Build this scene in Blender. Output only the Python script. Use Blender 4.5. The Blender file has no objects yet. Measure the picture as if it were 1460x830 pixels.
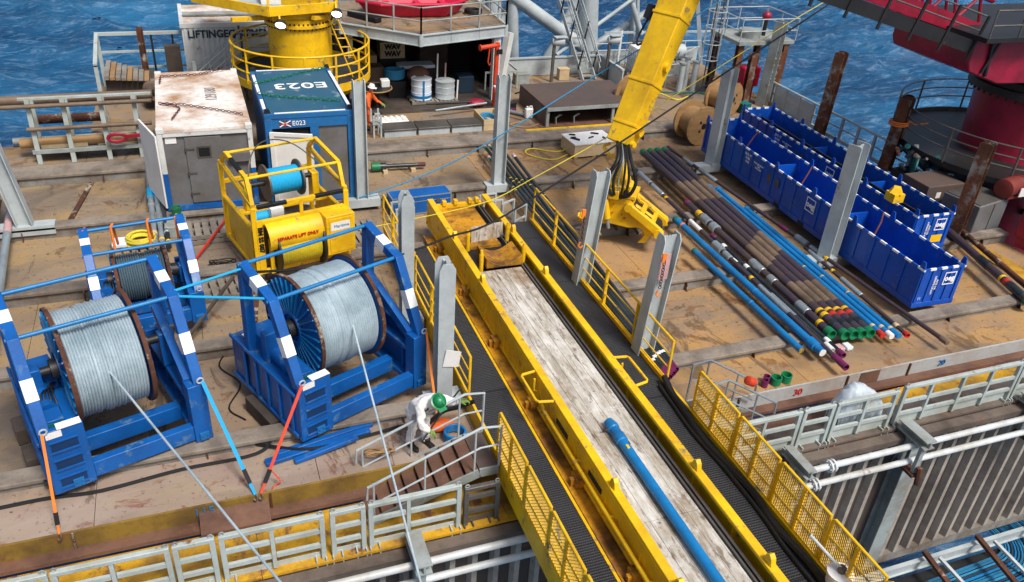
import bpy, bmesh, math, random
import numpy as np
from mathutils import Vector, Matrix
R_ = math.radians
random.seed(7)
S = bpy.context.scene
COL = S.collection
# ---------------------------------------------------------------- camera
YAW, PITCH, ROLL, HCAM, FPX = R_(22.4857), R_(31.2064), R_(4.2536), 11.5, 1180.0
fw = Vector((math.sin(YAW)*math.cos(PITCH), math.cos(YAW)*math.cos(PITCH), -math.sin(PITCH)))
rt = Vector((math.cos(YAW), -math.sin(YAW), 0)); up = rt.cross(fw)
rt2 = rt*math.cos(ROLL)+up*math.sin(ROLL); up2 = up*math.cos(ROLL)-rt*math.sin(ROLL)
cd = bpy.data.cameras.new('camera'); cam = bpy.data.objects.new('camera', cd); COL.objects.link(cam)
M = Matrix((rt2, up2, -fw)).transposed().to_4x4(); M.translation = (0, 0, HCAM); cam.matrix_world = M
cd.sensor_width = 36; cd.lens = 36*FPX/1460; cd.clip_start = .1; cd.clip_end = 9000
S.camera = cam
# ---------------------------------------------------------------- light
SUN_EL, SUN_AZ = R_(56), R_(160)      # azimuth clockwise from +Y (direction towards the sun)
W = bpy.data.worlds.new('World'); S.world = W; W.use_nodes = True
nt = W.node_tree; bg = nt.nodes['Background']
sky = nt.nodes.new('ShaderNodeTexSky'); sky.sky_type = 'NISHITA'; sky.sun_disc = False
sky.sun_elevation = SUN_EL; sky.sun_rotation = SUN_AZ; sky.air_density = 1.0; sky.dust_density = 4.0; sky.ozone_density = 1.5
nt.links.new(sky.outputs[0], bg.inputs[0]); bg.inputs[1].default_value = .1
sd = bpy.data.lights.new('sun', 'SUN'); sd.energy = 2.8; sd.angle = R_(14); sd.color = (1, .965, .91)
sun = bpy.data.objects.new('sun', sd); COL.objects.link(sun)
dv = Vector((math.sin(SUN_AZ)*math.cos(SUN_EL), math.cos(SUN_AZ)*math.cos(SUN_EL), math.sin(SUN_EL)))
sun.rotation_euler = dv.to_track_quat('Z', 'Y').to_euler(); sun.location = (0, 0, 40)
S.view_settings.view_transform = 'Standard'; S.view_settings.look = 'None'
S.view_settings.exposure = 0.36; S.view_settings.gamma = 1
S.view_settings.use_curve_mapping = False
S.render.engine = 'CYCLES'
# ---------------------------------------------------------------- helpers
def V(*a): return Vector(a[0]) if len(a) == 1 else Vector(a)
class MB:
    def __init__(s): s.v = []; s.f = []; s.m = []; s.mi = 0
    def add(s, vs, fs):
        n = len(s.v); s.v += [tuple(x) for x in vs]
        s.f += [tuple(i+n for i in f) for f in fs]; s.m += [s.mi]*len(fs); return s
    def mat(s, i): s.mi = i; return s
    def hexa(s, a):      # 8 corners: 4 bottom ccw, 4 top ccw
        return s.add(a, [(3,2,1,0),(4,5,6,7),(0,1,5,4),(1,2,6,5),(2,3,7,6),(3,0,4,7)])
    def bx(s, x0, x1, y0, y1, z0, z1):
        return s.hexa([(x0,y0,z0),(x1,y0,z0),(x1,y1,z0),(x0,y1,z0),(x0,y0,z1),(x1,y0,z1),(x1,y1,z1),(x0,y1,z1)])
    def ob(s, c, ax, ay, az):   # oriented box: centre + half axes
        c, ax, ay, az = V(c), V(ax), V(ay), V(az)
        return s.hexa([c-ax-ay-az, c+ax-ay-az, c+ax+ay-az, c-ax+ay-az, c-ax-ay+az, c+ax-ay+az, c+ax+ay+az, c-ax+ay+az])
    def bar(s, p, q, w, h, up=(0,0,1), off=0):
        p, q = V(p), V(q); d = q-p; L = d.length
        if L < 1e-6: return s
        d /= L; u = V(up); sd_ = d.cross(u)
        if sd_.length < 1e-4: sd_ = d.cross(V(0,1,0))
        sd_.normalize(); u = sd_.cross(d)
        return s.ob((p+q)/2+u*off, d*(L/2), -sd_*(w/2)*-1 if False else sd_*(-w/2), u*(h/2))
    def tube(s, pts, r, n=8, closed=False, cap=True):
        pts = [V(p) for p in pts]; k = len(pts)
        if not isinstance(r, (list, tuple)): r = [r]*k
        d0 = (pts[1]-pts[0]).normalized()
        u = d0.cross(V(0,0,1)); u = u if u.length > 1e-3 else d0.cross(V(1,0,0)); u.normalize()
        vs = []; 
        for i in range(k):
            a = pts[(i-1) % k] if (i or closed) else pts[i]; b = pts[(i+1) % k] if (i < k-1 or closed) else pts[i]
            d = (b-a); d = d.normalized() if d.length > 1e-9 else d0
            u = u-d*u.dot(d); u.normalize(); w = d.cross(u)
            for j in range(n):
                t = 2*math.pi*j/n; vs.append(pts[i]+(u*math.cos(t)+w*math.sin(t))*r[i])
        fs = []
        for i in range(k if closed else k-1):
            i2 = (i+1) % k
            for j in range(n): fs.append((i*n+j, i*n+(j+1) % n, i2*n+(j+1) % n, i2*n+j))
        if cap and not closed: fs += [tuple(range(n-1, -1, -1)), tuple((k-1)*n+j for j in range(n))]
        return s.add(vs, fs)
    def cyl(s, p, q, r, n=12, r2=None): return s.tube([p, q], [r, r if r2 is None else r2], n)
    def lathe(s, o, axis, prof, n=24, close=False):   # prof: (radius, distance along axis)
        o = V(o); a = V(axis).normalized(); u = a.cross(V(0,0,1)); u = u if u.length > 1e-3 else a.cross(V(1,0,0)); u.normalize(); w = a.cross(u)
        vs = []; k = len(prof)
        for (r, t) in prof:
            for j in range(n):
                th = 2*math.pi*j/n; vs.append(o+a*t+(u*math.cos(th)+w*math.sin(th))*r)
        fs = []
        for i in range(k if close else k-1):
            i2 = (i+1) % k
            for j in range(n): fs.append((i*n+j, i*n+(j+1) % n, i2*n+(j+1) % n, i2*n+j))
        if not close:
            if prof[0][0] > 1e-4: fs.append(tuple(range(n-1, -1, -1)))
            if prof[-1][0] > 1e-4: fs.append(tuple((k-1)*n+j for j in range(n)))
        return s.add(vs, fs)
    def prism(s, poly, vec):
        poly = [V(p) for p in poly]; vec = V(vec); k = len(poly)
        fs = [tuple(range(k-1, -1, -1)), tuple(range(k, 2*k))]+[(i, (i+1) % k, (i+1) % k+k, i+k) for i in range(k)]
        return s.add(poly+[p+vec for p in poly], fs)
    def hbeam(s, p, q, w, h, t=.025, up=(0,0,1)):
        s.bar(p, q, w, t, up, h/2-t/2); s.bar(p, q, w, t, up, -h/2+t/2); return s.bar(p, q, t, h-2*t, up)
    def box_frame(s, x0, x1, z0, z1, y, w, d): pass
    def ell(s, c, rx, ry, rz, n=10, m=7):
        vs = []; c = V(c)
        for i in range(m+1):
            ph = math.pi*i/m
            for j in range(n):
                th = 2*math.pi*j/n
                vs.append(c+V(rx*math.sin(ph)*math.cos(th), ry*math.sin(ph)*math.sin(th), rz*math.cos(ph)))
        return s.add(vs, [(i*n+j, (i+1)*n+j, (i+1)*n+(j+1) % n, i*n+(j+1) % n) for i in range(m) for j in range(n)])
    def build(s, name, mats, parent=None, bev=0, smooth=True, origin=None):
        me = bpy.data.meshes.new(name)
        if parent is not None: o = parent['_o'] if '_o' in parent else (0,0,0); org = V(o[0], o[1], o[2])
        elif origin is not None: org = V(origin)
        else:
            a = np.array(s.v); lo, hi = a.min(0), a.max(0); org = V((lo[0]+hi[0])/2, (lo[1]+hi[1])/2, lo[2])
        me.from_pydata([(x-org.x, y-org.y, z-org.z) for x, y, z in s.v], [], s.f)
        mats = mats if isinstance(mats, (list, tuple)) else [mats]
        for m in mats: me.materials.append(MT[m] if isinstance(m, str) else m)
        if len(mats) > 1: me.polygons.foreach_set('material_index', s.m)
        bm = bmesh.new(); bm.from_mesh(me); bmesh.ops.recalc_face_normals(bm, faces=bm.faces); bm.to_mesh(me); bm.free()
        if smooth:
            me.polygons.foreach_set('use_smooth', [True]*len(me.polygons)); me.set_sharp_from_angle(angle=R_(38))
        ob = bpy.data.objects.new(name, me); COL.objects.link(ob)
        if parent is not None: ob.parent = parent
        else: ob.location = org
        ob['_o'] = (org.x, org.y, org.z)
        if bev:
            b = ob.modifiers.new('bevel', 'BEVEL'); b.width = bev; b.segments = 2; b.limit_method = 'ANGLE'; b.harden_normals = False
        return ob
def tag(o, label=None, cat=None, group=None, kind=None):
    if label: o['label'] = label
    if cat: o['category'] = cat
    if group: o['group'] = group
    if kind: o['kind'] = kind
    return o
def thing(name, label, cat, loc, group=None):
    o = bpy.data.objects.new(name, None); COL.objects.link(o); o.location = loc; o.empty_display_size = .2
    o['_o'] = (loc[0], loc[1], loc[2]); return tag(o, label, cat, group)
def copy_tree(o, parent=None):
    c = o.copy(); COL.objects.link(c)
    if parent is not None: c.parent = parent
    for ch in list(o.children): copy_tree(ch, c)
    return c
def piece(name, mb, mats, parent, **k): return mb.build(name, mats, parent, **k)
class Fr:            # local frame: u along angle, v to its left, z up
    def __init__(s, o, ang): s.o = V(o); a = R_(ang); s.u = V(math.cos(a), math.sin(a), 0); s.w = V(-math.sin(a), math.cos(a), 0)
    def __call__(s, u, v, z): return s.o+s.u*u+s.w*v+V(0, 0, z)
    def box(s, mb, u0, u1, v0, v1, z0, z1):
        return mb.ob(s((u0+u1)/2, (v0+v1)/2, (z0+z1)/2), s.u*((u1-u0)/2), s.w*((v1-v0)/2), V(0, 0, (z1-z0)/2))
def text(name, body, size, loc, xd, yd, mat, parent, depth=.004, align='CENTER', sx=1, bold=0):
    cu = bpy.data.curves.new('txt', 'FONT'); cu.body = body; cu.size = size; cu.extrude = depth; cu.align_x = align; cu.align_y = 'CENTER'; cu.offset = bold
    cu.resolution_u = 3
    t = bpy.data.objects.new('txt', cu); COL.objects.link(t)
    dg = bpy.context.evaluated_depsgraph_get(); me = bpy.data.meshes.new_from_object(t.evaluated_get(dg)); bpy.data.objects.remove(t)
    x = V(xd).normalized(); y = V(yd).normalized(); z = x.cross(y)
    Mx = Matrix((x*sx, y, z)).transposed().to_4x4(); o_ = V(*parent['_o']); Mx.translation = V(loc)-o_
    me.transform(Mx); me.materials.clear(); me.materials.append(MT[mat]); me.name = name
    ob = bpy.data.objects.new(name, me); COL.objects.link(ob); ob.parent = parent; ob['_o'] = (o_.x, o_.y, o_.z); return ob
# ---------------------------------------------------------------- materials
MT = {}
def L(h):
    h = h.lstrip('#'); c = [int(h[i:i+2], 16)/255 for i in (0, 2, 4)]
    return tuple(x/12.92 if x <= .04045 else ((x+.055)/1.055)**2.4 for x in c)+(1,)
def mat(name, base, rust=0., rustc=(.11,.045,.018,1), dirt=.25, dirtc=None, rough=.5, metal=0., sc=1., stretch=(1,1,1), bump=.15, spec=.5, wear=0., wearc=(.35,.34,.32,1), fine=30.):
    base = L(base) if isinstance(base, str) else (tuple(base)+(1,))[:4]
    m = bpy.data.materials.new(name); m.use_nodes = True; t = m.node_tree; N = t.nodes; K = t.links
    b = N['Principled BSDF']; b.inputs['Roughness'].default_value = rough; b.inputs['Metallic'].default_value = metal
    b.inputs['Specular IOR Level'].default_value = spec
    g = N.new('ShaderNodeNewGeometry'); mp = N.new('ShaderNodeMapping'); mp.inputs['Scale'].default_value = stretch
    K.new(g.outputs['Position'], mp.inputs[0])
    def noise(s, d=5., r=.6, off=0.):
        n = N.new('ShaderNodeTexNoise'); n.inputs['Scale'].default_value = s; n.inputs['Detail'].default_value = d; n.inputs['Roughness'].default_value = r
        if off:
            a = N.new('ShaderNodeVectorMath'); a.inputs[1].default_value = (off, off*.7, off*.3); K.new(mp.outputs[0], a.inputs[0]); K.new(a.outputs[0], n.inputs['Vector'])
        else: K.new(mp.outputs[0], n.inputs['Vector'])
        return n.outputs['Fac']
    def ramp(f, lo, hi, a=0., c=1.):
        r = N.new('ShaderNodeMapRange'); r.inputs[1].default_value = lo; r.inputs[2].default_value = hi; r.inputs[3].default_value = a; r.inputs[4].default_value = c
        K.new(f, r.inputs[0]); return r.outputs[0]
    def mix(f, a, c):
        x = N.new('ShaderNodeMix'); x.data_type = 'RGBA'
        if isinstance(f, float): x.inputs[0].default_value = f
        else: K.new(f, x.inputs[0])
        for i, q in ((6, a), (7, c)):
            if isinstance(q, tuple): x.inputs[i].default_value = q
            else: K.new(q, x.inputs[i])
        return x.outputs[2]
    col = base
    if dirt:
        dc = dirtc or tuple(x*.45 for x in base[:3])+(1,); dc = L(dc) if isinstance(dc, str) else dc
        col = mix(ramp(noise(1.1*sc, 6., .65), .42, .68, 0., dirt*1.7), col, dc)
        col = mix(ramp(noise(fine*sc*.3, 4., .7, 3.), .5, .75, 0., dirt*.8), col, dc)
    if wear: col = mix(ramp(noise(2.2*sc, 8., .7, 11.), .6-.16*wear, .66, 0., 1.), col, wearc)
    if rust:
        rf = ramp(noise(1.7*sc, 9., .72, 7.), .66-.22*rust, .74-.2*rust, 0., 1.)
        col = mix(rf, col, mix(noise(9*sc, 3., .6, 5.), rustc, tuple(x*2.1 for x in rustc[:3])+(1,)))
        K.new(ramp(rf, 0, 1, rough, .85), b.inputs['Roughness'])
    if isinstance(col, tuple): b.inputs['Base Color'].default_value = col
    else: K.new(col, b.inputs['Base Color'])
    if bump:
        bp = N.new('ShaderNodeBump'); bp.inputs['Strength'].default_value = bump; bp.inputs['Distance'].default_value = .02
        K.new(noise(fine*sc, 3., .6, 2.), bp.inputs['Height']); K.new(bp.outputs[0], b.inputs['Normal'])
    MT[name] = m; m['P'] = 1
    return m
def glow(name, c, e):
    m = bpy.data.materials.new(name); m.use_nodes = True; b = m.node_tree.nodes['Principled BSDF']
    b.inputs['Base Color'].default_value = c; b.inputs['Emission Color'].default_value = c; b.inputs['Emission Strength'].default_value = e; MT[name] = m
mat('blue', '#0a5aa6', rust=.1, dirt=.3, dirtc='#083a70', rough=.42, wear=.14, wearc=L('#4f7596'))
mat('pocket_shade_blue', '#07335f', dirt=.3, rough=.5)  # darker blue: recess shade painted into the winch pockets
mat('basket_blue', '#0550b4', rust=.08, dirt=.3, dirtc='#062c70', rough=.42, wear=.13, wearc=L('#3c5f9c'))
mat('e_blue', '#1c6aa8', rust=.06, dirt=.3, dirtc='#123f63', rough=.5)
mat('e_roof', '#1b5470', rust=.1, dirt=.55, dirtc='#2f5a6c', rough=.6, wear=.2, wearc=L('#7d8f96'))
mat('tube_blue', '#1378b5', rust=.05, dirt=.3, dirtc='#0c466e', rough=.42)
mat('rope_blue', '#2f86b0', dirt=.2, rough=.7)
mat('cyan_rope', '#11a4d6', dirt=.1, rough=.7)
mat('yellow', '#f0bf0c', rust=.2, rustc=(.22,.085,.02,1), dirt=.32, dirtc='#a87a10', rough=.48, wear=.05, wearc=L('#8c7a50'))
mat('yellow_dirty', '#c98d10', rust=.6, rustc=(.13,.05,.015,1), dirt=.7, dirtc='#5c3c10', rough=.65)
mat('yellow_walk', '#c99712', rust=.5, dirt=.6, dirtc='#7a5a28', rough=.75)
mat('yellow_rope', '#d9c73a', dirt=.3, rough=.8)
mat('yellow_drum', '#d3bd1f', dirt=.35, rough=.7)
mat('white', '#e9e8e4', dirt=.15, dirtc='#a9a59c', rough=.5)
mat('white_stripe', '#f0f0ee', dirt=.1, rough=.45)
mat('roof_white', '#e6e0d8', rust=.05, dirt=.7, dirtc='#a87f58', rough=.55, sc=.6)
mat('cont_white', '#d5d6d2', rust=.22, dirt=.25, dirtc='#9aa09e', rough=.55)
mat('grey_panel', '#6b6b6c', dirt=.45, dirtc='#575049', rough=.6)
mat('galv', '#b2babb', rust=.03, dirt=.35, dirtc='#848d90', rough=.5, metal=.0)
mat('galv_rust', '#98a09e', rust=.34, dirt=.45, dirtc='#70695a', rough=.6)
mat('gate_grey', '#aeb8b4', rust=.17, dirt=.35, dirtc='#84806c', rough=.55)
mat('steel', '#6e6a64', rust=.25, dirt=.5, rough=.5, metal=.5)
mat('dark_steel', '#2c2b2c', rust=.2, dirt=.4, rough=.5, metal=.3)
mat('black', '#101113', dirt=.1, rough=.55)
mat('rust', '#5c3420', rust=.3, dirt=.6, dirtc='#2e1a10', rough=.85, wear=.25, wearc=L('#a8a08e'))
mat('rust_post', '#6d3f26', rust=.4, dirt=.5, dirtc='#3a2013', rough=.85, wear=.55, wearc=L('#8f8c82'))
mat('crane_red', '#9c1836', rust=.1, dirt=.45, dirtc='#5e1020', rough=.42)
mat('boat_red', '#c8173f', dirt=.2, rough=.5)
mat('orange', '#e8641c', dirt=.2, rough=.7)
mat('orange_red', '#d2401c', dirt=.3, rough=.55)
mat('blower_red', '#7a2c22', rust=.1, dirt=.4, rough=.6)
mat('strap_orange', '#f0812c', dirt=.15, rough=.8)
mat('strap_red', '#e2492c', dirt=.2, rough=.8)
mat('strap_blue', '#1ea2dc', dirt=.15, rough=.75)
mat('green', '#0a7a4c', dirt=.4, rough=.5)
mat('helmet_green', '#0a7a45', dirt=.05, rough=.35)
mat('purple', '#6e1f50', dirt=.35, rough=.5)
mat('pipe_dark', '#463c4a', rust=.18, dirt=.6, dirtc='#57483e', rough=.42, metal=.3, sc=.8)
mat('pipe_brown', '#756250', rust=.2, dirt=.5, rough=.55)
mat('pipe_black', '#1b2226', dirt=.4, dirtc='#3c4448', rough=.35)
mat('pipe_silver', '#a8b2b6', dirt=.4, rough=.38, metal=.5)
mat('pipe_white', '#c9ced0', rust=.14, dirt=.4, dirtc='#9a917d', rough=.45)
mat('wood', '#a07c50', dirt=.4, dirtc='#7d6040', rough=.8, stretch=(1,1,6))
mat('wood_grey', '#8d857a', dirt=.5, dirtc='#5c544a', rough=.85)
mat('wood_pale', '#cbb48d', dirt=.3, dirtc='#9c8258', rough=.8)
mat('wood_dark', '#4a4038', dirt=.5, rough=.9)
mat('beam_top', '#8a7f72', rust=.12, dirt=.6, dirtc='#5a5048', rough=.85)
mat('beam_web', '#87857f', rust=.32, dirt=.6, dirtc='#5d4d40', rough=.8)
mat('edge_yellow', '#8a6d26', rust=.35, dirt=.6, dirtc='#59421f', rough=.8)
mat('edge_grey', '#a9abaa', rust=.3, dirt=.35, dirtc='#8a6f52', rough=.65, sc=.8)
mat('rust_walk', '#70503f', rust=.4, dirt=.6, dirtc='#4e3428', rough=.85)
mat('walk_brown', '#6b5f55', rust=.35, dirt=.6, dirtc='#453a32', rough=.8)
mat('rubber', '#17181a', dirt=.5, dirtc='#34363a', rough=.7, bump=.3)
mat('plate_dark', '#4b4340', rust=.2, dirt=.6, dirtc='#5d4a40', rough=.75, sc=.5)
mat('hull', '#4a4039', rust=.3, dirt=.5, dirtc='#453a34', rough=.75)  # plate kept darker than the ribs, shade of the recesses put into the colour
mat('hull_rib', '#aaa093', rust=.22, dirt=.4, dirtc='#6b5b50', rough=.7)  # lighter than the plate, so the ribs stand out as if lit
mat('wire', '#b4c4cb', dirt=.45, dirtc='#7d929c', rough=.45, metal=.0, bump=.05)
mat('wire_dark', '#5d737e', dirt=.3, rough=.5, metal=.3)
mat('coverall', '#eceae6', dirt=.12, dirtc='#b8b4ac', rough=.85, bump=.3, fine=12)
mat('glove', '#7f9a4d', dirt=.3, rough=.9)
mat('skin', '#b98467', dirt=0, rough=.6)
mat('boot', '#1c1a18', dirt=.3, rough=.6)
mat('red_letter', '#c0281c', dirt=0, rough=.6)
mat('letter_black', '#14161c', dirt=0, rough=.6)
mat('letter_faded', '#8f8a86', dirt=.3, rough=.7)
mat('letter_navy', '#1b3346', dirt=.2, rough=.6)
mat('letter_white', '#f2f1ec', dirt=.05, rough=.6)
mat('letter_blue', '#2a74a8', dirt=.3, rough=.8)
mat('reflector', '#c8cdce', dirt=.1, rough=.3)
mat('dark_in', '#1b1a1a', dirt=.3, rough=.8)  # near-black that paints in the shade of openings and the shed interior
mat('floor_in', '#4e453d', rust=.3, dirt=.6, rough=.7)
mat('film', '#dfe8ee', dirt=.2, dirtc='#a9bccb', rough=.25)
MT['film'].node_tree.nodes['Principled BSDF'].inputs['Alpha'].default_value = .6
mat('tarp', '#d9e1e8', dirt=.2, dirtc='#9fb0bf', rough=.35)
mat('cable_blue', '#1c6f98', dirt=.5, dirtc='#1c4f6b', rough=.6)
mat('teal', '#0e6a66', dirt=.3, rough=.6)
mat('chain', '#5c2f2c', rust=.3, dirt=.4, rough=.7)
mat('chain_green', '#0c6a4c', dirt=.3, rough=.6)
mat('pink', '#c9a2a0', rust=.15, dirt=.4, rough=.6)
glow('lamp_glow', (1, .97, .9, 1), 4.0)
def deck_mat(name, cols, sc=.35, rough=.75):
    m = bpy.data.materials.new(name); m.use_nodes = True; t = m.node_tree; N = t.nodes; K = t.links; b = N['Principled BSDF']
    g = N.new('ShaderNodeNewGeometry')
    def noise(s, d, r, st=(1,1,1), dist=0.):
        mp = N.new('ShaderNodeMapping'); mp.inputs['Scale'].default_value = st; mp.inputs['Location'].default_value = (s*3.1, s*1.7, 0); K.new(g.outputs['Position'], mp.inputs[0])
        n = N.new('ShaderNodeTexNoise'); n.inputs['Scale'].default_value = s; n.inputs['Detail'].default_value = d; n.inputs['Roughness'].default_value = r; n.inputs['Distortion'].default_value = dist
        K.new(mp.outputs[0], n.inputs['Vector']); return n.outputs['Fac']
    def ramp(f, lo, hi, c=1.):
        r = N.new('ShaderNodeMapRange'); r.inputs[1].default_value = lo; r.inputs[2].default_value = hi; r.inputs[4].default_value = c; K.new(f, r.inputs[0]); return r.outputs[0]
    def mix(f, a, c):
        x = N.new('ShaderNodeMix'); x.data_type = 'RGBA'; K.new(f, x.inputs[0])
        for i, q in ((6, a), (7, c)):
            if isinstance(q, tuple): x.inputs[i].default_value = q
            else: K.new(q, x.inputs[i])
        return x.outputs[2]
    c = [L(q) for q in cols]
    col = mix(ramp(noise(sc, 5, .6, dist=.6), .38, .62), c[0], c[1])
    col = mix(ramp(noise(sc*1.9, 8, .68, (.6,1.3,1), .8), .48, .62, .85), col, c[2])
    col = mix(ramp(noise(sc*3.3, 9, .72, dist=.5), .57, .61, .7), col, c[3])
    col = mix(ramp(noise(sc*1.2, 9, .75, (1.8,.45,1), 1.2), .575, .6, .6), col, c[4])
    col = mix(ramp(noise(sc*7, 8, .75, (.35,1.6,1), .4), .6, .64, .55), col, c[3])
    col = mix(ramp(noise(sc*26, 5, .7), .6, .66, .8), col, c[4])
    col = mix(ramp(noise(sc*14, 3, .6, (.06,2.2,1), .2), .66, .69, .5), col, tuple(min(1, q*1.5) for q in c[1][:3])+(1,))
    col = mix(ramp(noise(sc*.55, 4, .6, dist=1.5), .52, .68, .7), col, tuple(q*.42 for q in c[1][:3])+(1,))
    K.new(col, b.inputs['Base Color']); b.inputs['Specular IOR Level'].default_value = .35
    K.new(ramp(noise(sc*3, 4, .6), .2, .9), b.inputs['Roughness']); 
    r = N.new('ShaderNodeMapRange'); r.inputs[1].default_value = .35; r.inputs[2].default_value = .6; r.inputs[3].default_value = rough-.38; r.inputs[4].default_value = rough+.12; K.new(noise(sc*1.1, 5, .6, dist=1.), r.inputs[0]); K.new(r.outputs[0], b.inputs['Roughness'])
    bp = N.new('ShaderNodeBump'); bp.inputs['Strength'].default_value = .3; bp.inputs['Distance'].default_value = .02; K.new(noise(sc*30, 4, .65), bp.inputs['Height']); K.new(bp.outputs[0], b.inputs['Normal'])
    MT[name] = m
deck_mat('deck', ['#a58259', '#88745f', '#ad8650', '#764d2a', '#463527'])
deck_mat('deck_mid', ['#937d63', '#7d7062', '#9c8259', '#684a31', '#413429'])
deck_mat('deck_grey', ['#8c7762', '#75695e', '#98805f', '#6a4c34', '#42352b'])
deck_mat('deck_pale', ['#9e8e80', '#907a6c', '#9c8a72', '#7d4f3c', '#4c342a'])
deck_mat('deck_far', ['#8f7a60', '#7d7166', '#9a7a50', '#6a4c34', '#43362c'])
# ================================================================ SEA
def sea_mat():
    m = bpy.data.materials.new('sea'); m.use_nodes = True; t = m.node_tree; N = t.nodes; K = t.links; b = N['Principled BSDF']
    b.inputs['Roughness'].default_value = .16; b.inputs['IOR'].default_value = 1.33
    g = N.new('ShaderNodeNewGeometry')
    def noise(s, d, st, r=.6):
        mp = N.new('ShaderNodeMapping'); mp.inputs['Scale'].default_value = st; mp.inputs['Rotation'].default_value = (0, 0, .25); K.new(g.outputs['Position'], mp.inputs[0])
        n = N.new('ShaderNodeTexNoise'); n.inputs['Scale'].default_value = s; n.inputs['Detail'].default_value = d; n.inputs['Roughness'].default_value = r; n.inputs['Distortion'].default_value = .4; K.new(mp.outputs[0], n.inputs['Vector']); return n.outputs['Fac']
    def rng(f, a, c, d=0., e=1.):
        r = N.new('ShaderNodeMapRange'); r.inputs[1].default_value = a; r.inputs[2].default_value = c; r.inputs[3].default_value = d; r.inputs[4].default_value = e; K.new(f, r.inputs[0]); return r.outputs[0]
    def mixc(f, a, c):
        x = N.new('ShaderNodeMix'); x.data_type = 'RGBA'; K.new(f, x.inputs[0])
        for i, q in ((6, a), (7, c)):
            if isinstance(q, tuple): x.inputs[i].default_value = q
            else: K.new(q, x.inputs[i])
        return x.outputs[2]
    at = N.new('ShaderNodeAttribute'); at.attribute_name = 'foam'
    c = mixc(rng(noise(.035, 7, (.6, 1.4, 1)), .38, .62), L('#113c60'), L('#25628a'))
    c = mixc(rng(noise(1.1, 9, (.45, 1.7, 1), .74), .5, .74, 0., .45), c, L('#8fb0c8'))  # pale ripple highlights painted into the water colour
    mm = N.new('ShaderNodeMath'); mm.operation = 'MULTIPLY'; K.new(at.outputs['Fac'], mm.inputs[0]); K.new(rng(noise(1.6, 8, (.8, 1.3, 1), .75), .44, .6), mm.inputs[1])
    c = mixc(mm.outputs[0], c, L('#d8e6ec'))
    K.new(c, b.inputs['Base Color'])
    bp = N.new('ShaderNodeBump'); bp.inputs['Strength'].default_value = .7; bp.inputs['Distance'].default_value = .3; K.new(noise(1.7, 9, (.6, 1.5, 1), .66), bp.inputs['Height']); K.new(bp.outputs[0], b.inputs['Normal'])
    MT['sea'] = m
sea_mat()
def build_sea():
    n = 360; Lx, x0, y0 = 190., -45., 40.
    rng = np.random.default_rng(5); k = np.fft.fftfreq(n, Lx/n)*2*np.pi; kx, ky = np.meshgrid(k, k, indexing='ij'); kk = np.hypot(kx, ky); kk[0, 0] = 1
    wd = np.array([.35, .94]); wd /= np.hypot(*wd)
    sp = np.exp(-1/(kk*4.0)**2)/kk**3.5*(abs(kx*wd[0]+ky*wd[1])/kk)**2*np.exp(-(kk*.22)**2); sp[0, 0] = 0
    h = np.sqrt(sp)*(rng.normal(size=(n, n))+1j*rng.normal(size=(n, n)))
    z = np.fft.ifft2(h).real; z /= z.std()
    dx = np.fft.ifft2(-1j*kx/kk*h).real; dy = np.fft.ifft2(-1j*ky/kk*h).real
    sdv = np.fft.ifft2(h).real.std(); dx /= sdv; dy /= sdv
    a = np.linspace(0, 1, n); win = np.clip(np.minimum(a, 1-a)*12, 0, 1); win = np.outer(win, win)
    X, Y = np.meshgrid(x0+a*Lx, y0+a*Lx*.8, indexing='ij')
    amp = .55; Z = -14+z*amp*win; X = X-dx*amp*.9*win; Y = Y-dy*amp*.9*win
    v = [(float(p), float(q), float(r)) for p, q, r in zip(X.ravel(), Y.ravel(), Z.ravel())]
    f = [(i*n+j, (i+1)*n+j, (i+1)*n+j+1, i*n+j+1) for i in range(n-1) for j in range(n-1)]
    # outer sheet to the horizon, joined to the fine grid's border
    b0 = len(v); B = 4000.; x1, y1 = x0+Lx, y0+Lx*.8
    v += [(-B, -B, -14), (B, -B, -14), (B, B, -14), (-B, B, -14)]
    c = [0, (n-1)*n, n*n-1, n-1]
    e0 = [i*n for i in range(n)]; e1 = [(n-1)*n+j for j in range(n)]; e2 = [i*n+n-1 for i in range(n-1, -1, -1)]; e3 = [j for j in range(n-1, -1, -1)]
    for e, p, q in ((e0, b0, b0+1), (e1, b0+1, b0+2), (e2, b0+2, b0+3), (e3, b0+3, b0)):
        f.append(tuple([p, q]+e[::-1]))
    me = bpy.data.meshes.new('sea'); me.from_pydata(v, [], f); me.materials.append(MT['sea'])
    me.polygons.foreach_set('use_smooth', [True]*len(me.polygons))
    gx = np.gradient(dx, axis=0)+np.gradient(dy, axis=1); fo = np.clip((z-1.9)/.9, 0, 1)*win
    at = me.attributes.new('foam', 'FLOAT', 'POINT'); at.data.foreach_set('value', np.concatenate([fo.ravel(), np.zeros(4)]).astype(np.float32))
    bm = bmesh.new(); bm.from_mesh(me); bmesh.ops.recalc_face_normals(bm, faces=bm.faces)
    bm.to_mesh(me); bm.free()
    o = bpy.data.objects.new('sea', me); COL.objects.link(o); tag(o, kind='structure')
    if me.polygons[0].normal.z < 0: me.flip_normals()
build_sea()
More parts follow.
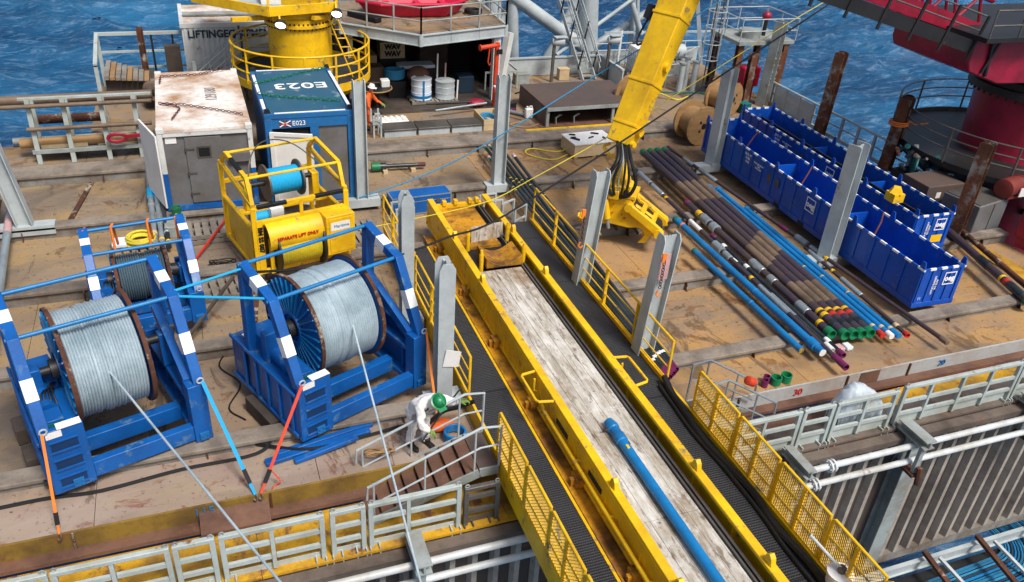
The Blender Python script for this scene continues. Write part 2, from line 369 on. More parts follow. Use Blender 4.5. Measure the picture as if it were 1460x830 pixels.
# ================================================================ DECK
deck = thing('deck', None, None, (0, 0, -.6)); tag(deck, kind='structure')
XL, XR = -13., 24.6
rows = [27.9, 24.1, 20.4, 16.9, 13.4]
zf = -.36
def plates(y0, y1, z, m, xs, th=.05):
    for a, b in zip(xs[:-1], xs[1:]):
        MB().bx(a+.006, b-.006, y0, y1, z-th, z).build('plate', m, deck)
plates(24.5, 27.95, zf, 'deck_mid', [XL, -6.1, -1.4, 4.4, 9.2]); plates(24.5, 27.95, zf, 'deck', [9.2, 13.6, 18.2, 21.4, XR])
plates(20.8, 24.15, zf, 'deck_mid', [XL, -5.6, -2.2, 1.8, 5.4, 9.4]); plates(20.8, 24.15, zf, 'deck', [9.4, 13.1, 17., 20.8, XR])
plates(17.3, 20.45, zf, 'deck_mid', [XL, -4.4, -.6, 3.5, 7.4]); plates(17.3, 20.45, zf, 'deck', [7.4, 11.6, 15.4, 19.6, XR])
plates(13.8, 16.95, zf, 'deck', [4.6, 9.1, 14.2, 18.8, XR]); plates(13.8, 16.95, zf, 'deck_grey', [XL, -3.6, .7, 4.6])
plates(12.15, 13.45, -.22, 'deck_pale', [XL, -2.7, 1.3, 4.6]); plates(12.15, 13.45, -.22, 'deck', [4.6, 9.3, 12.9, 17.4, XR])
plates(28.86, 37.5, 0, 'deck_far', [-3.7, -1.2, 5.2, 12.4, 18.5, XR]); plates(28.86, 30.7, 0, 'deck_far', [XL, -7, -3.7])
MB().bx(XL, XR, 12.16, 30.6, -.9, -.43).bx(-3.7, XR, 30.61, 37.4, -.9, -.06).build('deck_base', 'dark_steel', deck)
def beam(i, y, w, x0, x1, fins, nm='deck_beam'):
    b = thing('deck_beam', None, None, ((x0+x1)/2, y, -.36)); tag(b, kind='structure')
    MB().bx(x0, x1, y, y+w, -.1, 0).build('beam_cap', 'beam_top', b, bev=.02)
    MB().bx(x0, x1, y+.06, y+.11, -.42, -.1).bx(x0, x1, y+w-.1, y+w-.05, -.42, -.1).build('web', 'beam_web', b)
    for x in fins:
        MB().prism([(x-.012, y+.06, -.1), (x-.012, y-.02, -.1), (x-.012, y-.1, -.36), (x-.012, y+.06, -.36)], (.024, 0, 0)).build('stiffener', 'rust', b)
    return b
for i, y in enumerate(rows):
    fins = [x+random.uniform(-.3, .3) for x in np.arange(XL+1, XR-.5, 2.2)]
    beam(i, y, .95 if i == 0 else .42, XL, XR, fins)
# ledge plate seam angle bars
for (p, q) in (((-4.05, 24.75), (-3.55, 27.8)), ((.6, 17.9), (.9, 20.2))):
    MB().bar((p[0], p[1], zf+.03), (q[0], q[1], zf+.03), .14, .06).build('seam_bar', 'rust', deck)
# deck edge (front face) and side walkway
E1 = thing('deck_edge', None, None, (0, 12.1, -.78)); tag(E1, kind='structure')
for x0, x1, m in ((XL, 7.0, 'edge_yellow'), (7.0, XR, 'edge_grey')):
    MB().bx(x0, x1, 12.1, 12.16, -.62, -.225).build('face_plate', m, E1)
    MB().bx(x0, x1, 11.86, 12.14, -.68, -.6).build('flange', 'rust_walk', E1)
for x in (-3.05, .35, 10.9, 14.05, 16.0):
    MB().bx(x-.02, x+.02, 12.06, 12.11, -.6, -.23).build('weld_strip', 'rust', E1)
MB().bx(14.45, 15.05, 12.085, 12.105, -.6, -.235).build('rust_patch', 'rust_walk', E1)
MB().prism([(-.95, 12.1, -.42), (.3, 12.1, -.42), (.3, 11.72, -.62), (-.95, 11.72, -.62)], (0, 0, .05)).build('step_plate', 'rust_walk', E1)
text('painted_number', '115', .26, (-.85, 12.085, -.36), (1, 0, 0), (0, 0, 1), 'letter_blue', E1, depth=.01)
text('painted_number', '30', .26, (12.6, 12.085, -.42), (1, 0, 0), (0, 0, 1), 'red_letter', E1, depth=.01)
text('painted_number', '20', .24, (17.1, 12.085, -.42), (1, 0, 0), (0, 0, 1), 'letter_blue', E1, depth=.01)
wk = thing('side_walkway', None, None, (0, 11.3, -.85)); tag(wk, kind='structure')
for x0, x1 in ((XL, -5), (-5, 0), (0, 4.7), (4.7, 9.3)): MB().bx(x0+.005, x1-.005, 10.62, 11.9, -.84, -.78).build('plate', 'yellow_walk', wk)
for x0, x1 in ((9.3, 14), (14, 19), (19, XR)):
    MB().bx(x0+.005, x1-.005, 10.62, 11.35, -.84, -.78).build('plate', 'walk_brown', wk); MB().bx(x0+.005, x1-.005, 11.355, 11.9, -.84, -.784).build('plate', 'yellow_walk' if x0 > 13 else 'rust_walk', wk)
# ================================================================ HULL
hull = thing('hull_side_wall', 'dark ribbed steel hull wall below the grey railings', 'wall', (6, 10.6, -9))
MB().bx(XL, 27, 10.6, 10.7, -5.6, -.9).build('wall_plate', 'hull', hull)
MB().bx(XL, 27, 10.35, 10.6, -1.02, -.86).build('top_flange', 'walk_brown', hull)
MB().bx(XL, 27, 10.45, 10.6, -5.6, -5.3).build('lower_stringer', 'beam_web', hull)
rib0 = None
for x in np.arange(1.2, 26, .46):
    if 14.3 < x < 15.4: continue
    if rib0 is None:
        rib0 = MB().prism([(x-.1, 10.6, -5.3), (x-.055, 10.44, -5.3), (x+.055, 10.44, -5.3), (x+.1, 10.6, -5.3)], (0, 0, 4.28)).build('rib', 'hull_rib', hull); xr0 = x
    else:
        c = rib0.copy(); COL.objects.link(c); c.location.x = x-xr0
MB().hbeam((14.85, 10.4, -5.3), (14.85, 10.4, -1.02), .42, .38, .03, up=(0, 1, 0)).build('column', 'galv_rust', hull)
def white_pipe(z, x0, x1, lab, fl=()):
    p = thing('service_pipe', lab, 'pipe', (x0, 10.1, z), 'white pipes along the hull')
    MB().cyl((x0, 10.1, z), (x1, 10.1, z), .075, 14).build('pipe_run', 'pipe_white', p)
    for x in fl:
        m = MB()
        for dx in (0, .1): m.cyl((x+dx, 10.1, z), (x+dx+.045, 10.1, z), .15, 16)
        for k in range(6):
            a = k*math.pi/3; m.cyl((x-.03, 10.1+.115*math.cos(a), z+.115*math.sin(a)), (x+.18, 10.1+.115*math.cos(a), z+.115*math.sin(a)), .016, 6)
        m.build('flange', 'pipe_white', p)
    return p
white_pipe(-.87, 11.3, 26, 'upper white service pipe right of the yellow gangway', (12.05,))
white_pipe(-1.36, 11.2, 26, 'lower white service pipe right of the yellow gangway', (11.75,))
white_pipe(-.8, -9, 5.6, 'upper white service pipe left of the yellow gangway')
white_pipe(-1.27, -9, 5.6, 'lower white service pipe left of the yellow gangway')
def bracket(x, lab, big):
    b = thing('pipe_bracket', lab, 'bracket', (x, 10.2, -1.6), 'pipe brackets on the hull')
    m = MB(); w = .3 if big else .22
    m.bx(x-w/2, x+w/2, 9.75, 10.62, -.52, -.49).bx(x-w/2, x+w/2, 9.75, 10.62, -.72, -.69).bx(x-.02, x+.02, 9.75, 10.62, -.69, -.52); m.build('arm', 'galv_rust', b)
    MB().bx(x-.06, x+.06, 9.86, 9.95, -1.55, -.72).bx(x-.06, x+.06, 10.28, 10.37, -1.55, -.72).build('hanger', 'galv_rust', b)
    if big: MB().bx(x-.13, x+.13, 9.8, 10.4, -1.6, -1.52).cyl((x, 9.78, -1.3), (x+.02, 9.72, -1.75), .07, 8).build('clamp', 'rust', b)
bracket(2.75, 'rusty pipe bracket below the gate left of the gangway', True); bracket(11.25, 'grey pipe bracket at the flanged end of the white pipes', False)
bracket(14.55, 'rusty pipe bracket half way along the right white pipes', True); bracket(18.4, 'rusty pipe bracket at the right edge of the photo', True)
# cable tray below right
ct = thing('cable_tray', 'pale steel cable tray frame at the foot of the hull', 'cable tray', (19, 9.8, -6.3))
MB().hbeam((14, 10.25, -5.85), (27, 10.25, -5.85), .12, .34, .02).build('rail', 'galv', ct)
MB().hbeam((14, 7.6, -5.95), (27, 7.6, -5.95), .12, .3, .02).build('rail', 'galv', ct)
for x in (16.7, 18.6, 20.6, 22.6): MB().bar((x, 7.6, -5.78), (x+.2, 10.3, -5.45), .14, .1).build('cross_arm', 'rust' if x < 21 else 'galv_rust', ct)
for x in (17.3, 19.3, 21.2): MB().bar((x, 10.1, -5.6), (x+.5, 8.4, -6.2), .1, .07).build('brace', 'galv', ct)
MB().bx(14, 27, 7.6, 10.2, -6.22, -6.17).build('tray_floor', 'dark_steel', ct)
for i in range(26):
    y = 7.8+i*.085; xe = 20.9+(i % 26)*.035
    r = (10.6-y); cx = 19.4; pts = [(13.5, y-.25, -6.1+.03*math.sin(i*2.1)), (cx, y, -6.09+.02*math.sin(i*3))]
    for k in range(1, 9): a = k/8*math.pi*.5; pts.append((cx+r*math.sin(a), 10.6-r*math.cos(a), -6.09))
    pts.append((cx+r, 12.5, -6.09))
    o = MB().tube(pts, (.036, .042, .03)[i % 3], 6).build('power_cable', ('cable_blue', 'rope_blue', 'tube_blue', 'cable_blue', 'letter_navy')[i*7 % 5])
    tag(o, 'blue cable in the tray at the foot of the hull', 'cable', 'blue cables in the tray')
# ================================================================ GATES
def gate(x0, x1, lab, y=10.75, z0=-.78, z1=.33, mids=(), m='gate_grey', kick=False):
    g = thing('railing_gate', lab, 'railing', ((x0+x1)/2, y, z0), 'grey railing gates along the deck edge')
    MB().bx(x0, x1, y-.05, y+.05, z1-.09, z1).build('top_rail', m, g, bev=.012)
    for x in (x0+.045, x1-.045): MB().bx(x-.045, x+.045, y-.045, y+.045, z0, z1-.092).build('post', m, g, bev=.008)
    for x in mids: MB().bx(x-.035, x+.035, y-.04, y+.04, z0+.05, z1-.092).build('post', m, g)
    xs = [x0+.045]+list(mids)+[x1-.045]
    for z in (z0+.7, z0+.34):
        for a, b in zip(xs[:-1], xs[1:]): MB().bx(a+.046, b-.046, y-.03, y+.03, z-.045, z+.045).build('rail', m, g)
    if kick: MB().bx(x0+.1, x1-.1, y+.035, y+.05, z0-.1, z0+.3).build('kick_plate', m, g)
    else: MB().bx(x0+.1, x1-.1, y+.035, y+.05, z0-.04, z0+.12).build('kick_plate', m, g)
    for x in (x0+.1, x1-.1):
        MB().bx(x-.1, x-.075, y-.12, y+.02, z0-.3, z0+.06).bx(x+.075, x+.1, y-.12, y+.02, z0-.3, z0+.06).bx(x-.1, x+.1, y+.02, y+.04, z0-.3, z0+.06).build('bracket', m, g)
    for x in (x0+.06, x1-.06): MB().tube([(x+.04*math.cos(a), y, z1+.03+.04*math.sin(a)) for a in np.linspace(0, 6.28, 9)[:-1]], .012, 6, True).build('lug', 'galv_rust', g)
    return g
gate(-6.4, -3.22, 'grey railing gate at the bottom left corner', mids=(-4.8,))
gate(-3.18, -1.4, 'grey railing gate left of the narrow one, lower left', mids=(-2.3,))
gate(-1.36, -.68, 'narrow grey railing gate, leftmost of the narrow ones')
gate(-.62, 1.16, 'grey two bay railing gate crossed by the left winch wire', mids=(.25,))
gate(1.26, 1.9, 'narrow grey railing gate left of the stairway foot')
gate(1.95, 3.72, 'grey railing gate in front of the aluminium stairway', mids=(2.7,))
gate(3.78, 4.5, 'small dark steel gate between stairway and yellow gangway', m='steel', z1=.2)
gate(9.95, 11.5, 'pale railing gate beside the yellow mesh on the right', mids=(10.55,), kick=True)
gate(11.55, 12.4, 'narrow pale railing gate right of the gangway', kick=True)
gate(12.46, 14.2, 'pale railing gate with plastic sheet hung over it', mids=(13.3,), kick=True)
gate(14.36, 18.05, 'long pale railing gate with four bays, right edge', mids=(15.2, 16.2, 17.1), kick=True, z1=.4)
gate(18.1, 21.5, 'pale railing gate beyond the long one', mids=(19.2, 20.3), kick=True, z1=.4)
# ================================================================ POSTS (stanchions)
def stanchion(x, y, h, lab, foot=None, m='galv', w=.36, d=.3, lean=(0, 0), grp='steel stanchions on the deck', ang=0, z0=0, fang=0, pk=.13):
    p = thing('steel_stanchion', lab, 'post', (x, y, z0), grp)
    q = V(lean[0], lean[1], h-z0)
    a = R_(ang); fx = V(math.cos(a), math.sin(a), 0); fy = V(-math.sin(a), math.cos(a), 0)
    t = .025; mb = MB(); b0 = V(x, y, z0+.02)
    # H section: two flanges (normal fx) and a web, top cut to a peak
    for s in (-1, 1):
        c = b0+fx*(s*(w/2-t/2)); P = [c-fy*d/2, c+fy*d/2, c+fy*d/2+q-V(0,0,pk), c+fy*d*.3+q, c-fy*d*.3+q, c-fy*d/2+q-V(0,0,pk)]
        mb.prism([v-fx*t/2 for v in P], fx*t)
    mb.hexa([b0-fx*(w/2-t)-fy*t/2, b0+fx*(w/2-t)-fy*t/2, b0+fx*(w/2-t)+fy*t/2, b0-fx*(w/2-t)+fy*t/2]+[v+q-V(0,0,.05) for v in (b0-fx*(w/2-t)-fy*t/2, b0+fx*(w/2-t)-fy*t/2, b0+fx*(w/2-t)+fy*t/2, b0-fx*(w/2-t)+fy*t/2)])
    mb.build('column', m, p)
    MB().tube([b0+q+V(0, 0, -.12)+fx*(.04*math.cos(k))+V(0, 0, .05+.05*math.sin(k)) for k in np.linspace(0, 6.28, 10)[:-1]], .014, 6, True).build('lifting_eye', 'steel', p)
    if foot:
        l, r = foot; mb = MB(); a0 = V(x-l, y, 0); a1 = V(x+r, y, 0)
        mb.bx(x-l, x+r, y-.2, y+.2, z0-.02, z0+.03).bx(x-l, x+r, y-.2, y-.175, z0-.24, z0-.02).bx(x-l, x+r, y+.175, y+.2, z0-.24, z0-.02).bx(x+r-.02, x+r, y-.175, y+.175, z0-.24, z0-.02)
        mb.build('foot_bracket', m, p)
    return p
ST = 'galv'
stanchion(-5.0, 24.3, 4.2, 'grey steel stanchion at the left edge of the deck', (1.2, .75), w=.42, d=.36, lean=(-.55, 0), z0=.03)
stanchion(4.55, 24.05, 3.85, 'grey stanchion beside the blue numbered container', (.6, .55), z0=.03, d=.34)
stanchion(9.2, 24.2, 3.75, 'grey stanchion beside the rack of black tubes', (.45, .35), z0=.03, w=.4, d=.34)
stanchion(4.22, 16.95, 3.42, 'peaked grey stanchion between blue case and winch frame', (.4, .4), w=.34, d=.3, ang=90, z0=.03)
stanchion(9.2, 17.4, 3.35, 'grey stanchion left of the yellow pipe gripper', (.4, .35), lean=(.22, 0), w=.4, d=.34, z0=.03)
stanchion(9.3, 14.0, 3.25, 'grey stanchion with pink paint and a hanging chain', (.4, .35), lean=(.2, 0), w=.42, d=.36, z0=.03)
stanchion(4.22, 13.75, 3.4, 'grey stanchion with paper sheet standing behind the worker', (.4, .4), w=.36, d=.34, ang=90, z0=.03)
stanchion(17.22, 17.0, 3.62, 'pale stanchion half way along the near blue basket', (.85, .25), w=.5, d=.4, z0=.03, ang=20, pk=.03)
stanchion(17.68, 24.2, 3.6, 'pale stanchion at the far end of the near basket', (.75, .25), w=.46, d=.38, z0=.03, ang=20, pk=.03)
RG = 'rusty stanchions along the sea side'
stanchion(23.85, 25.9, 3.45, 'rusty stanchion rising behind the far basket', m='rust_post', grp=RG, pk=.04, w=.4, d=.4, ang=25, lean=(.2, .1))
stanchion(24.0, 22.2, 2.85, 'rusty stanchion with an orange rope tied round', m='rust_post', grp=RG, pk=.04, w=.42, d=.42, ang=25, lean=(.1, 0))
stanchion(22.6, 17.3, 3.15, 'flaking rusty stanchion in front of the grey boxes', m='rust_post', grp=RG, pk=.04, w=.4, d=.4, ang=25)
stanchion(23.85, 29.9, 3.65, 'grey and rusty stanchion beside the red ladder platform', m='galv_rust', grp=RG, pk=.04, w=.42, d=.42, ang=25, lean=(.2, .1))
# ================================================================ CATWALK
def trough_mat():
    m = bpy.data.materials.new('trough'); m.use_nodes = True; t = m.node_tree; N = t.nodes; K = t.links; b = N['Principled BSDF']
    g = N.new('ShaderNodeNewGeometry')
    def noise(s, st, d=8, r=.7):
        mp = N.new('ShaderNodeMapping'); mp.inputs['Scale'].default_value = st; K.new(g.outputs['Position'], mp.inputs[0]); n = N.new('ShaderNodeTexNoise'); n.inputs['Scale'].default_value = s; n.inputs['Detail'].default_value = d; n.inputs['Roughness'].default_value = r; K.new(mp.outputs[0], n.inputs['Vector']); return n.outputs['Fac']
    def rng(f, a, c, e=1.):
        r = N.new('ShaderNodeMapRange'); r.inputs[1].default_value = a; r.inputs[2].default_value = c; r.inputs[4].default_value = e; K.new(f, r.inputs[0]); return r.outputs[0]
    def mx(f, a, c):
        x = N.new('ShaderNodeMix'); x.data_type = 'RGBA'; K.new(f, x.inputs[0])
        for i, q in ((6, a), (7, c)):
            if isinstance(q, tuple): x.inputs[i].default_value = q
            else: K.new(q, x.inputs[i])
        return x.outputs[2]
    c = mx(rng(noise(1., (6, .8, 1)), .38, .6), L('#d6d2c8'), L('#a39a8a'))
    c = mx(rng(noise(.45, (1.5, .7, 1)), .46, .62, .9), c, L('#8a7357'))
    c = mx(rng(noise(1.6, (5, 1.1, 1)), .55, .6, .75), c, L('#6d5a46'))
    c = mx(rng(noise(1., (60, 1.6, 1), 4), .6, .66, .7), c, L('#4d4034'))
    c = mx(rng(noise(2.2, (2.2, 1.4, 1)), .52, .68, .6), c, L('#dcd9d1'))
    c = mx(rng(noise(5., (1, 1, 1)), .62, .66, .7), c, L('#4a3f36'))
    K.new(c, b.inputs['Base Color']); b.inputs['Roughness'].default_value = .38; b.inputs['Specular IOR Level'].default_value = .55
    bp = N.new('ShaderNodeBump'); bp.inputs['Strength'].default_value = .25; bp.inputs['Distance'].default_value = .02; K.new(noise(1., (30, 2, 1)), bp.inputs['Height']); K.new(bp.outputs[0], b.inputs['Normal'])
    MT['trough'] = m
trough_mat()
def grating_mat():
    m = bpy.data.materials.new('grating'); m.use_nodes = True; t = m.node_tree; N = t.nodes; K = t.links; b = N['Principled BSDF']
    g = N.new('ShaderNodeNewGeometry'); hs = []
    for ax in ('X', 'Y'):
        w = N.new('ShaderNodeTexWave'); w.wave_type = 'BANDS'; w.bands_direction = ax; w.inputs['Scale'].default_value = 5.5 if ax == 'Y' else 9.; w.inputs['Distortion'].default_value = .6; w.inputs['Detail'].default_value = 2; K.new(g.outputs['Position'], w.inputs['Vector']); hs.append(w.outputs['Fac'])
    mu = N.new('ShaderNodeMath'); mu.operation = 'MAXIMUM'; K.new(hs[0], mu.inputs[0]); K.new(hs[1], mu.inputs[1])
    n = N.new('ShaderNodeTexNoise'); n.inputs['Scale'].default_value = 1.4; n.inputs['Detail'].default_value = 6; K.new(g.outputs['Position'], n.inputs['Vector'])
    x = N.new('ShaderNodeMix'); x.data_type = 'RGBA'; x.inputs[6].default_value = L('#1c1d20'); x.inputs[7].default_value = L('#43454a')
    mm = N.new('ShaderNodeMath'); mm.operation = 'MULTIPLY'; K.new(mu.outputs[0], mm.inputs[0]); K.new(n.outputs['Fac'], mm.inputs[1]); K.new(mm.outputs[0], x.inputs[0])
    K.new(x.outputs[2], b.inputs['Base Color']); b.inputs['Roughness'].default_value = .6
    bp = N.new('ShaderNodeBump'); bp.inputs['Strength'].default_value = .8; bp.inputs['Distance'].default_value = .03; K.new(mu.outputs[0], bp.inputs['Height']); K.new(bp.outputs[0], b.inputs['Normal'])
    MT['grating'] = m
grating_mat()
YN, YF = 2.0, 21.65
cw = thing('pipe_catwalk', 'long yellow pipe handling catwalk with worn white trough across the deck', 'catwalk', (7, 12, 0))
# base skid
mb = MB().bx(5.705, 6.06, YN, 20.9, .04, .09).bx(5.705, 5.74, YN, 20.9, .09, .15).bx(5.9, 8.0, YN, 20.9, -.12, .03)
mb.build('base_skid', 'yellow_dirty', cw)
for i, y in enumerate(np.arange(3., 20.5, 2.4)):
    MB().bx(5.86, 6.06, y, y+.3, .1, .3).cyl((5.95, y-.02, .2), (5.95, y+.34, .2), .07, 8).bx(5.78, 5.86, y+.1, y+.2, .1, .26).build('support_foot', 'yellow_dirty', cw)
# side beams: channel with flanges
for x0, x1, o in ((6.02, 6.2, -1), (7.72, 7.9, 1)):
    xo = x0 if o < 0 else x1; xw = xo-o*.03
    mb = MB().bx(x0, x1, YN, YF, .87, .95).bx(min(xo, xw), max(xo, xw)-.0, YN, YF-.01, .22, .87).bx(x0-.03 if o < 0 else x0, x1 if o < 0 else x1+.03, YN, YF-.02, .14, .22)
    mb.build('side_beam', 'yellow', cw, bev=.015)
    for y in np.arange(YN+.6, YF, 1.35):
        s = -o
        MB().prism([(xw, y, .22), (xw+s*.13, y, .22), (xw+s*.13, y, .3), (xw, y, .87)] if o > 0 else [(xo, y, .22), (xo+o*.06, y, .22), (xo, y, .8)], (0, .03, 0)).build('web_gusset', 'yellow', cw)
    for y in (19.0, 16.6, 9.2, 6.9):
        MB().prism([(x0+.04, y, .95), (x0+.04, y+.22, .95), (x0+.04, y+.18, 1.1), (x0+.04, y+.11, 1.16), (x0+.04, y+.04, 1.1)], (.1, 0, 0)).build('lifting_lug', 'yellow', cw, bev=.01)
# guide tube along the left beam
MB().tube([(5.99, 12.35, .5), (5.93, 12.1, .5), (5.93, YN, .5)], .04, 8).build('guide_tube', 'yellow', cw)
for y in np.arange(3, 12, 1.5): MB().bx(5.93, 6.02, y, y+.05, .47, .53).build('tube_clip', 'yellow', cw)
for s, xa in ((-1, 6.02), (1, 7.9)):
    MB().tube([(xa, 12.95, .9), (xa+s*.3, 12.9, .9), (xa+s*.34, 12.84, .9), (xa+s*.34, 12.02, .9), (xa+s*.3, 11.96, .9), (xa, 11.9, .9)], .032, 8).tube([(xa+s*.1, 12.7, .9), (xa+s*.1, 12.7, .6), (xa, 12.7, .55)], .025, 6).build('handle_loop', 'yellow', cw)
for y in (11.1, 9.55): MB().bx(6.0, 6.018, y, y+.55, .55, .66).build('slot', 'dark_in', cw)
# trough floor
for y0, y1 in ((YN, 5.4), (5.4, 8.6), (8.6, 11.6), (11.6, 14.6), (14.6, 17.62)):
    for k in range(5):
        dz = random.uniform(-.004, .003); MB().bx(6.24+k*.252+.003, 6.24+(k+1)*.252-.003, y0+.006, y1-.006, .6, .68+dz).build('trough_plank', 'trough', cw, bev=.004)
MB().bx(6.22, 7.7, YN, YF-.1, .5, .595).build('trough_bed', 'dark_steel', cw)
MB().bx(7.52, 7.56, YN, YF-.1, .595, .72).bx(7.62, 7.68, YN, YF-.1, .595, .7).build('trough_track', 'steel', cw)
for y in (19.4, ):
    MB().bx(6.3, 7.4, 18.95, 21.45, .6, .68).build('end_plate', 'yellow_dirty', cw)
mb = MB().bx(6.2, 7.72, 21.45, 21.6, .66, .78); mb.build('end_crossbar', 'yellow', cw)
for x in (6.5, 6.85, 7.3, 7.52): MB().bx(x-.06, x+.06, 21.4, 21.56, .78, .93).build('end_block', 'yellow', cw, bev=.015)
MB().bx(6.9, 7.1, 10.75, 11.25, .681, .69).build('hatch', 'pipe_brown', cw); MB().bx(6.94, 7.0, 10.5, 10.6, .681, .69).bx(7.04, 7.1, 10.5, 10.6, .681, .69).build('slot', 'black', cw)
# kicker plate and roller cradle
MB().prism([(6.62, 19.2, .68), (7.6, 19.35, .68), (7.6, 19.4, 1.12), (6.62, 19.25, 1.12)], (0, .03, 0)).build('kicker_plate', 'trough', cw)
mb = MB(); prof = []
for k in range(13):
    a = k/12; prof.append((6.55+a*1.0, .98-.24*math.sin(a*math.pi)))
mb.prism([(6.55, 17.7, .68)]+[(x, 17.7, z) for x, z in prof]+[(7.55, 17.7, .68)], (0, .85, 0)); mb.build('roller_cradle', 'yellow_dirty', cw, bev=.02)
for x, y in ((6.42, 18.9), (7.64, 19.1), (6.42, 17.75), (7.64, 17.85)):
    MB().cyl((x, y, .62), (x, y, 1.12), .06, 10).cyl((x, y, 1.12), (x, y, 1.24), .05, 10, .035).build('guide_pin', 'yellow', cw)
# walkways
for x0, x1, ys in ((4.74, 5.64, [YN, 4.3, 6.6, 8.9, 11.2, 13.5, 15.8, 18.1, 20.3]), (7.98, 9.18, [YN, 4.5, 7.1, 9.7, 12.3, 14.9, 17.5, 20.1, 21.2])):
    for a, b in zip(ys[:-1], ys[1:]): MB().bx(x0, x1, a+.008, b-.008, .02, .1).build('walkway_panel', 'grating', cw)
    MB().bx(x0-.06, x0-.004, YN, ys[-1], -.32 if x0 < 6 else .0, .2).bx(x1+.004, x1+.06, YN, ys[-1], .0, .2 if x0 > 6 else .12).bx(x0, x1, YN, ys[-1], -.15, .015).build('walkway_frame', 'yellow', cw)
def rail(x, ya, yb, n, mesh=False, h=1.12, zb=.12):
    r = MB(); r.tube([(x, ya, zb), (x, ya, zb+h-.04), (x, ya+(.04 if yb > ya else -.04), zb+h), (x, yb, zb+h), (x, yb, zb)], .03, 8)
    g = r.build('guard_rail', 'yellow', cw)
    m = MB()
    for z in ((.72, .38)): m.cyl((x, ya, zb+z), (x, yb, zb+z), .018, 6)
    m.build('middle_rail', 'yellow', g)
    for k in range(1, n):
        y = ya+(yb-ya)*k/n; MB().bx(x-.04, x+.04, y-.025, y+.025, zb, zb+h-.02).build('rail_post', 'yellow', g)
    MB().bx(x-.012, x+.012, min(ya, yb), max(ya, yb), zb-.1, zb+.1).build('toe_board', 'yellow', g)
    if mesh:
        m = MB(); Lr = abs(yb-ya); y0 = min(ya, yb); st = .075; H0 = h-.16
        for s in (1, -1):
            k = -H0
            while k < Lr:
                a0, a1 = max(k, 0), min(k+H0, Lr); z0, z1 = (a0-k), (a1-k)
                if s < 0: z0, z1 = H0-z0, H0-z1
                m.bar((x+.0, y0+a0, zb+.1+z0), (x, y0+a1, zb+.1+z1), .006, .013, up=(1, 0, 0)); k += st
        m.build('mesh_infill', 'yellow', g)
rail(4.7, 21.6, 18.0, 3); rail(4.7, 17.9, 13.35, 3)
for a, b in ((11.5, 10.05), (9.98, 8.92), (8.85, 7.55), (7.48, 5.9), (5.83, 4.2)): rail(4.7, a, b, 1 if a-b < 1.2 else 2, True)
rail(9.25, 21.1, 12.72, 5)
for a, b in ((11.6, 10.15), (10.08, 8.8), (8.73, 7.35), (7.28, 6.0), (5.93, 4.4)): rail(9.25, a, b, 2, True)
# ================================================================ STAIRS
def stair(name, x0, x1, y0, y1, z0, z1, lab, m, n, railm, land, midpost=True):
    st = thing(name, lab, 'stairs', ((x0+x1)/2, (y0+y1)/2, z1)); sg = 1 if x1 > x0 else -1
    for y in (y0, y1):
        MB().bar((x0, y, z0-.1), (x1, y, z1+.06), .04, .2, up=(0, 0, 1)).bar((x0-sg*land, y, z0-.1), (x0, y, z0-.1), .04, .2).build('stringer', m, st)
    for k in range(n):
        t = (k+.5)/n; x = x0+(x1-x0)*t; z = z0+(z1-z0)*t
        MB().bx(x-.13, x+.13, y0+.03, y1-.03, z-.03, z+.01).build('tread', 'rust_walk', st)
    MB().bx(min(x0, x0-sg*land), max(x0, x0-sg*land), y0+.03, y1-.03, z0-.05, z0-.01).build('landing', 'plate_dark', st)
    for y in (y0, y1):
        MB().tube([(x0-sg*land, y, z0), (x0-sg*land, y, z0+1.0), (x0-sg*.0, y, z0+1.05), (x1, y, z1+1.0), (x1+sg*.02, y, z1+.7)], .028, 8).build('handrail', railm, st)
        MB().tube([(x0-sg*land, y, z0+.55), (x0, y, z0+.55), (x1, y, z1+.5)], .02, 8).build('middle_rail', railm, st)
        for t in ((.05, .5, .95) if midpost else (.0, .6)):
            x = x0+(x1-x0)*t; z = z0+(z1-z0)*t; MB().cyl((x, y, z-.05), (x, y, z+1.03), .022, 8).build('rail_post', railm, st)
    return st
stair('access_stairway', 4.25, 2.05, 11.25, 12.3, .1, -.78, 'aluminium handrail stairway beside the worker down from the gangway', 'galv_rust', 8, 'galv', .4)
stair('access_stairway', 9.75, 11.2, 11.25, 12.0, .1, -.78, 'short stairway with steel handrails right of the gangway', 'galv_rust', 5, 'pipe_silver', .4, False)
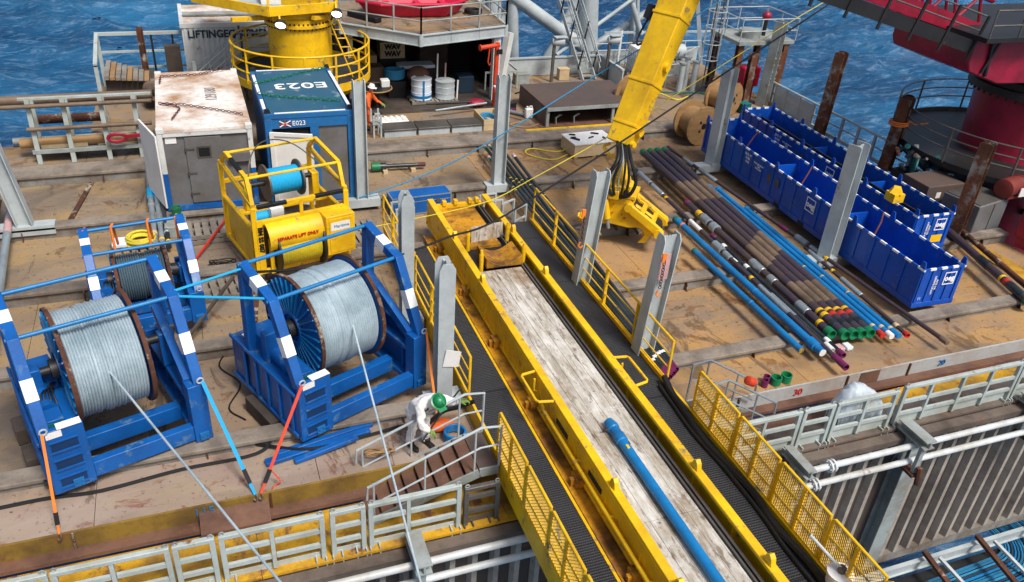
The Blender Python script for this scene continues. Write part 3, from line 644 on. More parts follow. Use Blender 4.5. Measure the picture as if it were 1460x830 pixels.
# ================================================================ CONTAINERS
def container_white():
    x0, x1, y0, y1, z0, z1 = -1.2, 1.42, 24.35, 29.95, .03, 2.55
    c = thing('shipping_container', 'white shipping container with rust stained roof numbered 129180', 'container', ((x0+x1)/2, (y0+y1)/2, z0))
    MB().bx(x0+.02, x1-.02, y0+.16, y1, z0+.14, z1-.06).build('shell', 'grey_panel', c)
    # roof: slightly hipped
    mb = MB(); xm, ym = (x0+x1)/2, (y0+y1)/2; h = z1+.03
    a, b, d, e = (x0, y0, z1), (x1, y0, z1), (x1, y1, z1), (x0, y1, z1); r0, r1 = (xm, y0+1.5, h), (xm, y1-1.5, h)
    mb.add([a, b, d, e, r0, r1], [(0, 1, 4), (1, 2, 5, 4), (2, 3, 5), (3, 0, 4, 5)]); mb.bx(x0, x1, y0, y1, z1-.08, z1-.004)
    mb.build('roof', 'roof_white', c)
    for x, a_ in ((x0, 0), (x1-.14, 1)):
        MB().bx(x, x+.14, y0, y0+.14, z0+1.2, z1-.085).build('corner_post', 'cont_white', c); MB().bx(x+.001, x+.139, y0, y0+.14, z0+.16, z0+1.198).build('corner_post', 'blue', c)
        MB().bx(x, x+.14, y1-.14, y1+.004, z0+.16, z1-.085).build('corner_post', 'cont_white', c)
    MB().bx(x0, x1, y0-.01, y0+.14, z0, z0+.15).build('sill', 'blue', c); MB().bx(x0+.15, x1-.15, y0+.01, y0+.13, z1-.2, z1-.085).build('header', 'cont_white', c)
    MB().bx(x0+.14, x1-.14, y0+.08, y0+.11, z0+.15, z1-.2).build('front_wall', 'grey_panel', c)
    d = MB().bx(x0+.72, x0+1.72, y0+.03, y0+.078, z0+.2, z1-.26).build('door', 'grey_panel', c, bev=.01)
    MB().bx(x0+1.02, x0+1.42, y0+.012, y0+.028, z0+1.62, z0+1.98).build('window_frame', 'steel', d); MB().bx(x0+1.07, x0+1.37, y0+.004, y0+.011, z0+1.67, z0+1.93).build('window_pane', 'black', d)
    for z in (.45, 1.1, 1.85): MB().cyl((x0+.72, y0+.02, z0+z), (x0+.72, y0+.02, z0+z+.12), .025, 8).bx(x0+.72, x0+.95, y0+.012, y0+.03, z0+z+.03, z0+z+.08).build('hinge', 'steel', d)
    MB().bx(x1-.75, x1-.12, y0-.06, y0+.07, z0+1.45, z0+1.72).bx(x1-.7, x1-.62, y0-.08, y0-.06, z0+1.55, z0+1.62).build('junction_box', 'grey_panel', c)
    MB().bx(x0+.2, x0+.5, y0+.06, y0+.079, z1-.42, z1-.24).build('notice', 'white', c)
    for i in range(28):     # corrugated left side
        y = y0+.25+i*.195; MB().bx(x0-.012, x0+.02, y, y+.1, z0+.2, z1-.1).build('side_rib', 'cont_white', c)
    for x in (x0+.09, x1-.09):
        for y in (y0+.09, y1-.09): MB().bx(x-.1, x+.1, y-.1, y+.1, z1-.1, z1+.055).build('corner_casting', 'cont_white', c, bev=.015)
    # open side door folded back
    p, q = V(x0-.03, y0+.03, 0), V(x0-.5, y0+1.6, 0); n = (q-p).normalized().cross(V(0, 0, 1))*.03
    od = MB().hexa([p-n+V(0,0,.12), q-n+V(0,0,.12), q+n+V(0,0,.12), p+n+V(0,0,.12), p-n+V(0,0,2.38), q-n+V(0,0,2.38), q+n+V(0,0,2.38), p+n+V(0,0,2.38)]).build('open_door', 'white', c, bev=.01)
    text('painted_number', '129180', .5, (xm+.35, ym+.2, z1+.034), (0, 1, 0), (-1, 0, 0), 'letter_faded', c, depth=.006, sx=.85)
    return c
container_white()
def chain(pts, m, label, r=.022, link=.1, sag=0):
    mb = MB(); P = [V(p) for p in pts]
    for a, b in zip(P[:-1], P[1:]):
        d = b-a; n = max(2, int(d.length/link)); d.normalize(); u = d.cross(V(0, 0, 1)).normalized(); w = u.cross(d)
        for k in range(n):
            c = a.lerp(b, (k+.5)/n); s = u if k % 2 else w
            mb.tube([c+d*(link*.62*math.cos(t))+s*(link*.34*math.sin(t)) for t in np.linspace(0, 6.283, 7)[:-1]], r*.55, 5, True)
    o = mb.build('lifting_chain', m); tag(o, label, 'chain', 'lifting chains on the container roofs'); return o
z = 2.62
chain([(-1.05, 28.6, z), (-1.02, 29.3, z), (.2, 29.35, z+.01), (1.2, 29.9, z+.02)], 'chain', 'rusty chain along the far edge of the white container roof')
chain([(-.75, 25.1, z), (-.5, 26.0, z), (-.62, 26.3, z), (-1.1, 26.6, z), (-.4, 26.3, z+.02), (.5, 25.7, z+.02), (1.25, 25.2, z)], 'chain', 'rusty chain across the near half of the white container roof')
def container_blue():
    x0, x1, y0, y1, z0, z1 = 1.78, 4.4, 24.12, 28.5, .03, 2.9
    c = thing('workshop_container', 'blue workshop container with E023 painted on its roof', 'container', ((x0+x1)/2, (y0+y1)/2, z0))
    MB().bx(x0+.02, x1-.02, y0+.2, y1, z0+.02, z1-.06).build('shell', 'e_blue', c)
    MB().bx(x0+.15, x1-.15, y0+.15, y1-.15, z1-.05, z1+.012).build('roof', 'e_roof', c)
    for a in ((x0, x1, y0, y0+.13), (x0, x1, y1-.13, y1), (x0, x0+.13, y0+.131, y1-.131), (x1-.13, x1, y0+.131, y1-.131)):
        MB().bx(a[0], a[1], a[2], a[3], z1-.12, z1+.03).build('roof_rail', 'e_blue', c, bev=.01)
    for a in ((x0+.3, x1-.25, y0+.03, y0+.12), (x0+.2, x1-.3, y1-.11, y1-.02), (x0+.02, x0+.11, y0+.5, y0+1.4), (x0+.02, x0+.11, y0+1.9, y1-.5), (x1-.11, x1-.02, y0+.3, y1-.4)):
        MB().bx(a[0], a[1], a[2], a[3], z1+.031, z1+.037).build('reflective_strip', 'white_stripe', c)
    for x in (x0, x1-.2): MB().bx(x, x+.2, y0, y0+.2, z0, z1-.121).build('corner_post', 'e_blue', c, bev=.01)
    MB().bx(x0+.2, x1-.2, y0+.02, y0+.18, z1-.42, z1-.121).build('header', 'e_blue', c); MB().bx(x0+.2, x1-.2, y0+.0, y0+.18, z0, z0+.16).build('sill', 'e_blue', c)
    MB().bx(x0+1.3, x0+1.55, y0+.02, y0+.18, z0+.161, z1-.421).build('door_post', 'e_blue', c)
    MB().bx(x0+1.56, x1-.21, y0+.08, y0+.12, z0+.17, z1-.43).build('wall_panel', 'grey_panel', c)
    MB().bx(x0+.21, x0+1.29, y0+.14, y0+.19, z0+.17, z1-.43).build('doorway', 'dark_in', c)  # dark sheet standing in for the shade inside the doorway
    p, q = V(x0+.12, y0-.02, 0), V(x0+1.3, y0-.42, 0); n = (q-p).normalized().cross(V(0, 0, 1))
    def pan(a, b, za, zb, t0, t1): A, B = p.lerp(q, a), p.lerp(q, b); return MB().hexa([A+n*t0+V(0,0,za), B+n*t0+V(0,0,za), B+n*t1+V(0,0,za), A+n*t1+V(0,0,za), A+n*t0+V(0,0,zb), B+n*t0+V(0,0,zb), B+n*t1+V(0,0,zb), A+n*t1+V(0,0,zb)])
    d = pan(0, 1, .15, 2.42, 0, .05).build('open_door', 'white', c, bev=.008)
    for a, b, za, zb in ((0, .1, .15, 2.42), (.9, 1, .15, 2.42), (.1, .9, .15, .25), (.1, .9, 2.32, 2.42)): pan(a, b, za, zb, .051, .085).build('door_frame', 'white', d)
    for x in (x0+.1, x1-.1):
        for y in (y0+.1, y1-.1): MB().prism([(x-.1, y-.02, z1+.03), (x+.1, y-.02, z1+.03), (x+.06, y-.02, z1+.17), (x-.06, y-.02, z1+.17)], (0, .05, 0)).build('padeye', 'dark_steel', c)
    text('painted_number', 'E023', .78, ((x0+x1)/2+.1, y1-1.75, z1+.014), (-1, 0, 0), (0, -1, 0), 'letter_white', c, depth=.005, sx=1.12, bold=.004)
    text('container_code', 'E023', .2, (x0+.98, y0-.002, z1-.28), (1, 0, 0), (0, 0, 1), 'letter_white', c, depth=.006)
    f = MB().bx(x0+.42, x0+.74, y0+.008, y0+.018, z1-.37, z1-.19).build('flag_sticker', 'letter_navy', c)
    MB().bar((x0+.42, y0+.005, z1-.37), (x0+.74, y0+.005, z1-.19), .006, .03, up=(0,0,1)).bar((x0+.42, y0+.003, z1-.19), (x0+.74, y0+.003, z1-.37), .006, .03).build('flag_diagonals', 'letter_white', f)
    MB().bx(x0+.565, x0+.595, y0-.004, y0+.0, z1-.37, z1-.19).bx(x0+.42, x0+.74, y0-.004, y0+.0, z1-.295, z1-.265).build('flag_cross', 'red_letter', f)
container_blue()
chain([(1.8, 27.0, 2.98), (2.6, 27.5, 2.95), (3.5, 28.1, 2.95), (4.25, 28.35, 2.98)], 'chain_green', 'green chain across the far part of the blue container roof', .03, .13)
chain([(1.8, 26.0, 2.98), (2.3, 25.7, 2.95), (3.3, 25.3, 2.95), (4.15, 24.95, 2.97)], 'chain_green', 'green chain across the near part of the blue container roof', .03, .13)
# ================================================================ BASKETS
def basket(o, ang, Lb, Wb, h, lab, logo_end, near):
    F = Fr(o, ang); c = thing('cargo_basket', lab, 'basket', o, 'long blue cargo baskets')   # u = width, v = length
    F.box(MB(), .02, Wb-.02, .02, Lb-.02, .1, .14).build('floor', 'basket_blue', c)
    def panel(name, u0, u1, v0, v1): return F.box(MB(), u0, u1, v0, v1, .14, h-.06).build(name, 'basket_blue', c)
    panel('side_panel', 0, .03, 0, Lb); panel('side_panel', Wb-.03, Wb, 0, Lb); panel('end_panel', .03, Wb-.03, 0, .03); panel('end_panel', .03, Wb-.03, Lb-.03, Lb)
    F.box(F.box(F.box(F.box(MB(), -.03, .06, -.03, Lb+.03, 0, .16), Wb-.06, Wb+.03, -.03, Lb+.03, 0, .16), .06, Wb-.06, -.03, .06, 0, .16), .06, Wb-.06, Lb-.06, Lb+.03, 0, .16).build('base_rail', 'basket_blue', c, bev=.01)
    # rim with white dashes
    mb = MB(); n = 46
    for i in range(n):
        mb.mat(1 if i % 2 == 0 else 0); a, b = -.04+(Lb+.08)*i/n, -.04+(Lb+.08)*(i+1)/n
        F.box(mb, -.025, .025, a, b, h-.06, h); F.box(mb, Wb-.025, Wb+.025, a, b, h-.06, h)
    for i in range(7):
        mb.mat(i % 2); a, b = .025+(Wb-.05)*i/7, .025+(Wb-.05)*(i+1)/7
        F.box(mb, a, b, -.025, .025, h-.06, h); F.box(mb, a, b, Lb-.025, Lb+.025, h-.06, h)
    mb.build('rim', ['basket_blue', 'white_stripe'], c)
    nr = 18
    for i in range(nr+1):
        v = .05+(Lb-.1)*i/nr
        for u0, u1 in ((-.03, -.001), (Wb+.001, Wb+.03)):
            F.box(MB(), u0, u1, v-.05, v+.05, .161, h-.061).build('side_rib', 'basket_blue', c)
    for i in range(5):
        u = .06+(Wb-.12)*i/4; F.box(MB(), u-.05, u+.05, -.03, -.001, .161, h-.061).build('end_rib', 'basket_blue', c)
    for v in (Lb*.33, Lb*.66) if near else (Lb*.3, Lb*.62): F.box(MB(), .04, Wb-.04, v-.03, v+.03, .14, h*.8).build('divider', 'basket_blue', c)
    for v in (Lb*.44, Lb*.56): F.box(MB(), -.036, -.031, v-.16, v+.16, .02, .14).build('fork_pocket', 'dark_in', c)
    for v in (.06, Lb*.25, Lb*.42, Lb*.6, Lb*.8, Lb-.06):
        for u in (0, Wb):
            MB().prism([F(u-.015, v-.1, h), F(u-.015, v+.1, h), F(u-.015, v+.05, h+.2), F(u-.015, v-.05, h+.2)], F.u*.03).build('padeye', 'basket_blue', c)
    xd = tuple(-F.w); up_ = (0, 0, 1)
    def logo(loc, xd, s):
        nv = V(xd).cross(V(up_)).normalized(); x = V(xd).normalized(); L0 = V(loc)
        mb = MB(); 
        for sg in (-1, 1):
            mb.ob(L0+x*(sg*s*.5), x*.014, nv*.003, V(0, 0, s*.5+.014)); mb.ob(L0+V(0, 0, sg*s*.5), x*(s*.5-.014), nv*.003, V(0, 0, .014))
        mb.build('logo_border', 'letter_white', c); text('logo', 'oeg', s*.62, L0+nv*.002, xd, up_, 'letter_white', c, depth=.004, bold=.008)
    logo(F(-.036, Lb*.42, .82), xd, .42)
    logo(F(Wb*.7, -.036, .86), tuple(F.u), .36)
    text('stencil', 'BHE 47\n0180\n1045', .13, F(-.036, Lb*.74, .9), xd, up_, 'letter_white', c, depth=.004)
    text('stencil', 'MAX GROSS WT\nTARE\nPAYLOAD', .08, F(-.036, Lb*.68, .85), xd, up_, 'letter_white', c, depth=.004)
    text('stencil', 'LONG BASKET\nSN 2210', .09, F(Wb*.38, -.036, .7), (0, 0, 1), tuple(-F.u), 'letter_white', c, depth=.004)
    text('stencil', '11', .12, F(Wb*.1, -.036, .3), tuple(F.u), up_, 'letter_white', c, depth=.004)
    F.box(MB(), -.038, -.034, Lb*.93, Lb*.955, .5, .78).build('yellow_tag', 'yellow', c)
    for v in (.58, .62): F.box(MB(), -.036, -.032, Lb*v-.1, Lb*v+.1, .62, .9).build('data_plate', 'steel', c)
    if not near: F.box(MB(), Wb*.55, Wb*.85, -.04, -.034, .25, .5).build('yellow_tag', 'yellow', c)
    return F, c
FB, _ = basket((17.62, 13.95, .012), -2.2, 11.6, 1.38, 1.22, 'long blue cargo basket nearest the pipes', 1, True)
FC, _ = basket((20.0, 16.7, .012), -1.8, 9.8, 1.4, 1.22, 'blue cargo basket on the sea side, behind the near one', 1, False)
def rod(name, pts, r, m, lab, cat, grp=None, n=10):
    o = MB().tube(pts, r, n).build(name, m); return tag(o, lab, cat, grp)
for i, (u, v0, v1, z_, r, m, lab) in enumerate(((.4, .4, 9.3, .24, .07, 'dark_steel', 'dark steel rod lying in the sea side basket, left of two'), (.95, .6, 9.2, .26, .09, 'pipe_black', 'black steel rod lying in the sea side basket, right of two'))):
    rod('steel_rod', [FC(u, v0, z_), FC(u, v1, z_)], r, m, lab, 'rod')
dv_ = MB(); FC.box(dv_, .64, .7, .3, 9.4, .16, 1.0); o = dv_.build('divider_board', 'dark_steel'); tag(o, 'dark board standing lengthwise in the sea side basket', 'board')
y = thing('yellow_cap', 'yellow pyramid cap perched on the sea side basket', 'cap', tuple(FC(.02, 1.1, 1.23)))
MB().prism([FC(-.2, .9, 1.23), FC(.2, .9, 1.23), FC(.2, 1.3, 1.23), FC(-.2, 1.3, 1.23)], (0, 0, .28)).build('skirt', 'yellow', y); MB().lathe(FC(0, 1.1, 1.51), (0, 0, 1), [(.26, 0), (.14, .18), (0, .2)], 4).build('peak', 'yellow', y)
for i, (u, v, d, lab) in enumerate(((.55, 2.3, 1.0, 'hanging in the near bay of the long basket'), (.5, 6.0, .9, 'in the middle bay of the long basket'), (.6, 9.4, .8, 'in the far bay of the long basket'))):
    F_ = FB; rod('wire_sling', [F_(0, v, 1.2), F_(.2, v+.1, .9), F_(.45, v+.2, .75), F_(.8, v+.5, .8), F_(1.2, v+.8, 1.0), F_(1.38, v+d, 1.22)], .03, 'chain', 'brown wire sling '+lab, 'sling', 'wire slings in the baskets')
# ================================================================ PIPES
def pipe(p, q, r, segs, lab, cat='pipe', grp='drilling tubulars laid on the deck', base='pipe_dark'):
    """segs: (t0, t1, material, radius factor, part name)"""
    p, q = V(p), V(q); c = thing('drill_pipe' if r < .1 else 'casing_pipe', lab, cat, tuple(p.lerp(q, .5)-V(0, 0, r)), grp)
    MB().cyl(p, q, r, 14).build('pipe_body', base, c)
    for t0, t1, m, k, nm in segs:
        if nm == 'thread_cap' and t1 > 1:
            d_ = (q-p).normalized(); l_ = max(.14, (q-p).length*(t1-t0)); MB().lathe(q-d_*(l_*.5), d_, [(r*1.01, 0), (r*k, .02), (r*k*1.03, l_), (r*k*.86, l_), (r*k*.8, l_*.55), (.0, l_*.54)], 16).build(nm, m, c); continue
        MB().lathe(p.lerp(q, t0), q-p, [(r*1.004, 0), (r*k, .015), (r*k, (q-p).length*(t1-t0)-.015), (r*1.004, (q-p).length*(t1-t0))], 14).build(nm, m, c)
    return c
zc = .14
far = [(15.47, 25.54), (15.78, 25.55), (16.09, 25.56), (16.4, 25.57)]; near = [(14.72, 13.24), (14.96, 13.2), (15.2, 13.16), (15.44, 13.14)]
ords = ('leftmost', 'second', 'third', 'rightmost')
for i in range(4):
    pipe((*far[i], zc), (*near[i], zc), .125, [(-.003, .014, 'green', 1.1, 'thread_cap'), (.24, .36, 'pipe_brown', 1.01, 'worn_band'), (.62-.02*i, .72-.02*i, 'pipe_brown', 1.01, 'worn_band'), (.8, .885, 'pipe_brown', 1.01, 'worn_band'), (.912, .92, 'yellow', 1.02, 'colour_band'), (.928, .938, 'red_letter' if i else 'yellow', 1.02, 'colour_band'), (.955, .972, 'pipe_black', 1.06, 'collar'), (.988, 1.003, 'green', 1.08, 'thread_cap')],
         '%s of the four long casings with green caps at both ends' % ords[i])
pipe((14.82, 21.23, .12), (14.42, 13.42, .12), .11, [(-.005, .02, 'purple', 1.1, 'thread_cap'), (.1, .13, 'yellow', 1.02, 'colour_band'), (.14, .2, 'pipe_silver', 1.28, 'joint'), (.22, .26, 'pipe_silver', 1.4, 'joint'), (.52, .6, 'pipe_silver', 1.12, 'joint'), (.64, .68, 'pipe_silver', 1.12, 'joint'), (.82, .88, 'pipe_silver', 1.12, 'joint'), (.94, .955, 'yellow', 1.03, 'colour_band'), (.975, 1.005, 'green', 1.2, 'thread_cap')], 'dark casing with silver joints and a purple far cap', base='pipe_dark')
pipe((14.4, 18.97, .09), (14.12, 12.6, .09), .065, [(-.005, .03, 'purple', 1.2, 'thread_cap'), (.1, .13, 'white', 1.1, 'paint_band'), (.3, .33, 'white', 1.1, 'paint_band'), (.9, .93, 'white', 1.1, 'paint_band'), (.97, 1.006, 'purple', 1.25, 'thread_cap')], 'thin black pipe with white bands, right of the silver jointed tool', base='pipe_black')
pipe((14.2, 18.6, .09), (14.0, 12.9, .09), .06, [(.2, .24, 'white', 1.1, 'paint_band'), (.55, .75, 'pipe_silver', 1.06, 'worn_band'), (.95, 1.005, 'white', 1.2, 'thread_cap')], 'thin black pipe with a long silver worn stretch', base='pipe_black')
pipe((14.46, 24.38, .1), (13.84, 12.3, .1), .065, [(.04, .12, 'pipe_silver', 1.35, 'joint'), (.13, .2, 'pipe_silver', 1.25, 'joint'), (.215, .225, 'yellow', 1.1, 'colour_band'), (.36, .42, 'white', 1.1, 'paint_band'), (.49, .53, 'pipe_silver', 1.9, 'joint'), (.54, .57, 'pipe_silver', 1.5, 'joint'), (.66, .67, 'yellow', 1.15, 'colour_band'), (.7, .82, 'pipe_silver', 1.05, 'worn_band'), (.96, 1.004, 'purple', 1.3, 'thread_cap')], 'long thin tool string with silver joints reaching past the others', base='pipe_dark')
pipe((13.79, 20.19, .12), (13.64, 12.72, .12), .1, [(-.004, .02, 'teal', 1.1, 'end_cap'), (.06, .07, 'strap_orange', 1.03, 'colour_band'), (.6, .61, 'tube_blue', 1.1, 'joint'), (.93, .97, 'tube_blue', 1.35, 'end_fitting'), (.98, 1.004, 'white', .8, 'end_plug')], 'thick blue tube left of the casings', base='tube_blue')
pipe((13.29, 18.2, .1), (13.2, 12.95, .1), .085, [(-.005, .02, 'teal', 1.1, 'end_cap'), (.56, .58, 'tube_blue', 1.2, 'joint'), (.97, 1.0, 'yellow', .9, 'end_plug')], 'shorter blue tube lying apart on the left', base='tube_blue')
for i, (a, b, lab) in enumerate((((16.33, 22.25), (15.76, 13.0), 'blue tube lying against the green capped casings'), ((16.53, 22.0), (15.96, 12.9), 'blue tube in the middle of three side by side'), ((16.62, 20.4), (16.16, 12.85), 'blue tube on the basket side of three side by side'))):
    pipe((*a, .09), (*b, .09), .08, [(-.004, .01, 'tube_blue', 1.3, 'end_fitting'), (.62+.05*i, .625+.05*i, 'yellow', 1.03, 'colour_band'), (.955, .965, 'wood_pale', 1.03, 'colour_band'), (.985, 1.006, ('red_letter', 'white', 'tube_blue')[i], 1.05, 'end_cap')], lab, base='tube_blue')
pipe((16.74, 25.86, .1), (17.2, 12.25, .1), .06, [(-.004, .01, 'purple', 1.2, 'thread_cap'), (.08, .13, 'pipe_silver', 1.2, 'joint'), (.16, .24, 'pipe_silver', 1.2, 'joint'), (.5, .53, 'purple', 1.15, 'colour_band'), (.56, .6, 'pipe_silver', 1.8, 'joint'), (.61, .64, 'pipe_silver', 1.4, 'joint'), (.66, .67, 'yellow', 1.3, 'colour_band'), (.985, 1.003, 'pipe_brown', 1.3, 'end_cap')], 'long dark tube running along the near basket')
pipe((16.85, 17.6, .09), (16.42, 12.85, .09), .055, [(.05, .2, 'pipe_silver', 1.1, 'joint'), (.3, .32, 'yellow', 1.2, 'colour_band'), (.4, .6, 'pipe_silver', 1.35, 'joint'), (.9, .93, 'wood_pale', 1.2, 'colour_band'), (.97, 1.005, 'red_letter', 1.3, 'thread_cap')], 'short silver jointed tube with a red end cap')
ords5 = ('leftmost', 'second', 'third', 'fourth', 'fifth', 'rightmost')
for i in range(6):
    a = (9.6+.19*i, 26.3 if i in (0, 5) else 27.35, .1); b = (9.36+.075*i, 13.0+.05*i, .1)
    pipe(a, b, .062 if i % 2 else .055, [(-.004, .008, 'pink', 1.1, 'thread_cap'), (.01, .018, 'green' if i < 4 else 'white', 1.05, 'colour_band'), (.2+.01*i, .203+.01*i, 'yellow_rope', 1.05, 'colour_band'), (.22+.01*i, .223+.01*i, 'yellow_rope', 1.05, 'colour_band'), (.955, .962, 'white', 1.06, 'colour_band'), (.978, 1.004, 'purple', 1.2, 'thread_cap')],
         '%s black drill pipe in the rack right of the gangway' % ords5[i], grp='black drill pipes beside the gangway', base='pipe_black')
pipe((22.95, 19.5, .12), (21.15, 13.2, .12), .12, [(.62, .7, 'pipe_black', 1.1, 'collar'), (.8, .815, 'yellow', 1.05, 'colour_band'), (.83, .85, 'red_letter', 1.05, 'colour_band'), (.86, .96, 'pipe_black', 1.08, 'collar'), (.97, 1.004, 'green', 1.2, 'thread_cap')], 'single casing with yellow and red bands right of the baskets')
pipe((23.35, 19.0, .1), (21.6, 12.9, .1), .09, [], 'rusty brown pipe at the right edge of the deck', base='rust')
def catm(pts, k=6):
    P = [V(p) for p in pts]; P = [P[0]*2-P[1]]+P+[P[-1]*2-P[-2]]; out = []
    for i in range(1, len(P)-2):
        for j in range(k):
            t = j/k; a, b, c_, d = P[i-1], P[i], P[i+1], P[i+2]
            out.append(.5*((2*b)+(c_-a)*t+(2*a-5*b+4*c_-d)*t*t+(3*b-a-3*c_+d)*t**3))
    out.append(P[-2]); return out
# ================================================================ WINCHES
def winch(o, ang, Wd, D, hs, lab, wound='wire', big=True, R=1.15, vz=(1.5, 1.67), du=(.73, 2.12)):
    F = Fr(o, ang); c = thing('winch_unit', lab, 'winch', o, 'blue cable winches')
    tv = 2.0 if big else 1.8; B = 'blue'; zt = 1.42*hs; zm = 1.12*hs
    def bx(name, *a, m=B, bev=.012): return F.box(MB(), *a).build(name, m, c, bev=bev)
    lw = .72 if big else .5; rw = .34
    # left pedestal with ladder pockets, hollow box behind it
    bx('pedestal', 0, lw, 0, .1, 0, zt); bx('pedestal', 0, .1, .1, D-.085, .1, zm); bx('pedestal', lw-.08, lw, .1, D-.085, .1, zm-.13); bx('pedestal', 0, lw, D-.08, D, 0, zm)
    bx('machine_deck', .1, lw, .1, D-.085, zm-.12, zm-.02)
    for k in range(5): bx('side_stiffener', -.05, -.002, .25+k*(D-.4)/5, .33+k*(D-.4)/5, .15, zm-.05)
    bx('side_rail', -.05, -.002, .1, D, zm-.04, zm+.04); bx('side_rail', -.05, -.002, .1, D, .06, .15)
    for k in range(3):
        za = .14+k*.41*hs; bx('ladder_pocket', .14, lw-.14, -.006, -.001, za, za+.2*hs, m='pocket_shade_blue', bev=0)  # flat plate, the pocket's shade is put into its darker blue
        F.box(F.box(MB(), .12, lw-.12, -.035, -.006, za-.03, za), .12, lw-.12, -.035, -.006, za+.2*hs, za+.2*hs+.03).build('ladder_rung', B, c)
    F.box(MB(), .3, lw-.02, -.02, .16, zt+.004, zt+.018).build('stripe', 'white_stripe', c)
    # machinery
    MB().cyl(F(.32, D*.3, zm+.14), F(.32, D*.58, zm+.14), .15, 14).cyl(F(.32, D*.28, zm+.14), F(.32, D*.3, zm+.14), .18, 14).build('motor', B, c); bx('gear_box', .18, lw-.06, D*.6, D*.82, zm-.02, zm+.4*hs)
    bx('control_box', .18, .48, D*.1, D*.24, zm-.02, zm+.3*hs); bx('control_plate', .2, .46, D*.095, D*.1, zm+.05, zm+.25*hs, m='teal', bev=0)
    for k in range(4): MB().tube(catm([F(.25+.08*k, D*.25, zm+.05), F(.3+.06*k, D*.4, zm+.34), F(.5, D*.5+.05*k, zm+.2), F(lw-.1, D*.62, zm+.1)], 4), .018, 6).build('hydraulic_hose', 'black', c)
    # right side
    bx('side_column', Wd-rw, Wd, 0, .32, 0, zt-.06); bx('side_panel', Wd-.12, Wd, .32, D-.105, .08, zm+.12); bx('side_panel', Wd-rw, Wd-.002, D-.1, D, .0, zm); bx('side_rail', Wd-rw, Wd-.122, .322, D-.102, zm-.22, zm-.12); bx('side_rail', Wd-rw, Wd-.122, .322, D-.102, .08, .2)
    for k in range(3): bx('inner_rib', Wd-.2, Wd-.122, .6+k*(D-.9)/2, .68+k*(D-.9)/2, .2, zm-.22)
    MB().bar(F(Wd-.24, .3, zt-.12), F(Wd-.2, tv, 2.1*hs), .16, .2).build('brace', B, c)
    # roll bars
    for u in (.1, Wd-.1):
        P = [F(u, .14, zt-.1), F(u, .9, 2.83*hs), F(u, tv, 3.13*hs), F(u, tv+.12, .0)]
        for a, b in zip(P[:-1], P[1:]):
            d = (b-a).normalized(); MB().bar(a-d*.05, b+d*.05, .2, .2, up=F.u).build('roll_bar', B, c, bev=.012)
        for (a, b, t0, t1) in ((P[0], P[1], .36, .6), (P[1], P[2], .35, .62)): MB().bar(a.lerp(b, t0), a.lerp(b, t1), .208, .208, up=F.u).build('stripe', 'white_stripe', c)
    for vv, zz in ((.92, 2.87), (tv, 3.18)): MB().cyl(F(-.02, vv, zz*hs), F(Wd+.02, vv, zz*hs), .042, 10).build('cross_bar', 'tube_blue', c)
    F.box(MB(), .16, lw-.1, D*.9, D*.9+.12, zm+.004, zm+.02).build('stripe', 'white_stripe', c)
    for v in ((.03, .21), (.8, 1.02), (D-.25, D-.08)): bx('base_bar', lw, Wd-rw, v[0], v[1], .06, .4)
    for u in (.42, Wd-.17):
        m = MB(); F.box(m, u-.09, u+.09, -.045, -.002, .05, .22)
        for a in (-.05, .05):
            for b in (.09, .18): m.cyl(F(u+a, -.04, b), F(u+a, -.07, b), .02, 6)
        m.build('bolted_plate', 'e_blue', c)
    # drum
    dc = F(0, vz[0], vz[1]); u0, u1 = du; ax = F.u; dr = MB()
    n = max(18, int((u1-u0-.2)/.05)); prof = []; rw_ = R*.9; rnd = random.Random(int(o[0]*10))
    for i in range(n):
        t = u0+.09+(u1-u0-.18)*i/n; p_ = (u1-u0-.18)/n; e = rnd.choice((.018, -.03, .0, .02)) if abs(i-n*.45) < 4 else rnd.uniform(-.004, .004)
        prof += [(rw_-.03+e, t), (rw_+.002+e, t+p_*.17), (rw_+.016+e, t+p_*.5), (rw_+.002+e, t+p_*.83)]
    dr.lathe(dc, ax, [(.1, u0+.09)]+prof+[(rw_-.016, u1-.09), (.1, u1-.09)], 64); dr = dr.build('wound_cable', wound, c)
    for t, sg in ((u0, 1), (u1-.06, -1)):
        fl = MB().lathe(dc, ax, [(.25, t+.02), (R*.985, t+.02), (R*.985, t+.05), (.25, t+.05)], 64).build('drum_flange', B, c)
        MB().lathe(dc, ax, [(R*.97, t-.005), (R, t-.005), (R+.008, t+.03), (R, t+.075), (R*.97, t+.075), (R*.965, t+.04)], 64, close=True).build('rim', 'rust', fl)
        m = MB()
        for k in range(30):
            a = k*2*math.pi/30; dr_ = F.w*math.cos(a)+V(0, 0, math.sin(a)); tt = t if sg > 0 else t+.06
            m.bar(dc+ax*tt+dr_*(R*.3), dc+ax*tt+dr_*(R*.95), .03, .06, up=ax)
        m.build('spokes', 'tube_blue', fl)
        MB().lathe(dc, ax, [(R*.33, t-.04), (R*.33, t+.09), (R*.27, t+.09), (R*.27, t-.04)], 32, close=True).build('hub_ring', B, fl)
    MB().cyl(dc+ax*.25, dc+ax*(Wd-.1), .09, 12).cyl(dc+ax*(u0-.16), dc+ax*(u0+.03), .2, 14).cyl(dc+ax*(u1), dc+ax*(u1+.2), .16, 14).build('axle', 'dark_steel', c)
    for u in (.25, Wd-.22): MB().bar(F(u, vz[0], zm-.1), F(u, vz[0], vz[1]+.12), .2, .3, up=F.u).build('bearing_stand', B, c, bev=.015)
    for u in (.09, Wd-.09): MB().tube([F(u+.06*math.cos(k), -.02, zt+.05+.06*math.sin(k)) for k in np.linspace(0, 6.28, 9)[:-1]], .018, 6, True).build('shackle', 'galv', c)
    if big: bx('label_plate', .1, .36, -.004, -.001, zt-.16, zt-.02, m='white', bev=0)
    return F, c, dc
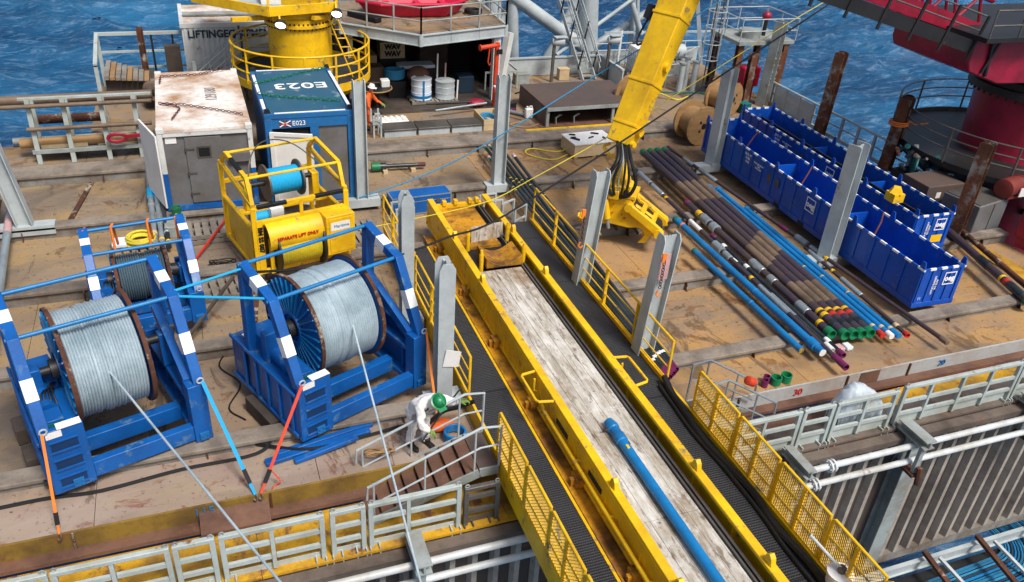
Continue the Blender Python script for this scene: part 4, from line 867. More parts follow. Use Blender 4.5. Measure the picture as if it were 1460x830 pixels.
FA, wa, dca = winch((-3.32, 12.87, .012), 17, 2.9, 2.8, 1, 'blue winch with grey wire drum at the left edge')
FBw, wb, dcb = winch((1.11, 13.06, .012), 22.4, 3.12, 2.8, 1, 'blue winch with grey wire drum beside the worker', du=(.78, 2.3))
FCw, wcx, dcc = winch((-2.75, 17.75, .012), 8, 2.35, 2.2, .62, 'smaller blue winch with orange straps behind the left one', big=False, R=.62, wound='wire_dark', vz=(1.1, .95), du=(.55, 1.75))
for nm, F_, pts in (('wooden skid', FA, ((-.25, 1.2), (-.25, 2.2))), ('wooden skid', FBw, ((-.22, .9), ))):
    for i, (u, v) in enumerate(pts):
        o = F_.box(MB(), u, u+.22, v, v+1.1 if F_ is FBw else v+.5, -.35, .02).build('timber_block', 'wood_dark', bev=.015)
        tag(o, 'dark timber block under the %s winch%s' % ('left' if F_ is FA else 'right', ', nearer one' if (F_ is FA and i == 0) else (', farther one' if F_ is FA else '')), 'timber')
def cable(name, pts, r, m, lab, cat='cable', grp=None, n=7): return rod(name, pts, r, m, lab, cat, grp, n)
cable('winch_wire', [dca+FA.u*1.4+FA.w*(-1.0)+V(0, 0, .25), (.22, 8., 2.07), (.45, 6.9, 2.5)], .02, 'wire', 'grey steel wire leading off the left winch drum', 'wire')
cable('winch_wire', [dcb+FBw.u*1.6+FBw.w*(-1.0)+V(0, 0, .25), (2.33, 8.5, .72), (2.3, 7.0, .6)], .02, 'wire', 'grey steel wire leading off the right winch drum past the stairway', 'wire')
# ================================================================ YELLOW SPOOLER
def spooler():
    F = Fr((.98, 20.0, .012), 14); c = thing('spooling_frame', 'yellow spooling frame with cyan rope drum and red SEPARATE LIFT ONLY lettering', 'winch', (.98, 20.0, .012))
    Wd, D = 2.55, 2.5; Y = 'yellow'
    def bar(name, a, b, w=.11, h=.11, m=Y, bev=.01): return MB().bar(F(*a), F(*b), w, h).build(name, m, c, bev=bev)
    for u in (0, Wd):
        for v in (0, D): bar('post', (u, v, 0), (u, v, 2.25 if v else 1.95), .13, .13)
    for v in (0, D): bar('base_bar', (0, v, .06), (Wd, v, .06)); bar('middle_bar', (0, v, 1.5 if v == 0 else 1.7), (Wd, v, 1.5 if v == 0 else 1.7))
    for u in (0, Wd): bar('base_bar', (u, 0, .06), (u, D, .06)); bar('middle_bar', (u, 0, 1.25), (u, D, 1.25)); bar('top_bar', (u, 0, 2.0), (u, D, 2.3))
    bar('side_panel', (0, .3, .65), (0, D-.3, .65), .03, 1.1); bar('side_panel', (Wd, .3, .65), (Wd, D-.3, .65), .03, 1.1)
    # hazard striped top loops
    for u in (0.02, Wd-.02):
        P = [(u, .1, 2.0), (u, .35, 2.62), (u, D-.6, 2.75), (u, D-.1, 2.35)]
        for i, (a, b) in enumerate(zip(P[:-1], P[1:])):
            for k in range(4):
                t0, t1 = k/4, (k+1)/4; A, B_ = F(*a).lerp(F(*b), t0), F(*a).lerp(F(*b), t1)
                MB().bar(A, B_, .1, .1).build('guard_bar', 'black' if (i == 1 and k in (1, 2)) and u < 1 else Y, c)
    for v, z_ in ((.35, 2.62), (D-.6, 2.75)): MB().cyl(F(0, v, z_), F(Wd, v, z_), .04, 8).build('guard_tube', Y, c)
    for k in range(6):
        a, b = .1+k*(Wd-.2)/6, .1+(k+1)*(Wd-.2)/6; bar('front_rail', (a, -.02, 1.95), (b, -.02, 1.95), .1, .1, 'black' if k in (0, 1, 4, 5) else Y)
    bar('strut', (Wd*.5, -.02, 1.5), (Wd*.5, -.02, 1.9), .09, .09)
    # curved front guard
    mb = MB(); pr = [(.02-.42*math.sin(a), 1.05+.42*math.cos(a)) for a in np.linspace(-.1, 2.2, 9)]
    pts = [F(.25, v, z_) for v, z_ in pr]+[F(.25, v*.93+.03, z_-.02) for v, z_ in pr[::-1]]
    mb.prism(pts, F.u*(Wd-1.0)); mb.build('front_guard', Y, c)
    F.box(MB(), Wd-.8, Wd+.02, -.5, .1, .35, 1.5).build('cabinet', Y, c, bev=.02); F.box(MB(), Wd-.72, Wd-.06, -.515, -.5, .42, 1.42).build('cabinet_door', Y, c, bev=.006); F.box(MB(), Wd-.68, Wd-.14, -.522, -.516, 1.08, 1.32).build('label_plate', 'white', c)
    text('label_print', 'Maritime', .12, F(Wd-.38, -.526, 1.2), tuple(F.u), (0, 0, 1), 'letter_blue', c)
    text('lettering', 'SEPARATE LIFT ONLY', .118, F(1.0, -.415, 1.12), tuple(F.u), tuple(V(0, 0, 1)+F.w*.05), 'red_letter', c, depth=.012, bold=.002)
    F.box(MB(), .02, .18, -.09, -.06, .1, 1.6).build('front_strip', Y, c); text('lettering', 'BM SS 007', .17, F(.1, -.1, 1.05), (0, 0, -1), tuple(F.u), 'letter_black', c, depth=.01, bold=.006)
    F.box(MB(), .3, .4, -.12, -.05, .0, 1.0).build('guide_post', Y, c)
    # lower yellow rope drum
    dc = F(0, .3, .62); dl = MB(); pr = [(.1, .5)]+[(.5+(.008 if k % 2 else -.008), .5+k*.025) for k in range(47)]+[(.1, 1.67)]
    dl.lathe(dc-F.w*.22, F.u, pr, 32); dl.build('rope_drum', 'yellow_drum', c)
    for t in (.44, 1.68): MB().lathe(dc-F.w*.22, F.u, [(.1, t), (.66, t), (.66, t+.05), (.1, t+.05)], 32).build('drum_flange', 'dark_steel', c)
    # upper cyan drum
    d2 = F(0, 1.35, 1.95); MB().lathe(d2, F.u, [(.1, .85)]+[(.36+(.004 if k % 2 else -.004), .85+k*.02) for k in range(45)]+[(.1, 1.75)], 32).build('rope_drum', 'cyan_rope', c)
    for t in (.8, 1.74): MB().lathe(d2, F.u, [(.1, t), (.5, t), (.5, t+.05), (.1, t+.05)], 32).build('drum_flange', 'steel', c)
    MB().cyl(d2+F.u*.25, d2+F.u*2.2, .07, 10).build('axle', 'dark_steel', c); 
    for u in (.3, 2.2): F.box(MB(), u-.1, u+.1, 1.2, 1.5, 1.3, 2.05).build('bearing', Y, c, bev=.02)
    MB().cyl(F(.2, .7, 1.3), F(.9, .7, 1.3), .16, 14).build('hose_reel', 'cyan_rope', c); F.box(MB(), .6, .95, .4, .6, 1.3, 1.6).build('control_box', 'white', c)
    bar('deck_bar', (0, 1.3, 1.25), (Wd, 1.3, 1.25), .3, .08)
    F.box(MB(), .1, Wd-.1, .2, D-.2, .1, .16).build('drip_pan', 'yellow_dirty', c)
    return F
FS = spooler()
cable('sling_wire', catm([FS(.02, .3, 2.1), FS(.25, .6, 3.0), FS(.9, 1.3, 3.15), FS(1.9, 1.8, 2.7), FS(2.5, .3, 2.1)], 6), .018, 'steel', 'grey lifting sling looped over the yellow spooling frame', 'sling')
# ================================================================ KNUCKLE BOOM WITH GRIPPER
def gripper():
    T = V(11.76, 20.76, 2.6); U = V(13.55, 21.7, 6.53); d = (U-T).normalized(); c = thing('gripper_crane', 'yellow crane boom with hydraulic pipe gripper hanging over the deck', 'crane', (11.6, 19.6, .3))
    U2 = U+d*4
    side = d.cross(V(0, 0, 1)).normalized(); nn = side.cross(d)
    def sect(p, w, h): return [p-side*w/2-nn*h/2, p+side*w/2-nn*h/2, p+side*w/2+nn*h/2, p-side*w/2+nn*h/2]
    mb = MB(); mb.hexa(sect(T, .74, .58)+sect(U2, 1.12, .82)); mb.build('boom', 'yellow', c, bev=.03)
    for t in (.6, 1.9, 3.9):
        p = T+d*t; w = .74+.38*t/8.4; MB().hexa(sect(p-d*.04, w+.05, .58+.24*t/8.4+.05)+sect(p+d*.04, w+.05, .58+.24*t/8.4+.05)).build('stiffener', 'yellow', c, bev=.01)
    for t, s in ((2.5, 1), (.5, 1)): MB().cyl(T+d*t+side*(.36*s), T+d*t+side*(.54*s), .13, 14).build('pin_lug', 'yellow', c)
    MB().cyl(T+d*4.2-side*.6-nn*.1, T+d*8-side*.7-nn*.1, .1, 12).cyl(T+d*3.6-side*.55-nn*.1, T+d*4.2-side*.6-nn*.1, .05, 10).build('boom_cylinder', 'yellow', c)
    MB().ob(T+d*3.9-side*.72, d*.2, side*.12, nn*.16).build('valve_block', 'dark_steel', c)
    MB().tube(catm([T+d*3.8-side*.72, T+d*3.3-side*.85+V(0,0,-.1), T+d*2.9-side*.75, T+d*3.1-side*.5], 5), .03, 6).build('hose', 'black', c)
    for i in range(16): 
        t = .1+i*.14; p = T+d*t+side*(.33+.018*t)-nn*.2; MB().ob(p, d*.04, side*.05, nn*.07).build('chain_link', 'yellow', c)
    # hanging link
    A = T+d*.1; K = V(11.62, 20.15, 1.72)
    MB().bar(A, K, .3, .26, up=side).build('hanger_link', 'yellow', c, bev=.02)
    MB().cyl(A-side*.45, A+side*.45, .09, 12).build('hanger_pin', 'yellow', c)
    MB().tube(catm([A-side*.35-d*.2, A-side*.5-d*.35, A-side*.1-d*.55, A+side*.35-d*.35], 4), .05, 8).build('guard_hoop', 'yellow', c)
    MB().lathe(K+V(0, 0, -.3), (0, 0, 1), [(.34, 0), (.42, .06), (.42, .2), (.3, .26), (.26, .4), (.0, .42)], 22).build('rotator', 'yellow', c)
    Fg = Fr(K, -38); G = lambda a, b, z_: Fg(a, b, z_)
    Fg.box(MB(), -.5, .55, -.42, .42, -.42, -.3).build('rotator_plate', 'yellow', c, bev=.02)
    fc = V(-.5, -.86, 0); sc_ = V(.86, -.5, 0)
    for s_, m, r in ((-1, 'black', .06), (1, 'black', .055), (-.55, 'black', .045), (.5, 'dark_steel', .04), (.15, 'black', .035), (-.2, 'pipe_silver', .022)):
        MB().tube(catm([A+sc_*(.14*s_)+V(0, 0, .1), K+fc*.32+sc_*(.2*s_)+V(0, 0, .75), K+fc*.5+sc_*(.42*s_)+V(0, 0, .2), K+fc*.56+sc_*(.3*s_)+V(0, 0, -.22), K+fc*.46+sc_*(.02*s_)+V(0, 0, -.4)], 6), r, 8).build('hose', m, c)
    for s_ in (-1, 1): MB().ob(G(-.1, s_*.5, -.3), Fg.u*.16, Fg.w*.09, V(0, 0, .14)).build('valve_block', 'yellow', c, bev=.02); MB().ob(G(.25, s_*.48, -.22), Fg.u*.07, Fg.w*.05, V(0, 0, .09)).build('valve_block', 'dark_steel', c)
    # head: two heavy cheek plates with an open ladder of cross members between them
    CH = [(-.55, -.42), (.4, -.42), (.62, -.72), (.95, -.85), (1.5, -1.22), (1.55, -1.4), (1.2, -1.5), (.75, -1.28), (.45, -1.35), (-.1, -1.32), (-.6, -1.42), (-.75, -1.0)]
    for s_ in (-1, 1): MB().prism([G(a, s_*.34, z_) for a, z_ in CH], Fg.w*(.06*s_)).build('cheek_plate', 'yellow', c, bev=.015)
    for a, z_, h in ((-.5, -.5, .16), (.0, -.46, .12), (.42, -.58, .2), (.8, -.86, .14), (1.15, -1.1, .14), (-.6, -1.1, .22), (.1, -1.2, .16)): MB().bar(G(a, -.34, z_), G(a, .34, z_), .14, h, up=(0, 0, 1)).build('cross_member', 'yellow', c, bev=.01)
    MB().prism([G(a*.9+.02, -.33, z_*.92-.12) for a, z_ in CH], Fg.w*.66).build('core', 'dark_steel', c)  # dark fill block, stands in for shade in the gaps between the plates
    MB().bar(G(.3, .0, -.72), G(1.1, .0, -1.12), .16, .2).build('spine', 'yellow', c, bev=.02)
    for s_ in (-1, 1):
        MB().cyl(G(-.35, s_*.52, -.5), G(-.2, s_*.52, -1.1), .11, 14).build('grip_cylinder', 'yellow', c); MB().cyl(G(-.2, s_*.52, -1.1), G(-.12, s_*.52, -1.42), .055, 10).build('piston_rod', 'pipe_silver', c)
        MB().bar(G(.35, s_*.48, -.62), G(1.42, s_*.48, -1.28), .12, .26).build('jaw_arm', 'yellow', c, bev=.02)
        MB().cyl(G(1.4, s_*.4, -1.3), G(1.4, s_*.58, -1.3), .14, 14).build('jaw_roller', 'yellow', c); MB().cyl(G(.4, s_*.4, -.64), G(.4, s_*.58, -.64), .13, 14).build('pivot', 'yellow', c)
        for q, off in ((1, .75), (-1, -.3)):
            Pq = [(0, 0), (.3*q, -.08), (.42*q, -.36), (.28*q, -.66), (.04*q, -.7), (.14*q, -.56), (.22*q, -.38), (.1*q, -.2), (-.1*q, -.14)]
            MB().prism([G(off+a, s_*.3-.04, -1.12+b) for a, b in Pq], Fg.w*.09).build('claw', 'yellow', c, bev=.012)
    MB().bar(G(-.5, -.55, -1.3), G(-1.0, -.75, -1.05), .12, .16).build('stabiliser', 'yellow', c, bev=.01); MB().bar(G(-1.0, -.75, -1.05), G(-1.05, -.2, -1.5), .12, .14).build('stabiliser', 'yellow', c, bev=.01)
    for a, b, z_ in ((.2, .15, -1.35), (.55, -.1, -1.4), (1.0, .1, -1.45), (-.1, -.1, -1.4)): MB().bar(G(a, b, z_), G(a+.2, b, z_-.24), .07, .07).build('grip_tooth', 'dark_steel', c)
    rn = random.Random(5)
    for k in range(12): a, b, z_ = rn.uniform(-.4, .9), rn.choice((-.42, .42)), rn.uniform(-1.15, -.6); MB().cyl(G(a, b, z_), G(a, b*1.08, z_), rn.uniform(.025, .05), 8).build('bolt_head', 'yellow_dirty', c)
    for s_ in (-1, 1): MB().tube(catm([G(-.1, s_*.5, -.25), G(-.5, s_*.62, -.55), G(-.45, s_*.64, -.9), G(-.25, s_*.58, -.7)], 5), .03, 6).build('hose', 'black', c)
gripper()
# ================================================================ LEFT RACK AND STORES
rk = thing('storage_rack', 'grey steel rack frame with rusty rails behind the left stanchion', 'rack', (-3.4, 28.95, 0))
for x in (-5.05, -4.05, -2.95, -1.95):
    MB().bar((x, 28.95, 0), (x, 29.1, 2.1), .14, .12, up=(0, 1, 0)).build('post', 'gate_grey', rk); MB().bar((x, 29.9, 0), (x, 29.9, 1.9), .1, .1, up=(0, 1, 0)).build('post', 'gate_grey', rk)
MB().bx(-5.3, -1.4, 29.05, 29.2, 2.1, 2.16).build('top_plate', 'gate_grey', rk)
MB().cyl((-5.9, 28.9, 1.95), (-1.4, 28.9, 1.95), .07, 10).build('rail', 'pipe_brown', rk); MB().cyl((-5.2, 28.88, 1.2), (-1.5, 28.88, 1.2), .07, 10).build('rail', 'pipe_brown', rk)
MB().bx(-5.2, -1.5, 28.9, 28.98, .35, .47).build('rail', 'galv_rust', rk); MB().bx(-5.1, -1.6, 29.0, 29.9, .3, .34).build('shelf', 'galv_rust', rk)
for i, (y_, z_, r, m, x0, x1, lab) in enumerate(((30.2, 1.75, .16, 'pipe_brown', -8.5, -1.4, 'big rusty pipe along the back of the left rack'), (31.1, .75, .16, 'rust', -5.3, -3.2, 'short dark rusty pipe behind the left rack'), (29.5, .52, .16, 'wood', -5.6, -1.5, 'tan pole lying on the left rack shelf'), (30.6, .2, .12, 'galv_rust', -6, -1.6, 'grey pipe on the deck behind the left rack'))):
    rod('stored_pipe', [(x0, y_, z_), (x1, y_, z_)], r, m, lab, 'pipe', 'pipes stored on the left rack', 12)
for x0, x1, y_ in ((-5.0, -3.6, 29.35), (-3.3, -1.7, 29.4)):
    o = MB().bx(x0, x1, y_, y_+.12, .345, .5).build('timber_plank', 'wood_pale', bev=.01); tag(o, 'pale plank on the rack shelf, '+('left' if x0 < -4 else 'right')+' of two', 'plank')
sh = thing('web_sling', 'crimson sling loop hung on the left rack', 'sling', (-2.6, 28.75, .75))
MB().tube([(-2.62+.28*math.cos(a), 28.75, .8+.13*math.sin(a)) for a in np.linspace(0, 6.28, 15)[:-1]], .06, 7, True).build('loop', 'crane_red', sh); MB().bar((-2.35, 28.75, .82), (-1.65, 28.75, .86), .1, .1).build('tail', 'crane_red', sh)
# timber crate
tb = thing('timber_cradle', 'pale green steel cradle holding stacked boards at the back left', 'rack', (-1.6, 35.3, 0))
for x in (-3.4, .1):
    for y_ in (34.4, 36.9): MB().bx(x-.07, x+.07, y_-.07, y_+.07, 0, 2.05 if y_ > 35 else 1.6).build('post', 'gate_grey', tb)
MB().bx(-3.47, .17, 36.83, 36.97, 2.05, 2.17).build('rail', 'gate_grey', tb); MB().hexa([(-3.47, 34.33, 1.55), (-3.33, 34.33, 1.55), (-3.33, 36.9, 2.05), (-3.47, 36.9, 2.05), (-3.47, 34.33, 1.67), (-3.33, 34.33, 1.67), (-3.33, 36.9, 2.17), (-3.47, 36.9, 2.17)]).build('rail', 'gate_grey', tb)
for z_ in (.7, 1.35): MB().bx(-3.33, .03, 36.86, 36.94, z_, z_+.08).build('rail', 'gate_grey', tb)
MB().bx(-3.3, 0, 34.5, 36.8, .1, .2).build('base', 'dark_steel', tb)
for x in (-1.4, -.6): MB().bx(x-.04, x+.04, 36.86, 36.94, .2, 2.04).build('post', 'dark_steel', tb)
for i in range(9):
    o = MB().bx(-3.2+i*.2, -3.03+i*.2, 34.5, 36.7-.13*i, .98-.015*i, 1.12-.03*i).build('timber_board', ('wood_grey', 'wood', 'wood_grey')[i % 3]); tag(o, 'weathered board in the back left cradle, '+('leftmost and longest', 'second', 'third', 'fourth', 'fifth', 'sixth', 'seventh', 'eighth', 'rightmost and shortest')[i]+' from the left' if 0 < i < 8 else 'weathered board in the back left cradle, '+('leftmost and longest' if i == 0 else 'rightmost and shortest'), 'board', 'boards in the cradle')
o = MB().bx(-3.2, -1.45, 34.8, 36.0, .205, .9).build('timber_bundle', 'wood_dark'); tag(o, 'dark timber bundle underneath the boards in the cradle', 'timber')
tag(MB().bx(-.95, -.35, 36.2, 36.5, .2, 1.75).build('dark_planks', 'wood_dark', bev=.02), 'dark planks standing at the right end of the cradle', 'plank')
stanchion(-1.75, 36.0, 2.6, 'slim rusty post rising out of the timber cradle', m='rust', w=.24, d=.24, grp=None)
tag(MB().lathe((-1.6, 34.0, .75), (.3, -1, 0), [(.3, 0), (.3, .7), (.2, .7), (.2, 0)], 18, close=True).build('hollow_pipe_stub', 'pipe_brown'), 'short brown hollow pipe stub behind the white container', 'pipe')
tag(MB().bx(-1.9, -1.3, 33.9, 34.3, .002, .44).build('timber_chock', 'wood_dark'), 'dark chock under the hollow pipe stub', 'timber')
# ================================================================ LIFTING EQUIPMENT STORE
le = thing('equipment_store', 'pale container marked lifting equipment behind the yellow crane pedestal', 'container', (2.8, 37.8, 0))
MB().bx(-.2, 5.8, 36.2, 39.4, 0, 2.6).build('shell', 'cont_white', le, bev=.02)
for i in range(30): MB().bx(-.12+i*.2, -.02+i*.2, 36.165, 36.199, .2, 2.42).build('front_rib', 'cont_white', le)
MB().bx(-.25, 5.85, 36.15, 36.25, 2.45, 2.63).build('roof_rail', 'cont_white', le); MB().bx(-.25, -.1, 36.26, 39.4, 2.6, 2.68).bx(5.7, 5.85, 36.26, 39.4, 2.6, 2.68).build('roof_edge', 'cont_white', le)
MB().bx(-.1, 5.7, 36.4, 39.3, 2.6, 2.64).build('roof', 'roof_white', le)
MB().cyl((-.1, 37.2, 2.75), (5.7, 37.2, 2.75), .1, 8).build('roof_pipe', 'galv_rust', le)
text('lettering', 'LIFTINGEQUIPMENT', .42, (1.75, 36.16, 2.18), (1, 0, 0), (0, 0, 1), 'letter_navy', le, depth=.012, bold=.012, sx=.92)
text('lettering', 'M.G.W. 12000', .24, (.75, 36.16, .72), (1, 0, 0), (0, 0, 1), 'letter_navy', le, depth=.01)
st2 = thing('access_steps', 'grey grated steps with rails in front of the lifting store', 'stairs', (1.4, 34.8, 0))
for y_ in (34.4, 35.2):
    MB().bar((.1, y_, .1), (1.9, y_, 1.55), .05, .14).build('stringer', 'galv', st2)
    for dz in (.55, 1.0): MB().cyl((.1, y_, .1+dz), (1.9, y_, 1.55+dz), .025, 6).build('handrail', 'galv', st2)
    for t in (0, .33, .66, 1): MB().cyl((.1+1.8*t, y_, .1+1.45*t), (.1+1.8*t, y_, 1.15+1.45*t), .022, 6).build('rail_post', 'galv', st2)
for k in range(7): MB().bx(.15+k*.25, .4+k*.25, 34.42, 35.18, .25+k*.2, .28+k*.2).build('tread', 'galv', st2)
MB().bx(1.9, 3.3, 34.2, 35.4, 1.5, 1.6).build('landing', 'galv_rust', st2)
for x, y_ in ((1.95, 34.25), (3.2, 34.25), (3.2, 35.35), (1.95, 35.35)): MB().bx(x-.04, x+.04, y_-.04, y_+.04, 0, 2.7).build('rail_post', 'steel', st2)
for z_ in (2.1, 2.66): MB().bx(1.9, 3.25, 34.21, 34.27, z_, z_+.06).bx(3.17, 3.23, 34.28, 35.4, z_, z_+.06).build('rail', 'galv', st2)
# ================================================================ YELLOW CRANE PEDESTAL
yp = thing('crane_pedestal', 'yellow crane pedestal column ringed by a railed platform', 'crane', (3.97, 32.3, 0))
c0 = (3.97, 32.3, 0); Rr = 1.16
MB().lathe(c0, (0, 0, 1), [(Rr, 0), (Rr, 3.55), (Rr+.1, 3.57), (Rr+.1, 3.68), (Rr+.02, 3.7), (Rr+.02, 3.85), (Rr-.1, 3.9), (Rr-.1, 5.2)], 48).build('column', 'yellow', yp)
for k in range(48):
    a = k*2*math.pi/48; MB().cyl((c0[0]+(Rr+.06)*math.cos(a), c0[1]+(Rr+.06)*math.sin(a), 3.5), (c0[0]+(Rr+.06)*math.cos(a), c0[1]+(Rr+.06)*math.sin(a), 3.75), .03, 6).build('flange_bolt', 'dark_steel', yp)
RP, zp = 2.55, 1.72
def arc(r, z_, a0=0, a1=360, n=48): return [(c0[0]+r*math.cos(R_(a)), c0[1]+r*math.sin(R_(a)), z_) for a in np.linspace(a0, a1, n)]
MB().lathe(c0, (0, 0, 1), [(Rr+.01, zp-.12), (RP, zp-.12), (RP, zp), (Rr+.01, zp)], 48, close=True).build('platform', 'grating', yp)
MB().lathe(c0, (0, 0, 1), [(RP+.001, zp-.16), (RP+.03, zp-.16), (RP+.03, zp+.14), (RP+.001, zp+.14)], 48, close=True).build('toe_board', 'yellow', yp)
for z_ in (.42, .8, 1.2): MB().tube(arc(RP, zp+z_)[:-1], .032 if z_ < 1 else .04, 6, True).build('ring_rail', 'yellow', yp)
for k in range(14):
    a = R_(k*360/14+8); x, y_ = c0[0]+RP*math.cos(a), c0[1]+RP*math.sin(a); MB().bx(x-.035, x+.035, y_-.035, y_+.035, zp, zp+1.2).build('rail_post', 'yellow', yp)
for k in range(8):
    a = R_(k*45); MB().bar((c0[0]+Rr*math.cos(a), c0[1]+Rr*math.sin(a), .6), (c0[0]+(RP-.1)*math.cos(a), c0[1]+(RP-.1)*math.sin(a), zp-.15), .1, .1).build('strut', 'yellow', yp)
# ladder with hoops up the right side
lx, ly = 5.9, 31.2
for dx in (-.2, .2): MB().cyl((lx+dx, ly, zp), (lx+dx*.7-1.1, ly+.2, 4.6), .03, 6).build('ladder_rail', 'yellow', yp)
for k in range(9): t = (k+.5)/9; MB().cyl((lx-.2-1.1*t, ly+.2*t, zp+t*2.88), (lx+.2-1.1*t, ly+.2*t, zp+t*2.88), .02, 6).build('ladder_rung', 'yellow', yp)
# slewing platform above (triangular, seen from the front)
up_ = thing('crane_platform', 'yellow railed upper platform on the crane pedestal', 'platform', (3.6, 32, 4.1))
pp = [(.3, 33.0), (2.75, 30.6), (5.2, 31.2), (5.6, 34.2), (1.0, 35.6)]
MB().prism([(x, y_, 4.30) for x, y_ in pp], (0, 0, .06)).build('floor', 'galv', up_)
for a, b in zip(pp, pp[1:]+pp[:1]):
    MB().bar((*a, 4.33), (*b, 4.33), .08, .34).build('edge_beam', 'yellow', up_, bev=.01)
    for z_ in (5.03, 5.48): MB().cyl((*a, z_), (*b, z_), .035, 6).build('rail', 'yellow', up_)
    n = max(1, int((V(*b, 0)-V(*a, 0)).length/1.3))
    for k in range(n): t = k/n; x, y_ = a[0]+(b[0]-a[0])*t, a[1]+(b[1]-a[1])*t; MB().bx(x-.04, x+.04, y_-.04, y_+.04, 4.48, 5.50).build('rail_post', 'yellow', up_)
for k in range(3): MB().bar((c0[0]-1+k, 31.6, 3.9), (1.5+k*1.4, 30.95, 4.0), .14, .14).build('strut', 'yellow', up_)
MB().bx(2.6, 4.6, 31.5, 33, 4.37, 4.8).build('slew_housing', 'white', up_)
for i, (x, y_, z_, lab) in enumerate(((3.1, 30.55, 3.85, 'lit floodlight under the left corner of the crane platform'), (5.15, 30.95, 4.1, 'lit floodlight under the right end of the crane platform'))):
    l = thing('flood_light', lab, 'lamp', (x, y_, z_-.2), 'lit floodlights'); d = V(-.25, -.75, -.6).normalized()
    MB().lathe((x, y_, z_), d, [(.05, -.25), (.17, -.16), (.21, 0), (.19, .0), (.15, -.12), (.03, -.2)], 20).build('housing', 'dark_steel', l); MB().lathe(V(x, y_, z_)-d*.05, d, [(.18, 0), (.18, .02)], 20).build('lens', 'lamp_glow', l)
    MB().bar((x, y_, z_+.05), (x, y_+.15, z_+.42), .06, .04).build('bracket', 'yellow', l)
# ================================================================ WORKSHOP SHED UNDER PLATFORM
ws = thing('platform_shed', 'open fronted store under a grey upper platform with railings', 'building', (9, 34, 0))
pf = [(5.75, 33.7), (8.45, 31.5), (12.35, 32.6), (12.6, 37.2), (5.75, 37.2)]
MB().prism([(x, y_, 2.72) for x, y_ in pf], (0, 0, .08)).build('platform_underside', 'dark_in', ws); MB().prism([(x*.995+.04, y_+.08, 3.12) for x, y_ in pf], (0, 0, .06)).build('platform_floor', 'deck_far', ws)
for a, b in ((pf[4], pf[0]), (pf[0], pf[1]), (pf[1], pf[2]), (pf[2], pf[3])): MB().bar((*a, 2.94), (*b, 2.94), .06, .44).bar((*a, 3.13), (*b, 3.13), .18, .03).bar((*a, 2.73), (*b, 2.73), .16, .03).build('fascia_beam', 'galv', ws)
for x, y_ in pf[:4]: MB().cyl((x, y_, 2.705), (x, y_, 3.165), .1, 12).build('fascia_corner', 'galv', ws)
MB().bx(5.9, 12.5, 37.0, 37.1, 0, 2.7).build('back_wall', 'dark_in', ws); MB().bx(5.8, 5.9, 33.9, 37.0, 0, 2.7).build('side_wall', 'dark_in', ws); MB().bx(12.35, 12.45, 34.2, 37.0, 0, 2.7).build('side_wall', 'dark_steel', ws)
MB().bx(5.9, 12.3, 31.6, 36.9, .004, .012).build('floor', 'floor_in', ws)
for x, y_, w in ((12.0, 32.7, .3), (6.1, 33.8, .2)): MB().hbeam((x, y_, .02), (x, y_, 2.7), w, w, .03, up=(0, 1, 0)).build('column', 'cont_white', ws)
MB().bar((12.25, 32.9, .02), (12.75, 33.2, 2.7), .3, .3).build('column', 'cont_white', ws)
for a, b in ((pf[0], pf[1]), (pf[1], pf[2]), (pf[2], pf[3])):
    for z_ in (3.65, 4.15): MB().cyl((*a, z_), (*b, z_), .03, 6).build('rail', 'galv_rust', ws)
    n = max(2, int((V(*b, 0)-V(*a, 0)).length/1.1))
    for k in range(n+1): t = k/n; x, y_ = a[0]+(b[0]-a[0])*t, a[1]+(b[1]-a[1])*t; MB().bx(x-.03, x+.03, y_-.03, y_+.03, 2.75, 4.17).build('rail_post', 'galv_rust', ws)
bt = thing('red_boat', 'crimson open boat resting on the upper platform', 'boat', (9.2, 35, 3.2))
ho = [(6.6, 34.6), (7.4, 33.8), (10.4, 33.7), (11.3, 34.6), (10.8, 35.6), (7.4, 35.8)]; cx_, cy_ = 9.0, 34.75
mb = MB(); n = len(ho)
o1 = [(x, y_, 3.75) for x, y_ in ho]; o0 = [(cx_+(x-cx_)*.82, cy_+(y_-cy_)*.7, 3.22) for x, y_ in ho]; i1 = [(cx_+(x-cx_)*.9, cy_+(y_-cy_)*.8, 3.75) for x, y_ in ho]; i0 = [(cx_+(x-cx_)*.76, cy_+(y_-cy_)*.6, 3.4) for x, y_ in ho]
fs = [tuple(range(n-1, -1, -1))]+[tuple(3*n+k for k in range(n))]
for A, B_ in ((0, 1), (1, 2), (2, 3)): fs += [(A*n+k, A*n+(k+1) % n, B_*n+(k+1) % n, B_*n+k) for k in range(n)]
mb.add(o0+o1+i1+i0, fs); mb.build('hull', 'boat_red', bt)
MB().tube([(x, y_, 3.76) for x, y_ in ho], .07, 8, True).build('gunwale', 'boat_red', bt)
for x in (7.9, 9.2, 10.3): MB().bx(x-.12, x+.12, 34.2, 35.3, 3.55, 3.6).build('thwart', 'boat_red', bt)
rod('hose_coil', [(11.5+.35*math.cos(a), 34.4+.35*math.sin(a), 3.24+a*.006) for a in np.linspace(0, 25, 60)], .04, 'black', 'black hose coiled on the upper platform by the boat', 'hose')
tag(MB().bar((6.3, 34.6, 3.3), (7.2, 33.3, 3.3), .35, .2).build('dark_box', 'black', bev=.03), 'black long box beside the boat on the platform', 'box')
